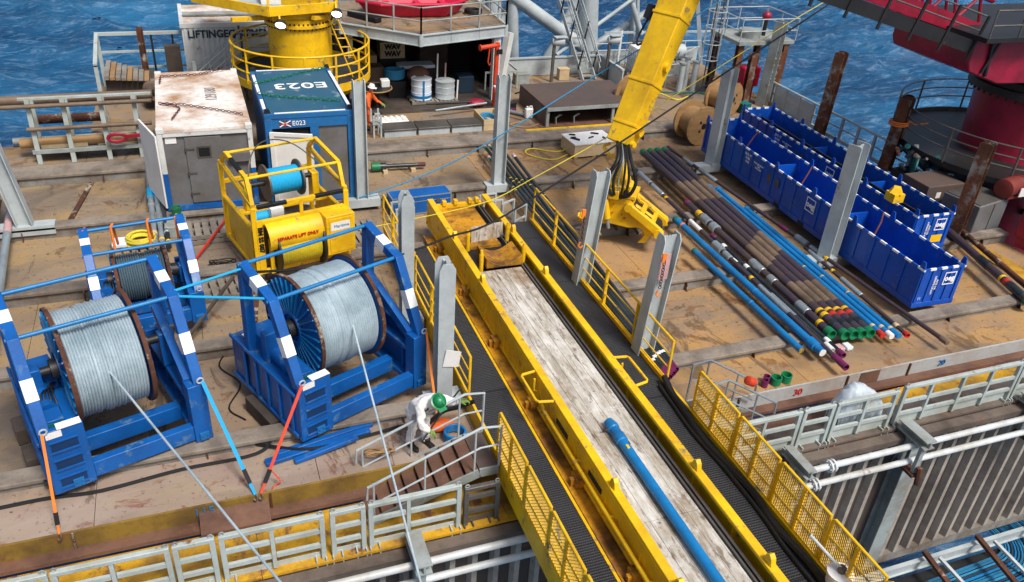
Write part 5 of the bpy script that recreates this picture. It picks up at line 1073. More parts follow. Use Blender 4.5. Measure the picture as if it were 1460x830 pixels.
# items inside the shed
def drum_barrel(x, y_, r, h, m, lab, band=None):
    b = thing('steel_drum', lab, 'drum', (x, y_, .16)); MB().lathe((x, y_, .16), (0, 0, 1), [(r, 0), (r+.015, .03), (r, .06), (r, h*.33), (r+.015, h*.35), (r, h*.37), (r, h*.66), (r+.015, h*.68), (r, h*.7), (r, h-.03), (r+.015, h), (r-.02, h), (r-.03, h-.03)], 22).build('barrel', m, b)
    if band: MB().lathe((x, y_, .16), (0, 0, 1), [(r+.017, .1), (r+.017, .2)], 22).build('band', band, b); MB().bx(x-.05, x+.03, y_-r-.02, y_-r-.008, .18, .16+h).build('strap', band, b)
    return b
def pallet(x, y_, w, d, z0, lab, rot=0, m='wood_grey', n=6):
    F = Fr((x, y_, z0), rot); p = thing('wooden_pallet', lab, 'pallet', (x, y_, z0), 'wooden pallets on the deck'); first = None
    for k in range(n):
        u = -w/2+(w-.1*0)*(k+.5)/n; F.box(MB(), u-w/n*.36, u+w/n*.36, -d/2, d/2, .11, .135).build('deck_board', m, p)
    for v in (-d/2+.05, 0, d/2-.05): F.box(MB(), -w/2, w/2, v-.05, v+.05, .02, .109).build('stringer', m, p)
    return p
pallet(8.85, 32.9, 1.0, .9, .012, 'pallet under the blue strapped drum in the shed'); pallet(9.85, 32.8, 1.0, .9, .012, 'pallet under the pale drum in the shed')
drum_barrel(8.85, 32.9, .42, .85, 'tarp', 'pale drum strapped in blue inside the shed', 'tube_blue'); drum_barrel(9.85, 32.8, .4, .75, 'galv', 'grey green drum with rods beside the strapped drum')
for i, (x, y_, h, m, lab) in enumerate(((9.6, 33.2, 1.9, 'white', 'thin white rod standing behind the drums'), (9.95, 33.2, 1.5, 'pink', 'thin pink rod standing behind the drums'), (10.35, 32.7, .9, 'white', 'white hose end leaning beside the grey drum'))): rod('standing_rod', [(x, y_, .02), (x+.04, y_+.05, h)], .035, m, lab, 'rod')
tag(MB().ell((8.9, 33.6, .95), .5, .4, .35).build('tarp_heap', 'rust_walk'), 'rust red tarpaulin heap behind the strapped drum', 'tarpaulin')
rod('rope_coil', [(7.95+.4*math.cos(a), 33.9+.36*math.sin(a), .75+a*.01) for a in np.linspace(0, 38, 90)], .05, 'rope_blue', 'pale blue rope coil on a stand in the shed', 'rope')
tag(MB().bx(7.6, 8.35, 33.5, 34.3, .013, .7).build('coil_stand', 'dark_steel', bev=.02), 'dark stand carrying the rope coil in the shed', 'stand')
tag(MB().bx(6.3, 7.5, 35.2, 36.2, .013, 1.35).build('cardboard_stack', 'wood_pale', bev=.02), 'stack of tan boxes at the back left of the shed', 'box')
tag(MB().bx(6.6, 7.6, 34.3, 35.0, .013, 1.1).build('brown_crate', 'pipe_brown', bev=.02), 'brown crate behind the round table', 'crate')
wb_ = thing('lettered_box', 'pale box with two black letter rows in the shed', 'box', (8.2, 36, 1.1)); MB().bx(7.75, 8.85, 35.7, 36.4, 1.05, 1.75).build('body', 'wood_pale', wb_); text('lettering', 'WAV\nWAV', .3, (8.3, 35.69, 1.4), (1, 0, 0), (0, 0, 1), 'letter_black', wb_, depth=.01, bold=.02)
tag(MB().bx(7.7, 9.0, 35.6, 36.6, .013, 1.045).build('shelf_unit', 'dark_steel', bev=.02), 'dark shelf unit under the lettered box', 'shelf')
tag(MB().bx(8.3, 9.9, 34.5, 35.2, .9, 1.05).build('grey_cover', 'tarp', bev=.04), 'pale sheet metal cover on the shed bench', 'cover')
tag(MB().bx(8.3, 9.9, 34.55, 35.15, .013, .895).build('work_bench', 'dark_steel', bev=.02), 'dark bench in the middle of the shed', 'bench')
tag(MB().bx(9.6, 10.9, 36.0, 36.8, .013, 1.5).build('brown_shelf', 'wood_dark', bev=.02), 'brown shelf unit at the back of the shed', 'shelf')
tag(MB().bx(10.7, 11.4, 33.6, 34.3, .013, .75).build('blue_grey_case', 'letter_navy', bev=.03), 'blue grey case at the right of the shed', 'case')
rt_ = thing('round_table', 'round table with wooden rim at the shed front', 'table', (6.85, 32.5, .013)); MB().lathe((6.85, 32.5, .8), (0, 0, 1), [(.62, 0), (.64, .02), (.62, .05)], 28).build('table_top', 'dark_steel', rt_); MB().tube([(6.85+.64*math.cos(a), 32.5+.64*math.sin(a), .825) for a in np.linspace(0, 6.28, 29)[:-1]], .03, 6, True).build('rim', 'wood', rt_); MB().cyl((6.85, 32.5, .03), (6.85, 32.5, .8), .13, 12).lathe((6.85, 32.5, .013), (0, 0, 1), [(.35, 0), (.33, .04), (.1, .06)], 20).build('pedestal', 'dark_steel', rt_)
tag(MB().bx(7.05, 7.4, 32.35, 32.7, .852, 1.15).build('small_machine', 'cont_white', bev=.03), 'pale small machine on the round table', 'machine')
dvt = thing('davit_crane', 'orange red davit post with short arm at the shed corner', 'davit', (11.75, 31.9, 0)); MB().cyl((11.75, 31.9, .012), (11.75, 31.9, 2.65), .1, 14).build('post', 'orange_red', dvt); MB().cyl((11.85, 31.9, 2.55), (11.0, 31.75, 2.5), .09, 12).cyl((11.0, 31.75, 2.5), (10.95, 31.74, 2.5), .13, 12).build('arm', 'orange_red', dvt); MB().tube([(11.4, 31.8, 2.45), (11.35, 31.8, 1.9), (11.42, 31.8, 1.75), (11.48, 31.8, 1.85)], .03, 6).build('hook', 'orange_red', dvt); MB().bx(11.7, 11.95, 31.76, 31.8, 2.2, 2.4).build('plate', 'black', dvt)
tag(MB().bx(11.55, 12.0, 31.2, 31.6, .9, .98).build('white_tray', 'white', bev=.02), 'white tray on the post beside the orange davit', 'tray'); tag(MB().cyl((11.8, 31.4, .012), (11.8, 31.4, .895), .04, 8).build('tray_post', 'steel'), 'steel post under the white tray', 'post')
tag(MB().ell((10.95, 31.9, .18), .42, .28, .16).build('red_cushion', 'crane_red'), 'crimson bag on the shed floor beside the davit', 'bag')
for i, (a, b, m, lab) in enumerate((((8.9, 30.9, .3), (11.2, 31.3, .35), 'pipe_silver', 'pale blue pole lying in front of the shed, lower one'), ((8.7, 31.6, .35), (10.6, 31.4, .4), 'dark_steel', 'dark pole lying in front of the shed, upper one'))): rod('pole', [a, b], .045, m, lab, 'pole')
for i, (x0, lab) in enumerate(((6.4, 'leftmost of the three grey lidded deck boxes'), (7.72, 'middle of the three grey lidded deck boxes'), (9.04, 'rightmost of the three grey lidded deck boxes'))):
    b = thing('deck_box', lab, 'box', (x0+.65, 29.5, 0), 'grey lidded deck boxes'); MB().bx(x0+.03, x0+1.25, 29.12, 29.85, .002, .24).build('body', 'galv', b); MB().bx(x0, x0+1.28, 29.08, 29.9, .24, .3).build('lid', 'steel', b, bev=.015)
eg = thing('white_tray_stack', 'white ribbed tray behind the grey deck boxes', 'tray', (6.95, 30.3, 0)); MB().bx(6.4, 7.6, 30.0, 30.6, .01, .28).build('body', 'white', eg, bev=.02)
for k in range(5):
    for j in range(3): MB().bx(6.5+k*.22, 6.62+k*.22, 30.06+j*.18, 30.16+j*.18, .28, .34).build('cup', 'white', eg)
wc = thing('wooden_crate', 'open pale wooden crate with grey hose beside the deck boxes', 'crate', (10.75, 29.7, 0))
for a in ((10.35, 11.2, 29.12, 29.16), (10.35, 11.2, 30.36, 30.4), (10.35, 10.39, 29.161, 30.359), (11.16, 11.2, 29.161, 30.359)):
    for k in range(2): MB().bx(a[0], a[1], a[2], a[3], .005+k*.225, .22+k*.225).build('board', 'wood_pale', wc)
MB().bx(10.39, 11.16, 29.16, 30.36, .005, .04).build('floor', 'wood_pale', wc)
rod('hose_coil', [(10.78+.28*math.cos(a), 29.76+.45*math.sin(a), .2+a*.006) for a in np.linspace(0, 25, 60)], .05, 'rope_blue', 'grey blue hose coiled inside the open crate', 'hose')
bs = thing('steel_stand', 'small grey steel stand at the left end of the deck boxes', 'stand', (6.2, 29.4, 0))
for x, y_ in ((6.05, 29.2), (6.32, 29.2), (6.05, 29.7), (6.32, 29.7)): MB().bx(x-.03, x+.03, y_-.03, y_+.03, .002, .95).build('leg', 'galv', bs)
MB().bx(6.0, 6.37, 29.15, 29.75, .5, .53).build('shelf', 'galv_rust', bs); MB().bx(6.02, 6.35, 29.17, 29.23, .89, .95).build('rail', 'galv', bs)
# dark plate box
db = thing('steel_hatch_box', 'low dark steel hatch platform with open front behind the crate', 'hatch', (15.1, 30.4, 0))
MB().bx(12.95, 17.2, 29.0, 32.1, .72, .8).build('top_plate', 'plate_dark', db, bev=.015); MB().bx(12.93, 17.22, 28.96, 29.0, .68, .82).build('front_edge', 'galv_rust', db)
for x in (13.0, 15.9, 17.1): MB().bx(x-.06, x+.06, 29.02, 29.12, .01, .72).build('leg', 'galv_rust', db)
MB().bx(12.95, 13.0, 29.13, 32.1, .01, .72).build('side_plate', 'plate_dark', db); MB().bx(13.0, 17.2, 31.0, 31.05, .01, .72).build('inner_wall', 'rust_walk', db); MB().bx(12.7, 17.4, 28.87, 31, .004, .02).build('rust_floor', 'rust_walk', db); MB().bx(12.0, 17.6, 28.78, 28.86, .002, .05).build('yellow_edge', 'yellow', db)
for x in (13.5, 14.3): MB().tube([(x, 29.3, .02), (x-.05, 29.25, .3), (x+.1, 29.2, .42), (x+.2, 29.3, .38)], .04, 6).build('pipe_stub', 'galv_rust', db)
jc = thing('jerry_can', 'white plastic jerry can by the hatch platform', 'can', (12.65, 30.2, 0)); MB().bx(12.5, 12.82, 30.1, 30.32, .01, .42).build('body', 'white', jc, bev=.04); MB().cyl((12.58, 30.2, .42), (12.58, 30.2, .5), .04, 10).tube([(12.66, 30.2, .41), (12.68, 30.2, .5), (12.78, 30.2, .5), (12.8, 30.2, .41)], .02, 6).build('handle', 'white', jc)
for i, (a, b, m, lab) in enumerate((((12.0, 30.9, .1), (12.55, 30.35, .1), 'pipe_silver', 'silver tool lying by the jerry can'), ((11.9, 31.2, .1), (12.3, 30.8, .15), 'purple', 'purple capped tool lying behind the jerry can'))): rod('deck_tool', [a, b], .08, m, lab, 'tool')
# low coaming, rails, floodlights behind
co = thing('low_bulwark', 'pale grey bulwark panels along the far deck edge', 'bulwark', (17, 36, 0))
MB().bx(12.9, 18.4, 35.6, 35.66, .02, .82).bx(12.85, 18.45, 35.55, 35.71, .82, .88).build('panel', 'galv', co); MB().bx(18.4, 18.46, 33.2, 35.55, .02, .82).bx(18.36, 18.5, 33.2, 35.54, .82, .88).build('panel', 'galv', co)
MB().bx(12.0, 13.6, 33.9, 33.97, .75, .82).bx(12.0, 12.06, 33.9, 33.96, .02, .75).bx(13.5, 13.56, 33.9, 33.96, .02, .75).bx(13.54, 13.6, 33.98, 35.5, .75, .82).build('rail', 'gate_grey', co)
MB().bx(18.5, XR, 36.8, 36.86, .02, .7).build('panel', 'galv', co)
for i, (x, y_, lab) in enumerate(((15.5, 34.6, 'unlit grey floodlight on a slim post, left of the ladder'), (18.3, 34.6, 'unlit grey floodlight on a slim post, right of the ladder'))):
    f = thing('flood_light_post', lab, 'lamp', (x, y_, 0)); MB().bx(x-.06, x+.06, y_-.06, y_+.06, .01, 1.7).build('post', 'steel', f); MB().lathe((x+.1, y_, 1.85), (1, -.2, 0), [(.14, -.2), (.2, 0), (.2, .35), (.0, .35)], 16).build('lamp_head', 'galv', f); MB().bx(x-.05, x+.55, y_-.25, y_+.1, 2.06, 2.09).build('visor', 'galv', f)
# access ladder stair going up
al = thing('steep_ladder', 'steep grey ship ladder with rails rising out of view', 'ladder', (17.6, 35, 0))
for x in (17.1, 17.75):
    MB().bar((x, 34.6, .02), (x-1.1, 37.2, 4.6), .06, .16).build('stringer', 'galv', al)
    for s in (-.16, .8): MB().bar((x+.04, 34.3, .7+s*.3), (x-1.05, 37.0, 5.3+s*.3), .035, .035).build('handrail', 'galv', al)
for k in range(15): t = (k+.5)/15; MB().bx(17.1-1.1*t, 17.75-1.1*t, 34.55+2.6*t, 34.8+2.6*t, .0+4.58*t, .04+4.58*t).build('tread', 'galv_rust', al)
for t in (.1, .35, .6, .85):
    for x in (17.05, 17.8): MB().bar((x-1.1*t, 34.6+2.6*t, 4.58*t), (x-1.1*t, 34.3+2.6*t, 4.58*t+.95), .05, .05).build('rail_post', 'dark_steel', al)
# lattice leg of the neighbouring structure
tl = thing('tubular_truss', 'grey tubular steel truss standing in the sea behind the deck', 'truss', (18, 40.5, -14))
def tt(a, b, r): MB().cyl(a, b, r, 16).build('tube', 'galv', tl)
tt((19.4, 40.2, 5.5), (21.4, 40.2, -14), .52); tt((14.9, 40.2, 3.0), (22.0, 40.2, -1.5), .34); tt((15.3, 40.3, 5.0), (16.9, 40.3, -14), .3); tt((19.9, 40.5, 3.6), (17.0, 40.5, -2.4), .3); tt((14.5, 40.4, 5), (15.0, 40.4, -14), .4); tt((20.5, 42, 4), (18.5, 42, -14), .2); tt((13.5, 40.6, -2), (15.6, 40.6, 2.2), .25)
MB().bar((22.2, 40.5, 6), (23.6, 40.5, -3), .14, .14).build('brace', 'galv', tl); MB().bar((24.6, 39, 6), (26.4, 38, -3), .2, .2).build('brace', 'galv', tl); MB().bar((24.2, 40.5, 6), (23.9, 40.5, -2), .12, .12).build('brace', 'galv', tl); MB().bar((21, 40.5, .6), (28, 40.5, .5), .1, .1).build('brace', 'galv', tl)
for a, b, r in (((13.2, 40.8, 5), (13.6, 40.8, -14), .22), ((22.8, 41, 5.5), (23.4, 41, -14), .18), ((12.8, 40.6, 1.8), (17.5, 40.6, 4.2), .16), ((16.0, 41.2, -3), (24, 41.2, 1.5), .22), ((21.2, 40.4, 4.5), (23.2, 40.4, .5), .16), ((17.2, 41.3, 4.6), (24.5, 41.3, 3.2), .12), ((18.2, 40.2, -.4), (22.6, 40.2, 2.6), .1)): tt(a, b, r)
mh = thing('deck_machinery', 'grey pump machinery with pipes behind the crane boom', 'machinery', (20.9, 35, 0)); rn = random.Random(21)
MB().bx(20.4, 22.6, 34.3, 35.8, .01, .7).build('skid', 'galv_rust', mh); MB().bx(20.6, 21.3, 34.6, 35.4, .7, 1.5).build('motor_case', 'galv', mh, bev=.05); MB().cyl((21.5, 34.9, 1.1), (22.5, 34.9, 1.1), .35, 16).build('pump_barrel', 'galv', mh)
for k in range(14):
    q = V(rn.uniform(20.4, 22.6), rn.uniform(34.2, 35.6), rn.uniform(.5, 1.3)); MB().tube(catm([q, q+V(rn.uniform(-.4, .4), rn.uniform(-.3, .3), rn.uniform(.1, .6)), q+V(rn.uniform(-.8, .8), rn.uniform(-.5, .3), rn.uniform(-.2, .7))], 4), rn.uniform(.03, .08), 7).build('pipe_bend', rn.choice(['galv', 'galv_rust', 'dark_steel', 'steel']), mh)
gw = thing('gangway_fin', 'grey triangular fin bracket beside the caged tank', 'bracket', (18.75, 34.4, 0)); MB().prism([(18.6, 34.2, .9), (19.0, 34.9, .9), (19.0, 34.9, 2.2)], (.06, -.03, 0)).build('fin', 'galv', gw); MB().bx(18.8, 18.92, 34.5, 34.62, .01, .9).build('post', 'galv', gw)
hr = thing('hand_rail', 'grey double hand rail right of the caged tank', 'railing', (21.6, 33.2, 0))
for z_ in (.55, 1.05): MB().cyl((20.6, 33.0, z_), (22.4, 33.2, z_), .035, 8).build('rail', 'galv', hr)
for t in (0, .5, 1): MB().cyl((20.6+1.8*t, 33.0+.2*t, .01), (20.6+1.8*t, 33.0+.2*t, 1.07), .035, 8).build('post', 'galv', hr)
pc = thing('grey_bollards', 'cluster of three grey upright bollards behind the drums', 'bollard', (21.3, 32.4, 0))
for x, y_, h in ((20.95, 32.3, 1.3), (21.3, 32.5, 1.5), (21.65, 32.3, 1.35)): MB().cyl((x, y_, .005), (x, y_, h), .14, 14).build('bollard', 'galv', pc); MB().cyl((x, y_, h), (x, y_, h+.06), .18, 14).build('cap', 'galv_rust', pc)
for k, (pts, m, lab) in enumerate((([(13.2, 33.2, .03), (13.9, 33.5, .03), (14.6, 33.1, .03), (15.6, 33.6, .03), (16.6, 33.2, .03)], 'black', 'black hose on the deck behind the hatch platform'), ([(18.0, 31.9, .03), (18.6, 31.4, .03), (19.4, 31.6, .25), (20.2, 31.2, .03), (21.0, 31.5, .03)], 'yellow_rope', 'yellow hose on the deck behind the wooden drums'), ([(19.8, 32.4, .03), (20.6, 31.9, .1), (21.6, 32.0, .03), (22.2, 31.4, .03)], 'teal', 'green hose on the deck beside the grey bollards'), ([(11.8, 30.6, .03), (12.3, 29.9, .03), (11.6, 29.5, .03), (12.2, 29.1, .03), (12.8, 29.4, .03)], 'wood', 'tan rope on the deck beside the jerry can'))): cable('back_hose', catm(pts, 5), .035, m, lab, 'hose')
for k, (x, y_, w, d_, h, m, lab) in enumerate(((18.9, 31.9, .5, .4, .5, 'galv', 'grey tool box behind the wooden drums'), (22.4, 29.2, .45, .4, .4, 'teal', 'teal crate beside the rear wooden drum'), (14.0, 34.6, .7, .4, .45, 'galv_rust', 'rusty grey locker at the far bulwark'), (16.2, 34.9, .5, .35, .5, 'wood_pale', 'pale box at the foot of the steep ladder'), (12.3, 31.3, .35, .3, .3, 'dark_steel', 'dark box beside the white tray post'))):
    b = thing('deck_locker', lab, 'box', (x, y_, 0)); MB().bx(x-w/2, x+w/2, y_-d_/2, y_+d_/2, .005, h).build('body', m, b, bev=.015); MB().bx(x-w/2-.015, x+w/2+.015, y_-d_/2-.015, y_+d_/2+.015, h, h+.04).build('lid', m, b, bev=.008)
for k in range(5):
    x = 18.6+k*1.25; MB().bx(x-.03, x+.03, 36.5, 36.56, .02, 1.15).build('rail_post', 'galv', co)
for z_ in (.8, 1.13): MB().cyl((18.5, 36.53, z_), (XR-.1, 36.53, z_), .03, 8).build('rail', 'galv', co)
# IBC tank with cage
ib = thing('caged_tank', 'white plastic tank in a wire cage on a stand', 'tank', (19.6, 33.6, 0))
MB().bx(19.05, 20.15, 33.05, 34.15, .62, 1.75).build('tank', 'white', ib, bev=.06)
for k in range(7):
    x = 19.0+k*.2
    MB().bx(x-.012, x+.012, 32.98, 33.0, .55, 1.8).build('cage_bar', 'galv', ib); MB().bx(18.96, 18.98, 33.0+k*.19, 33.025+k*.19, .55, 1.8).build('cage_bar', 'galv', ib)
for z_ in (.6, .9, 1.2, 1.5, 1.78): MB().bx(18.96, 20.24, 32.975, 33.0, z_, z_+.025).bx(18.955, 18.98, 33.001, 34.2, z_, z_+.025).build('cage_bar', 'galv', ib)
for x, y_ in ((19.05, 33.05), (20.15, 33.05), (19.05, 34.1), (20.15, 34.1)): MB().bx(x-.05, x+.05, y_-.05, y_+.05, .002, .6).build('leg', 'galv_rust', ib)
MB().bx(19.0, 20.2, 33, 34.15, .54, .6).build('base', 'galv_rust', ib)
# wooden cable drums
def cable_drum(x, y_, r, w, ang, lab, z0=zf):
    a = R_(ang); ax = V(math.cos(a), math.sin(a), 0); c = thing('wooden_cable_drum', lab, 'cable drum', (x, y_, z0), 'wooden cable drums'); o = V(x, y_, z0+r+.01)-ax*w/2
    for t in (0, w-.09):
        f = MB().lathe(o, ax, [(.03, t), (r, t), (r, t+.09), (.03, t+.09)], 36).build('flange', 'wood', c)
        side_ = ax.cross(V(0, 0, 1)); ff = t-.012 if t == 0 else t+.092
        for k in range(-3, 4):
            hgt_ = r*.92; xx = k*r*2/7.2; Lh = math.sqrt(max(.01, hgt_**2-xx**2)); MB().ob(o+ax*ff+V(0, 0, xx), side_*Lh, ax*.008, V(0, 0, r/7.6)).build('plank', 'wood', f)
        MB().lathe(o, ax, [(.12, ff-.012), (.12, ff+.014)], 12).build('hub_plate', 'dark_steel', f)
        m = MB()
        for k in range(4): an = k*math.pi/2+.78; p = o+ax*ff+side_*(math.cos(an)*.26)+V(0, 0, math.sin(an)*.26); m.ob(p, side_*.045, ax*.02, V(0, 0, .045))
        m.build('bolts', 'dark_steel', f)
    MB().lathe(o, ax, [(r*.72, .09), (r*.72, w-.09)], 36).build('core', 'wood', c)
    return c
cable_drum(18.8, 27.3, .8, .95, -84, 'wooden cable drum at the end of the near basket'); cable_drum(17.3, 29.9, .78, .9, -75, 'wooden cable drum partly hidden by the crane boom', 0); cable_drum(21.3, 29.3, .72, 1.0, -66, 'wooden cable drum behind the baskets with a white label', 0)
# ================================================================ RUSTY LADDER PLATFORM
rp = thing('rusty_platform', 'rusty raised platform with caged ladder at the far right corner', 'platform', (24, 31.2, 0))
for x, y_ in ((22.6, 30.6), (24.9, 30.5), (22.6, 32.4), (24.9, 32.4)): MB().hbeam((x, y_, .01), (x, y_, 2.6), .26, .26, .03, up=(0, 1, 0)).build('leg', 'rust_post', rp)
MB().bx(22.3, 25.2, 30.3, 32.6, 2.6, 2.75).build('platform', 'galv_rust', rp)
for z_ in (3.2, 3.7):
    for a, b in (((22.3, 30.3), (25.2, 30.3)), ((25.2, 30.3), (25.2, 32.6)), ((25.2, 32.6), (22.3, 32.6)), ((22.3, 32.6), (22.3, 30.3))): MB().cyl((*a, z_), (*b, z_), .025, 6).build('rail', 'galv', rp)
for x, y_ in ((22.3, 30.3), (23.3, 30.3), (24.3, 30.3), (25.2, 30.3), (25.2, 31.5), (25.2, 32.6), (23.7, 32.6), (22.3, 32.6), (22.3, 31.5)): MB().cyl((x, y_, 2.75), (x, y_, 3.72), .025, 6).build('rail_post', 'galv', rp)
for k in range(6):
    a = R_(k*60); MB().cyl((21.8+.4*math.cos(a), 31.6+.4*math.sin(a), 1.7), (21.8+.4*math.cos(a), 31.6+.4*math.sin(a), 4.5), .02, 6).build('cage_bar', 'galv', rp)
for z_ in (1.7, 2.4, 3.1, 3.8, 4.5): MB().tube([(21.8+.4*math.cos(a), 31.6+.4*math.sin(a), z_) for a in np.linspace(0, 6.28, 17)[:-1]], .02, 6, True).build('cage_hoop', 'galv', rp)
for x in (21.95, 22.3): MB().cyl((x, 31.95, .02), (x, 31.95, 4.3), .03, 6).build('ladder_rail', 'steel', rp)
for k in range(14): MB().cyl((21.95, 31.95, .2+k*.3), (22.3, 31.95, .2+k*.3), .018, 6).build('ladder_rung', 'steel', rp)
MB().cyl((23.4, 31.2, 2.75), (23.4, 31.2, 3.05), .5, 16).build('hatch_drum', 'galv_rust', rp); MB().cyl((24.2, 31.3, 2.75), (24.2, 31.3, 3.5), .1, 10).build('bollard', 'dark_steel', rp); MB().ell((24.2, 31.3, 3.6), .22, .2, .2).build('bollard_cap', 'crane_red', rp)
for x in (23.1, 24.5): MB().hbeam((x, 30.2, .01), (x, 30.2, 2.3), .3, .24, .03, up=(0, 1, 0)).build('leg', 'rust_post', rp)
for k in range(7): MB().bx(24.0, 24.35, 29.95, 30.0, .25+k*.3, .3+k*.3).build('step_bar', 'galv_rust', rp)
rc = thing('red_cabinet', 'crimson fire cabinet standing under the rusty platform', 'cabinet', (23.6, 30.9, 0)); MB().bx(23.15, 24.05, 30.65, 31.3, .6, 1.5).build('body', 'boat_red', rc, bev=.08); MB().bx(23.3, 23.85, 30.75, 31.2, .01, .6).build('stand', 'crane_red', rc); MB().bx(23.45, 23.75, 30.635, 30.648, 1.0, 1.2).build('label_plate', 'wood_pale', rc)
# ================================================================ SEA RAIL
sr = thing('sea_side_rail', 'grey guard rail with panels along the sea side of the deck', 'railing', (24.3, 25, 0))
for z_, r in ((1.0, .05), (.55, .035)): MB().cyl((24.35, 30.0, z_), (24.35, 19.5, z_), r, 8).build('rail', 'galv', sr)
for k in range(12): y_ = 29.9-k*.93; MB().bx(24.31, 24.39, y_-.05, y_+.05, .0, .97).build('post', 'galv', sr)
MB().bx(24.33, 24.37, 27.0, 29.8, .1, .9).build('panel', 'galv', sr); MB().bx(24.3, 24.4, 19.5, 30, .01, .14).build('toe_board', 'galv', sr)
# ================================================================ RED CRANE
rcn = thing('red_crane', 'crimson pedestal crane with dark ring platform at the right edge', 'crane', (28.2, 20.6, -14)); k0 = (28.2, 20.6, -.55)
MB().lathe(k0, (0, 0, 1), [(2.3, -14), (2.3, -.5), (1.95, 1.4), (1.85, 2.1), (1.95, 4.0)], 48).build('pedestal', 'crane_red', rcn)
MB().lathe(k0, (0, 0, 1), [(2.05, 4.0), (2.25, 4.05), (2.25, 4.3), (2.1, 4.32), (2.1, 4.55), (1.8, 4.55)], 48).build('slew_ring', 'dark_steel', rcn)
for k in range(44):
    a = k*2*math.pi/44; MB().cyl((28.2+2.14*math.cos(a), 20.6+2.14*math.sin(a), 3.37), (28.2+2.14*math.cos(a), 20.6+2.14*math.sin(a), 3.49), .05, 6).build('ring_bolt', 'black', rcn)
RC = 4.25
MB().lathe(k0, (0, 0, 1), [(1.9, 1.45), (RC-.5, 1.3), (RC, 1.75), (RC, 1.95), (RC-.08, 1.95), (RC-.1, 1.82), (1.9, 1.82)], 56, close=True).build('ring_platform', 'dark_steel', rcn)
for z_ in (1.85, 2.2, 2.55): MB().tube([(28.2+RC*math.cos(a), 20.6+RC*math.sin(a), z_) for a in np.linspace(0, 6.2832, 57)[:-1]], .028, 6, True).build('ring_rail', 'steel', rcn)
for k in range(12): a = R_(k*30+10); MB().cyl((28.2+RC*math.cos(a), 20.6+RC*math.sin(a), 1.35), (28.2+RC*math.cos(a), 20.6+RC*math.sin(a), 2.57), .04, 6).build('rail_post', 'steel', rcn)
for k in range(8): a = R_(k*45+20); MB().bar((28.2+2.2*math.cos(a), 20.6+2.2*math.sin(a), -.35), (28.2+(RC-.4)*math.cos(a), 20.6+(RC-.4)*math.sin(a), .85), .16, .16).build('strut', 'dark_steel', rcn)
tu = [(22.85, 5.05), (23.0, 4.75), (24.4, 4.3), (33, 4.0), (33, 5.78), (22.85, 5.78)]
MB().prism([(x, 19.2, z_) for x, z_ in tu], (0, 3.4, 0)).build('turret', 'crane_red', rcn, bev=.04)
MB().bx(22.7, 33, 18.7, 23.0, 5.79, 5.93).build('turret_deck', 'dark_steel', rcn)
for z_ in (6.3, 6.75): MB().cyl((22.8, 18.75, z_), (33, 18.75, z_), .03, 6).build('rail', 'steel', rcn)
for x in (22.8, 24.0, 25.3, 26.6, 28.0): MB().cyl((x, 18.75, 5.93), (x, 18.75, 6.77), .03, 6).build('rail_post', 'steel', rcn)
MB().bar((23.7, 19.16, 4.6), (23.5, 19.13, 5.75), .07, .1).bar((23.45, 19.14, 4.7), (23.8, 19.11, 5.75), .05, .08).build('hang_bar', 'dark_steel', rcn)
# boom + walkway going left and up
bm_ = thing('crane_boom', 'crimson lattice crane boom with dark walkway, top right corner', 'crane boom', (21, 20.6, 5)); dB = V(-6.2, 0, 1.65).normalized(); b0 = V(25.6, 20.9, 5.0); nb = V(0, 1, 0).cross(dB)*-1
if nb.z < 0: nb = -nb
LB = 12
def bp_(t, y_, h): return b0+dB*t+V(0, y_, 0)+nb*h
for y_ in (-.5, .9): MB().bar(bp_(1.6, y_, .3), bp_(LB, y_, .3), .16, .5).build('lower_chord', 'crane_red', bm_); MB().cyl(bp_(1.6, y_, 1.3), bp_(LB, y_, 1.3), .1, 8).build('upper_chord', 'crane_red', bm_)
for k in range(1, 10):
    t = k*1.2+.4
    for y_ in (-.5, .9): MB().cyl(bp_(t, y_, .4), bp_(t+.6, y_, 1.3), .055, 6).cyl(bp_(t+.6, y_, 1.3), bp_(t+1.2, y_, .4), .055, 6).build('lacing', 'crane_red', bm_)
    MB().cyl(bp_(t, -.5, .35), bp_(t+1.2, .9, .35), .05, 6).cyl(bp_(t, -.5, 1.3), bp_(t+.6, .9, 1.3), .05, 6).build('lacing', 'crane_red', bm_)
MB().bar(bp_(2.75, -1.2, -.35), bp_(LB, -1.2, -.35), .9, .08).build('walkway', 'dark_steel', bm_); MB().bar(bp_(2.75, -1.66, -.2), bp_(LB, -1.66, -.2), .05, .4).build('walkway_edge', 'dark_steel', bm_)
for h in (.3, .75): MB().cyl(bp_(2.75, -1.66, h), bp_(LB, -1.66, h), .03, 6).build('walkway_rail', 'steel', bm_)
for k in range(7): t = 2.85+k*1.35; MB().bar(bp_(t, -1.7, -.6), bp_(t, -1.7, .78), .09, .05, up=(0, 1, 0)).build('walkway_post', 'dark_steel', bm_)
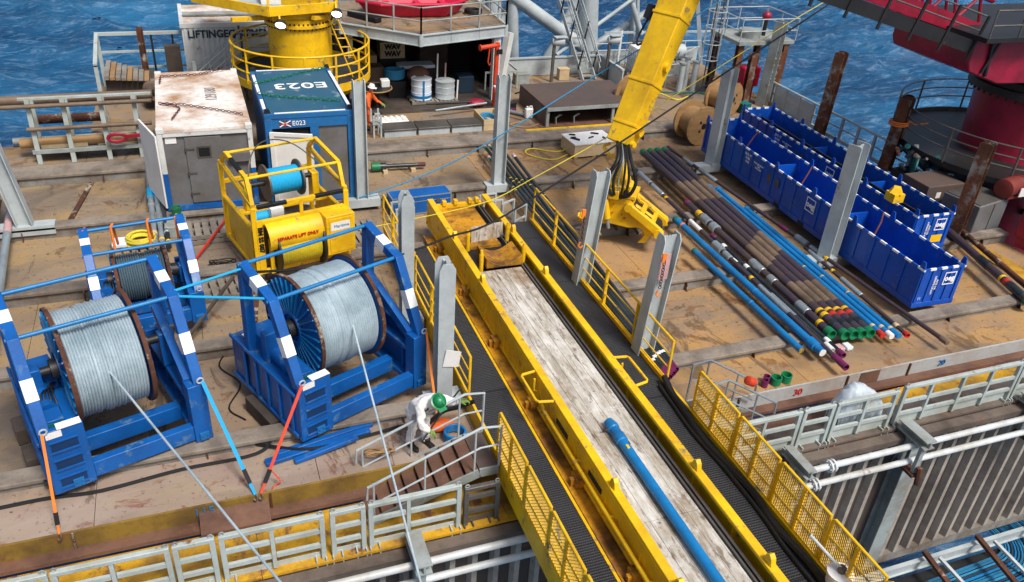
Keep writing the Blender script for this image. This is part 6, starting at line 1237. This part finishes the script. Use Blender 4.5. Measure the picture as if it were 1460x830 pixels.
# boxes, machines beneath the crane
gb = thing('grey_cabinet', 'large grey steel cabinet behind the flaking rusty stanchion', 'cabinet', (24.3, 17.6, -.3)); Fq = Fr((23.2, 17.2, 0), 12); Fq.box(MB(), 0, 1.7, 0, 1.3, -.3, .95).build('body', 'grey_panel', gb, bev=.03); Fq.box(MB(), .05, 1.65, .05, 1.25, .95, .98).build('lid', 'steel', gb); Fq.box(MB(), .84, .87, -.02, 0, -.25, .9).build('seam', 'steel', gb)
gb2 = thing('dark_cabinet', 'dark grey cabinet between the rusty stanchions', 'cabinet', (23.4, 19.6, -.3)); MB().bx(22.7, 24.3, 18.9, 20.1, -.3, .95).build('body', 'plate_dark', gb2, bev=.03); MB().bx(23.1, 23.3, 18.88, 18.9, .5, .7).build('label_plate', 'white', gb2)
rm = thing('red_engine', 'crimson engine housing at the right edge of the deck', 'engine', (25.6, 15.6, -.3)); Fm = Fr((24.75, 15.2, 0), 12); Fm.box(MB(), 0, 1.8, 0, 1.5, .0, 1.0).build('housing', 'crane_red', rm, bev=.1); Fm.box(MB(), .1, 1.6, .1, 1.4, -.3, .0).build('base', 'crane_red', rm); MB().lathe(Fm(.5, 0, .5), -Fm.w, [(.26, -.05), (.26, .06), (.0, .06)], 18).build('cover', 'dark_steel', rm)
oc = thing('orange_blower', 'dull red blower drum with white label on the grey cabinet', 'blower', (25.2, 17.6, .99)); MB().lathe((24.35, 17.55, 1.32), (1, .25, 0), [(.2, 0), (.32, .04), (.32, 1.0), (.2, 1.0), (.19, .1), (.0, .12)], 24).build('drum', 'blower_red', oc); MB().bx(24.55, 25.2, 17.4, 18.0, .99, 1.08).build('saddle', 'blower_red', oc); MB().bx(24.85, 25.15, 17.28, 17.31, 1.1, 1.4).build('label_plate', 'white', oc)
wkr = MB().bx(22.9, 23.6, 12.2, 20.0, -.335, -.32).build('yellow_strip', 'yellow_walk'); tag(wkr, kind='structure')
mc = thing('hydraulic_manifold', 'tangle of valves and green hoses between the rusty stanchions', 'machinery', (24.1, 20.9, -.3)); rn = random.Random(3)
MB().bx(23.6, 24.5, 20.5, 21.5, -.34, .5).build('frame', 'dark_steel', mc)
for k in range(16):
    p = V(23.5+rn.random()*1.0, 20.3+rn.random()*1.3, .3+rn.random()*.9); q = p+V(rn.uniform(-.3, .3), rn.uniform(-.3, .3), rn.uniform(-.2, .35)); MB().cyl(p, q, rn.uniform(.04, .11), 8).build('valve', rn.choice(['dark_steel', 'galv_rust', 'teal', 'rust', 'pipe_black']), mc)
for k in range(5): p = V(23.6+k*.18, 20.6+.2*k, .5); MB().tube(catm([p, p+V(-.1, -.2, .5), p+V(.2, .1, .7), p+V(.4, .4, .1)], 5), .045, 6).build('hose', 'teal', mc)
lp2 = thing('ring_lamp', 'dark floodlight on the rail of the crane ring platform', 'lamp', (24.35, 22.4, 1.5)); MB().lathe((24.3, 22.4, 2.7), (-.5, -.8, -.3), [(.1, -.25), (.26, 0), (.24, .0), (.05, -.15)], 16).build('head', 'steel', lp2); MB().bx(24.35, 24.43, 22.4, 22.48, 1.3, 2.55).build('arm', 'dark_steel', lp2)
ro = rod('orange_rope', [(24.0+.33*math.cos(a), 22.2+.33*math.sin(a), 1.85+.01*a) for a in np.linspace(0, 19, 40)]+[(24.6, 22.0, 1.9), (25.1, 21.9, 1.95)], .025, 'strap_orange', 'orange rope wound round the rusty stanchion', 'rope')
# ================================================================ PEOPLE
def skin_mesh(name, verts, edges, m, parent, root=0, sub=2):
    o_ = V(*parent['_o']); me = bpy.data.meshes.new(name); me.from_pydata([tuple(V(v[:3])-o_) for v in verts], edges, []); me.materials.append(MT[m])
    ob = bpy.data.objects.new(name, me); COL.objects.link(ob); ob.parent = parent
    md = ob.modifiers.new('skin', 'SKIN'); md.use_smooth_shade = True
    sv = me.skin_vertices[0].data if me.skin_vertices else None
    if sv is None:
        bm = bmesh.new(); bm.from_mesh(me); bm.verts.layers.skin.verify(); bm.to_mesh(me); bm.free(); sv = me.skin_vertices[0].data
    for i, v in enumerate(verts):
        r = v[3] if isinstance(v[3], tuple) else (v[3], v[3]); sv[i].radius = r; sv[i].use_root = (i == root)
    sb = ob.modifiers.new('sub', 'SUBSURF'); sb.levels = sub; sb.render_levels = sub
    ob['_o'] = tuple(o_); return ob
def hand(p, d, n, m, parent, s=1.):
    p, d, n = V(p), V(d).normalized(), V(n).normalized(); sd_ = d.cross(n).normalized(); n = sd_.cross(d); mb = MB()
    mb.ob(p+d*.045*s, d*.05*s, sd_*.042*s, n*.016*s)
    for k, L_ in enumerate((.07, .08, .075, .06)):
        a = p+d*.09*s+sd_*(.032-.0215*k)*s; mb.tube([a, a+d*L_*.5*s-n*.01*s, a+d*L_*.85*s-n*.04*s, a+d*L_*.8*s-n*.065*s], [.0115*s, .0105*s, .0095*s, .007*s], 6)
    a = p+d*.02*s+sd_*.04*s; mb.tube([a, a+sd_*.03*s+d*.03*s-n*.01*s, a+sd_*.03*s+d*.06*s-n*.035*s], [.014*s, .012*s, .008*s], 6)
    return mb.build('glove', m, parent)
def worker(base, face, lab, lean, hands, suit, hat, gl='glove', harness=None, legs=.12, bulk=1., sc=1.):
    B = V(base); f = V(math.cos(R_(face)), math.sin(R_(face)), 0); s = V(-f.y, f.x, 0)
    def P(a, b, z, r): return tuple(B+f*a+s*b+V(0, 0, z))+(r,)
    c = thing('person', lab, 'person', base)
    la = R_(lean); hx, hz = -.06*lean/50, .9
    def T(t, b=0, r=.1, off=0): return P(hx+math.sin(la)*t+math.cos(la)*off, b, hz+math.cos(la)*t-math.sin(la)*off, r)
    lh, rh = hands     # (forward, left, z) for left and right hand
    vs = [T(0, 0, (.155, .125)), T(.22, 0, (.16, .13)), T(.42, 0, (.17, .125)), T(.53, 0, (.09, .08)), T(.6, 0, .062)]
    ed = [(0, 1), (1, 2), (2, 3), (3, 4)]
    for sg, h in ((1, lh), (-1, rh)):
        sh = V(*T(.46, .19*sg)[:3]); ha = B+f*h[0]+s*h[1]+V(0, 0, h[2]); el = (sh+ha)/2+s*(.09*sg)+V(0, 0, -.1)
        i = len(vs); vs += [tuple(sh)+(.085,), tuple(el)+(.062,), tuple(ha)+(.042,)]; ed += [(2, i), (i, i+1), (i+1, i+2)]
        i = len(vs); vs += [P(hx, .1*sg, .84, .105), P(.03+.04*sg, legs*sg, .47, .075), P(-.02+.06*sg, (legs+.02)*sg, .1, .062), P(.02+.06*sg, (legs+.02)*sg, .05, .06)]; ed += [(0, i), (i, i+1), (i+1, i+2), (i+2, i+3)]
    vs = [v[:3]+((tuple(q*bulk for q in v[3]) if isinstance(v[3], tuple) else v[3]*bulk),) for v in vs]; bo = skin_mesh('body', vs, ed, suit, c, sub=3); tx = bpy.data.textures.new('folds', 'CLOUDS'); tx.noise_scale = .11; dm = bo.modifiers.new('folds', 'DISPLACE'); dm.texture = tx; dm.strength = .055; dm.mid_level = .5; c.scale = (sc,)*3
    hd = V(*T(.74, 0, 0)[:3])+f*.03; fd = (f*math.cos(la*.8)-V(0, 0, math.sin(la*.8))).normalized(); ud = (V(0, 0, 1)*math.cos(la*.8)+f*math.sin(la*.8)).normalized()
    mb = MB(); pr = [(.0, -.13), (.05, -.125), (.075, -.09), (.085, -.04), (.088, .02), (.08, .07), (.05, .11), (0, .125)]
    mb.lathe(hd, ud, pr, 16); mb.ob(hd+fd*.09-ud*.02, fd*.018, s*.012, ud*.022); 
    for sg in (-1, 1): mb.ell(hd+s*(.088*sg)-ud*.01, .015, .015, .03, 6, 5)
    h = mb.build('head', 'skin', c)
    m = MB()
    for sg in (-1, 1): m.ell(hd+fd*.078+s*(.033*sg)+ud*.012, .012, .012, .009, 6, 5)
    m.ob(hd+fd*.08-ud*.065, fd*.006, s*.028, ud*.006); m.build('face_features', 'boot', h)
    MB().lathe(hd+ud*.045, ud, [(.0, .125), (.06, .118), (.1, .085), (.118, .04), (.122, 0), (.15, -.008), (.15, -.016), (.11, -.012)], 24).ob(hd+ud*.035+fd*.15, fd*.04, s*.08, ud*.006).ob(hd+ud*.165, fd*.09, s*.015, ud*.006).build('hard_hat', hat, c)
    for sg, hn in ((1, lh), (-1, rh)):
        ha = B+f*hn[0]+s*hn[1]+V(0, 0, hn[2]); sh = V(*T(.46, .19*sg)[:3]); hand(ha, (ha-(sh+ha)/2-s*(.09*sg)+V(0, 0, .1)), V(0, 0, 1), gl, c, 1.1)
        ft = B+f*(.08+.06*sg)+s*((legs+.02)*sg)
        mb = MB(); mb.prism([ft+f*-.13+s*-.045, ft+f*.13+s*-.05, ft+f*.18+s*0, ft+f*.13+s*.05, ft+f*-.13+s*.045], (0, 0, .07)); mb.cyl(ft-f*.05+V(0, 0, .05), ft-f*.05+V(0, 0, .14), .062, 10); mb.build('boot', 'boot', c, bev=.015)
    if harness:
        mb = MB()
        for sg in (-1, 1): mb.tube([T(.05, .1*sg)[:3], T(.3, .11*sg, 0, .135)[:3], T(.5, .09*sg, 0, .1)[:3], T(.5, .09*sg, 0, -.09)[:3], T(.2, .04*sg, 0, -.14)[:3]], .018, 5)
        mb.build('harness', harness, c); MB().ob(hd+fd*.07-ud*.085, fd*.035, s*.06, ud*.035).build('respirator', 'strap_orange', c)
    return c
worker((3.38, 12.62, -.218), -68, 'bent worker in white coverall and green helmet beside the stairway', 52, ((.42, .62, .98), (.5, -.12, .72)), 'coverall', 'helmet_green', harness='letter_navy', bulk=1.22, sc=1.12)
worker((6.0, 30.15, .002), -25, 'worker in orange coverall and white helmet behind the stanchion', 14, ((.5, .3, .95), (.2, -.3, .85)), 'orange', 'white')
cable('guide_rod', catm([(3.3, 12.0, .42), (3.75, 12.35, .68), (4.3, 12.75, .95)], 4), .018, 'black', 'black rod held by the worker in white', 'rod')
cable('hose_bundle', catm([(3.55, 12.9, -.1), (4.0, 13.05, .15), (4.35, 12.95, .3), (4.62, 12.8, .5)], 5), .05, 'black', 'black hose bundle beside the worker going up to the gangway', 'hose')
tag(MB().ell((3.95, 12.95, -.1), .3, .18, .12).build('orange_bag', 'orange'), 'orange fabric bundle on the deck behind the worker', 'bag')
rod('blue_rope_coil', [(4.15+.22*math.cos(a), 12.55+.22*math.sin(a), -.16+a*.006) for a in np.linspace(0, 31, 70)], .028, 'tube_blue', 'blue rope coil at the top of the stairway', 'rope')
rod('rope_tangle', catm([(2.5+.3*math.sin(a*2.3), 12.3+.15*math.cos(a*1.7), -.15+.35*abs(math.sin(a*.9))) for a in np.linspace(0, 9, 16)], 4), .016, 'wood', 'tan rope tangle on the stairway handrail', 'rope')
# ================================================================ STRAPS
def strap(p, q, m, lab, w=.05, tail=True, rt_=.78):
    p, q = V(p), V(q); c = thing('ratchet_strap', lab, 'strap', tuple(q), 'ratchet straps tying down the winches'); d = (q-p); k = p.lerp(q, rt_); sd_ = d.cross(V(0, 1, 0)).normalized()
    MB().bar(p, k, w, .008, up=(0, 1, 0)).build('webbing', m, c); MB().bar(k, k.lerp(q, .55), .07, .05, up=(0, 1, 0)).build('ratchet', 'dark_steel', c); MB().bar(k.lerp(q, .55), q, w*.8, .01, up=(0, 1, 0)).build('webbing', m, c)
    MB().tube(catm([q, q+V(.03, -.04, -.03), q+V(.0, -.06, -.1), q+V(-.04, -.03, -.08)], 4), .018, 6).build('hook', 'steel', c)
    if tail: MB().tube(catm([k, k+V(.1, -.05, -.15), k+V(.16, -.1, -.28), k+V(.05, -.05, -.38), q+V(.22, .05, .02)], 4), .014, 5).build('loose_tail', m, c)
    return c
strap(FA(.06, -.06, 1.46), (-3.24, 12.08, -.18), 'strap_orange', 'orange ratchet strap at the left front corner of the left winch', tail=False)
strap(FA(2.84, -.06, 1.46), (.08, 12.1, -.2), 'strap_blue', 'bright blue ratchet strap from the left winch to the deck edge', .07, tail=False)
strap(FBw(.06, -.06, 1.46), (.18, 12.1, -.2), 'strap_red', 'red ratchet strap from the right winch to the deck edge', .06)
strap(FBw(3.06, -.06, 1.46), (3.98, 13.3, -.2), 'strap_orange', 'orange ratchet strap at the right front corner of the right winch', tail=False)
for i, (u, lab) in enumerate(((.1, 'left end'), (.7, 'left of centre'), (1.5, 'right of centre'), (2.15, 'right end'))):
    z_ = 1.9; o = MB().tube([FCw(u, 1.6+.02*i, z_-.5), FCw(u, 1.74, z_+.12), FCw(u+.05, 1.86, z_+.12), FCw(u+.1, 2.1, z_-.55)], .03, 6).build('lashing_strap', 'strap_orange'); tag(o, 'orange lashing over the smaller winch frame, '+lab, 'strap', 'orange lashings on the smaller winch')
cable('tie_rope', [FA(2.8, .92, 2.87), FBw(.1, .95, 2.9)], .028, 'cyan_rope', 'pale blue rope tying the two big winches, lower one', 'rope'); cable('tie_rope', [FA(2.8, 1.0, 2.92), FBw(.1, 1.9, 3.15)], .028, 'cyan_rope', 'pale blue rope tying the two big winches, upper one', 'rope')
# overhead tugger lines
cable('overhead_line', catm([(0.46, 15.2, 2.85), (2.9, 16.3, 2.08), (4.37, 16.9, 1.95), (5.38, 17.3, 1.99), (6.65, 17.8, 1.98), (8.98, 18.8, 2.52), (11.64, 20.0, 3.16), (16.25, 22.0, 4.43), (21.24, 24.0, 5.93), (25, 26, 6.9)], 4), .028, 'black', 'black overhead cable crossing the picture to the top right', 'cable')
cable('overhead_line', catm([(2.39, 20.0, 0.94), (4.69, 20.4, 0.92), (7.55, 20.9, 1.02), (9.12, 21.2, 1.49), (12.55, 22.0, 2.64), (16.43, 23.0, 4.13), (20.94, 24.0, 5.93), (25, 25, 6.9)], 4), .015, 'yellow_rope', 'yellow overhead rope crossing in front of the crane boom', 'rope')
cable('overhead_line', catm([(4.43, 23.95, 0.1), (6.46, 24.0, 0.62), (8.54, 24.0, 1.52), (12.34, 24.0, 3.66), (16.65, 24.0, 5.99), (20, 24, 7.7)], 4), .022, 'rope_blue', 'blue overhead rope from the stanchion foot to the top edge', 'rope')
# ================================================================ SMALL DECK ITEMS
pallet(-2.1, 22.9, 1.3, 1.0, zf, 'pallet under the yellow hose coil', 8, 'wood')
rod('hose_coil', [(-2.0+(.34+.05*math.sin(a*.31))*math.cos(a), 22.95+(.34+.05*math.cos(a*.2))*math.sin(a), zf+.17+a*.0052) for a in np.linspace(0, 44, 120)], .035, 'yellow_rope', 'yellow hose coil on a pallet behind the small winch', 'hose')
tag(MB().bx(-2.75, -2.35, 22.75, 23.2, zf+.138, zf+.3).build('white_bag', 'tarp', bev=.05), 'white bag beside the yellow hose coil', 'bag')
pallet(-.1, 23.3, 1.4, 1.1, zf, 'pallet in front of the white container door', 2); pallet(-.12, 23.32, 1.36, 1.06, zf+.14, 'second pallet stacked in front of the white container', 2)
pallet(4.1, 22.3, 1.2, 1.5, zf, 'pallet in front of the blue container corner', 5); pallet(-.1, 20.0, 1.3, 1.0, zf, 'pallet between the small winch and the yellow frame', 6); pallet(4.0, 20.9, .9, .9, zf, 'pallet beside the left gangway rail', 5)
bk = thing('green_bucket', 'green plastic bucket on the grey box by the white container', 'bucket', (-.98, 23.9, .0)); MB().lathe((-.98, 23.95, .005), (0, 0, 1), [(.11, 0), (.15, .3), (.16, .3), (.16, .33), (.14, .33), (.1, .03)], 18).build('shell', 'green', bk); MB().tube([(-1.13, 23.95, .3), (-1.1, 23.85, .36), (-.98, 23.82, .38), (-.86, 23.85, .36), (-.83, 23.95, .3)], .008, 5).build('handle', 'steel', bk)
tag(MB().bx(-1.35, -.75, 23.35, 24.05, zf, .0).build('grey_box', 'galv_rust', bev=.02), 'pale grey box at the foot of the white container', 'box')
for i, (a, b, r, m, lab) in enumerate((((-1.78, 27.6, .12), (-1.62, 22.6, -.15), .085, 'pipe_silver', 'leftmost grey hose pipe beside the white container, taped cyan'), ((-1.58, 26.6, .1), (-1.42, 22.5, -.15), .075, 'pipe_silver', 'middle grey hose pipe beside the white container'), ((-1.42, 26.0, .1), (-1.25, 22.4, -.15), .065, 'pipe_black', 'rightmost dark hose pipe beside the white container'))):
    pipe(a, b, r, [(.3, .42, 'cyan_rope', 1.25, 'tape'), (.5, .53, 'pipe_silver', 1.3, 'coupling'), (.85, .88, 'wood_pale', 1.15, 'colour_band')] if i == 0 else [(.55+.1*i, .58+.1*i, 'pipe_silver', 1.3, 'coupling'), (.9, .92, 'yellow', 1.1, 'colour_band')], lab, grp='hose pipes beside the white container', base=m)
for i, (a, b, r, m, lab) in enumerate((((-5.55, 26.2, .1), (-5.0, 18.0, .1), .1, 'pipe_silver', 'silver tube with pink sleeve along the left edge'), ((-5.85, 26.0, .1), (-5.35, 18.0, .1), .06, 'pipe_dark', 'dark tube beside the silver one at the left edge'))):
    pipe(a, b, r, [(.18, .3, 'pink', 1.04, 'sleeve')] if i == 0 else [], lab, base=m, grp='tubes at the left edge')
for p, q, w, m, lab in (((-.65, 21.7, zf+.05), (.35, 23.3, .1), .05, 'red_letter', 'red bar propped from the deck to the spooling frame'), ((-.85, 17.55, .02), (.3, 19.2, .5), .07, 'wood_dark', 'brown stick leaning between the winches'), ((-2.1, 15.9, 1.6), (-3.3, 17.3, .1), .04, 'red_letter', 'red and white rod leaning behind the left winch')):
    tag(MB().bar(p, q, w, w).build('loose_bar', m), lab, 'bar')
bc = thing('flight_case', 'blue long case with silver edges behind the catwalk', 'case', (6.3, 23.7, zf)); Fb = Fr((5.35, 23.25, zf), 3)
Fb.box(MB(), 0, 1.95, 0, .62, .02, .62).build('body', 'blue', bc)
m = MB()
for v in (-.01, .61):
    for z_ in (.02, .6): Fb.box(m, -.01, 1.96, v, v+.03, z_, z_+.03)
for u in (-.01, 1.93):
    for v in (-.01, .61): Fb.box(m, u, u+.03, v, v+.03, .051, .599)
    for z_ in (.02, .6): Fb.box(m, u, u+.03, .021, .609, z_, z_+.03)
Fb.box(m, .03, 1.92, -.012, -.001, .44, .46); m.build('edging', 'pipe_silver', bc)
for u in (.45, 1.45): Fb.box(MB(), u, u+.12, -.03, -.013, .36, .5).build('latch', 'steel', bc)
gp = thing('short_tool', 'short dark tool with green cap lying on the deck', 'tool', (6.4, 26.8, zf)); MB().cyl((5.95, 26.85, zf+.2), (7.35, 26.75, zf+.2), .07, 12).build('shaft', 'pipe_black', gp); MB().cyl((5.45, 26.88, zf+.2), (5.75, 26.86, zf+.2), .15, 14).build('thread_cap', 'green', gp); MB().cyl((5.75, 26.86, zf+.2), (5.96, 26.85, zf+.2), .13, 14).build('collar', 'pipe_black', gp); MB().cyl((7.1, 26.77, zf+.2), (7.36, 26.75, zf+.2), .078, 12).build('sleeve', 'chain', gp)
for x in (5.9, 6.9): tag(MB().bx(x-.08, x+.08, 26.6, 27.05, zf, zf+.12).build('wood_chock', 'wood_pale'), 'small wood chock under the %s end of the short tool' % ('green' if x < 6 else 'red'), 'chock')
cr = thing('plywood_crate', 'plywood crate with tools on its lid', 'crate', (13.95, 27.1, zf)); Fr_c = Fr((13.1, 26.5, zf), 3)
Fr_c.box(MB(), 0, 1.75, 0, 1.15, .08, .56).build('body', 'wood_pale', cr); Fr_c.box(MB(), -.03, 1.78, -.03, 1.18, .56, .6).build('lid', 'white', cr)
for u in (.0, .8, 1.6): Fr_c.box(MB(), u, u+.15, -.0, 1.15, .0, .08).build('skid', 'wood', cr)
rn = random.Random(9)
for k in range(9):
    u, v = .15+rn.random()*1.4, .15+rn.random()*.8; a = rn.random()*3; p = Fr_c(u, v, .63); q = p+V(math.cos(a), math.sin(a), 0)*rn.uniform(.1, .3)
    tag(MB().bar(p, q, rn.uniform(.03, .09), .05).build('hand_tool', rn.choice(['black', 'steel', 'chain', 'dark_steel'])), 'small tool lying on the plywood crate lid', 'tool', 'tools on the crate lid')
cable('air_hose', catm([(13.0, 26.9, zf+.05), (12.3, 26.6, zf+.03), (11.7, 27.0, zf+.03), (11.5, 27.5, zf+.03), (11.9, 27.8, zf+.03), (12.5, 27.4, zf+.03), (13.0, 27.3, zf+.06), (13.15, 27.0, .1)], 6), .025, 'yellow_rope', 'yellow hose looping out from the plywood crate', 'hose')
def rack_frame(x, y_, lab, ang):
    F = Fr((x, y_, zf), ang); c = thing('small_rack', lab, 'rack', (x, y_, zf), 'small grey racks by the catwalk end')
    for u in (0, .55):
        for v in (0, .5): F.box(MB(), u-.03, u+.03, v-.03, v+.03, 0, .75).build('post', 'galv', c)
    for z_ in (.3, .72): F.box(MB(), .03, .52, -.025, .025, z_, z_+.05).build('rail', 'galv', c); F.box(MB(), .03, .52, .475, .525, z_, z_+.05).build('rail', 'galv', c)
rack_frame(5.25, 22.3, 'small grey rack left of the catwalk end', 5); rack_frame(8.1, 22.2, 'small grey rack right of the catwalk end', 5); rack_frame(8.8, 21.5, 'small grey rack among the black drill pipes', 30)
# blue bars under the right winch
for i, (p, q, w) in enumerate((((.35, 12.85, -.15), (2.5, 13.25, -.15), .16), ((.6, 13.05, -.15), (2.6, 13.45, -.15), .12), ((.9, 12.75, -.16), (2.2, 13.0, -.05), .12))):
    tag(MB().bar(p, q, w, .09).build('spreader_bar', 'blue', bev=.01), ('longest', 'middle', 'nearest')[i]+' of the blue spreader bars on the deck by the right winch', 'bar', 'blue spreader bars')
for pts, lab in (([(-5, 13.0, -.17), (-3.6, 13.05, -.17), (-2.6, 12.98, -.17), (-1.2, 13.15, -.17), (.2, 13.2, -.17), (.55, 13.6, -.1), (.4, 14.4, -.3)], 'black hose along the deck edge below the left winch'), ([(.2, 13.5, -.17), (1.2, 12.95, -.08), (2.4, 13.1, -.15), (3.3, 13.2, -.15), (3.9, 13.0, -.1)], 'black hose from the right winch towards the worker'), ([(-3.9, 17.2, zf+.04), (-4.0, 15.5, zf+.04), (-3.7, 14.0, zf+.04), (-3.5, 13.2, .05)], 'black hose beside the left winch'), ([(.0, 17.3, zf+.03), (-.3, 16.6, zf+.03), (.1, 15.8, zf+.03), (-.2, 15.0, zf+.03), (.1, 14.5, zf+.03)], 'thin black hose on the deck between the big winches')):
    cable('deck_hose', catm(pts, 6), .035 if 'thin' not in lab else .018, 'black', lab, 'hose', 'black hoses on the deck')
rod('wire_tangle', [( .1+.35*math.cos(a*1.3), 21.2+.3*math.sin(a), zf+.05+.1*abs(math.sin(a*.7))) for a in np.linspace(0, 30, 110)], .014, 'black', 'black wire tangle beside the spooling frame', 'wire')
# gangway items
bt_ = thing('blue_tool_tube', 'long blue tube with collar lying in the catwalk trough', 'pipe', (6.85, 7, .69)); MB().cyl((6.9, 10.95, .79), (6.86, 2.2, .79), .1, 16).build('pipe_body', 'tube_blue', bt_); MB().lathe((6.9, 11.0, .79), (0, -1, 0), [(.06, -.12), (.1, -.12), (.11, 0), (.13, .02), (.13, .12), (.112, .14), (.112, .3), (.125, .32), (.125, .5), (.1, .52)], 16).build('collar', 'tube_blue', bt_); MB().bx(6.85, 6.9, 10.2, 10.3, .885, .9).build('tag', 'yellow', bt_); MB().cyl((6.78, 10.9, .79), (6.68, 10.93, .77), .02, 6).build('pin', 'dark_steel', bt_)
cable('umbilical_hose', catm([(9.15, 12.7, .3), (9.1, 12.2, .2), (9.05, 11.5, .19), (8.98, 10.6, .18), (9.05, 9.8, .18), (9.1, 9.0, .18), (9.0, 8.2, .18), (9.05, 7.3, .2), (9.0, 6.2, .2), (9.0, 4, .2)], 6), .075, 'black', 'thick black hose along the right gangway', 'hose')
cable('umbilical_hose', catm([(9.0, 12.6, .16), (8.95, 11.8, .15), (8.9, 10.9, .15), (8.96, 9.8, .15), (8.95, 8.6, .15), (8.88, 7.6, .15), (8.9, 6, .15)], 6), .04, 'black', 'thin black hose along the right gangway', 'hose')
vb = thing('valve_pot', 'white round pot with lever handle at the gangway end', 'valve', (9.2, 6.75, .11)); MB().lathe((9.2, 6.75, .11), (0, 0, 1), [(.2, 0), (.2, .32), (.23, .33), (.23, .4), (.0, .42)], 22).build('pot', 'white', vb); MB().cyl((9.2, 6.75, .53), (9.2, 6.75, .64), .07, 10).build('boss', 'steel', vb); MB().tube([(9.2, 6.75, .6), (9.12, 6.85, .66), (8.85, 7.3, .95)], .03, 8).build('lever', 'galv', vb)
for i, (x, y_, r, m, lab) in enumerate(((12.05, 12.32, .13, 'green', 'left green thread protector ring on the deck edge'), (12.36, 12.34, .13, 'green', 'right green thread protector ring on the deck edge'), (11.72, 12.3, .08, 'purple', 'near purple thread protector on the deck edge'), (11.85, 12.42, .08, 'purple', 'far purple thread protector on the deck edge'))):
    tag(MB().lathe((x, y_, -.218), (0, 0, 1), [(r, 0), (r*1.05, .2), (r*.85, .2), (r*.8, .03)], 20, close=True).build('thread_protector', m), lab, 'ring', 'loose thread protectors')
for i, (x, m) in enumerate(((14.8, 'tarp'), (14.55, 'pink'))): tag(MB().bx(x-.1, x+.1, 12.95, 13.2, -.218, -.1).build('end_wrap', m, bev=.03), ('white', 'pink')[i]+' plastic wrap fallen under the casing ends', 'wrap')
# plastic sheet heaped behind the gate
ps = MB(); nx, ny = 40, 24; vs = []
for i in range(nx+1):
    for j in range(ny):
        a, t = i/nx, j/(ny-1); pf_ = math.sin(math.pi*a)**.5; top = -.25+.78*pf_*(.85+.15*math.sin(a*5+1)); wr = .018*math.sin(a*31+t*5)+.012*math.sin(a*53-t*9)+.03*math.sin(a*11+t*4)
        y_ = 11.1-.24*math.cos(t*math.pi); vs.append((12.8+1.25*a, y_+wr, -.6+(top+.6)*math.sin(t*math.pi)**.35+wr*.5))
ps.add(vs, [(i*ny+j, (i+1)*ny+j, (i+1)*ny+j+1, i*ny+j+1) for i in range(nx) for j in range(ny-1)]); po = ps.build('plastic_sheet', 'film'); po.modifiers.new('sol', 'SOLIDIFY').thickness = .006; tag(po, 'clear plastic sheet heaped behind the pale railing gate', 'sheet')
# hanging chains on stanchions
for x, y_, z_, lab in ((9.0, 17.25, 2.2, 'orange hook chain hanging on the stanchion left of the gripper'), (9.3, 13.75, 2.75, 'orange and black chain hanging on the pink painted stanchion')):
    c = thing('hanging_chain', lab, 'chain', (x, y_, z_-.9)); m = MB()
    for k in range(10): m.tube([(x-.02+.035*math.cos(a)*(k % 2), y_-.05+.035*math.cos(a)*(1-k % 2), z_-k*.075+.05*math.sin(a)) for a in np.linspace(0, 6.28, 8)[:-1]], .011, 5, True)
    m.build('links', 'chain', c); MB().tube([(x-.05, y_-.05, z_-.75), (x-.1, y_-.05, z_-.85), (x-.03, y_-.05, z_-.93), (x+.04, y_-.05, z_-.86)], .022, 6).build('hook', 'strap_orange', c); MB().bx(x-.1, x, y_-.08, y_-.04, z_-.02, z_+.2).build('strap_end', 'strap_orange', c)
pst = next(o for o in bpy.data.objects if o.get('label', '').startswith('grey stanchion with pink paint')); MB().bx(9.24, 9.5, 13.805, 13.815, 2.2, 2.85).build('paint_patch', 'pink', pst)
pp_ = MB().prism([(4.15, 13.55, .95), (4.5, 13.53, .9), (4.54, 13.5, 1.3), (4.22, 13.52, 1.4)], (0, .01, .0)).build('paper_sheet', 'white'); tag(pp_, 'white paper sheet taped to the stanchion behind the worker', 'paper')
tag(MB().lathe((10.32, 11.25, 1.0), (1, 0, -.55), [(.06, -.12), (.1, -.1), (.1, .1), (.06, .12)], 12).build('orange_float', 'orange_red'), 'orange padded end on the right stairway handrail', 'padding')
for o in bpy.data.objects:
    if '_o' in o: del o['_o']
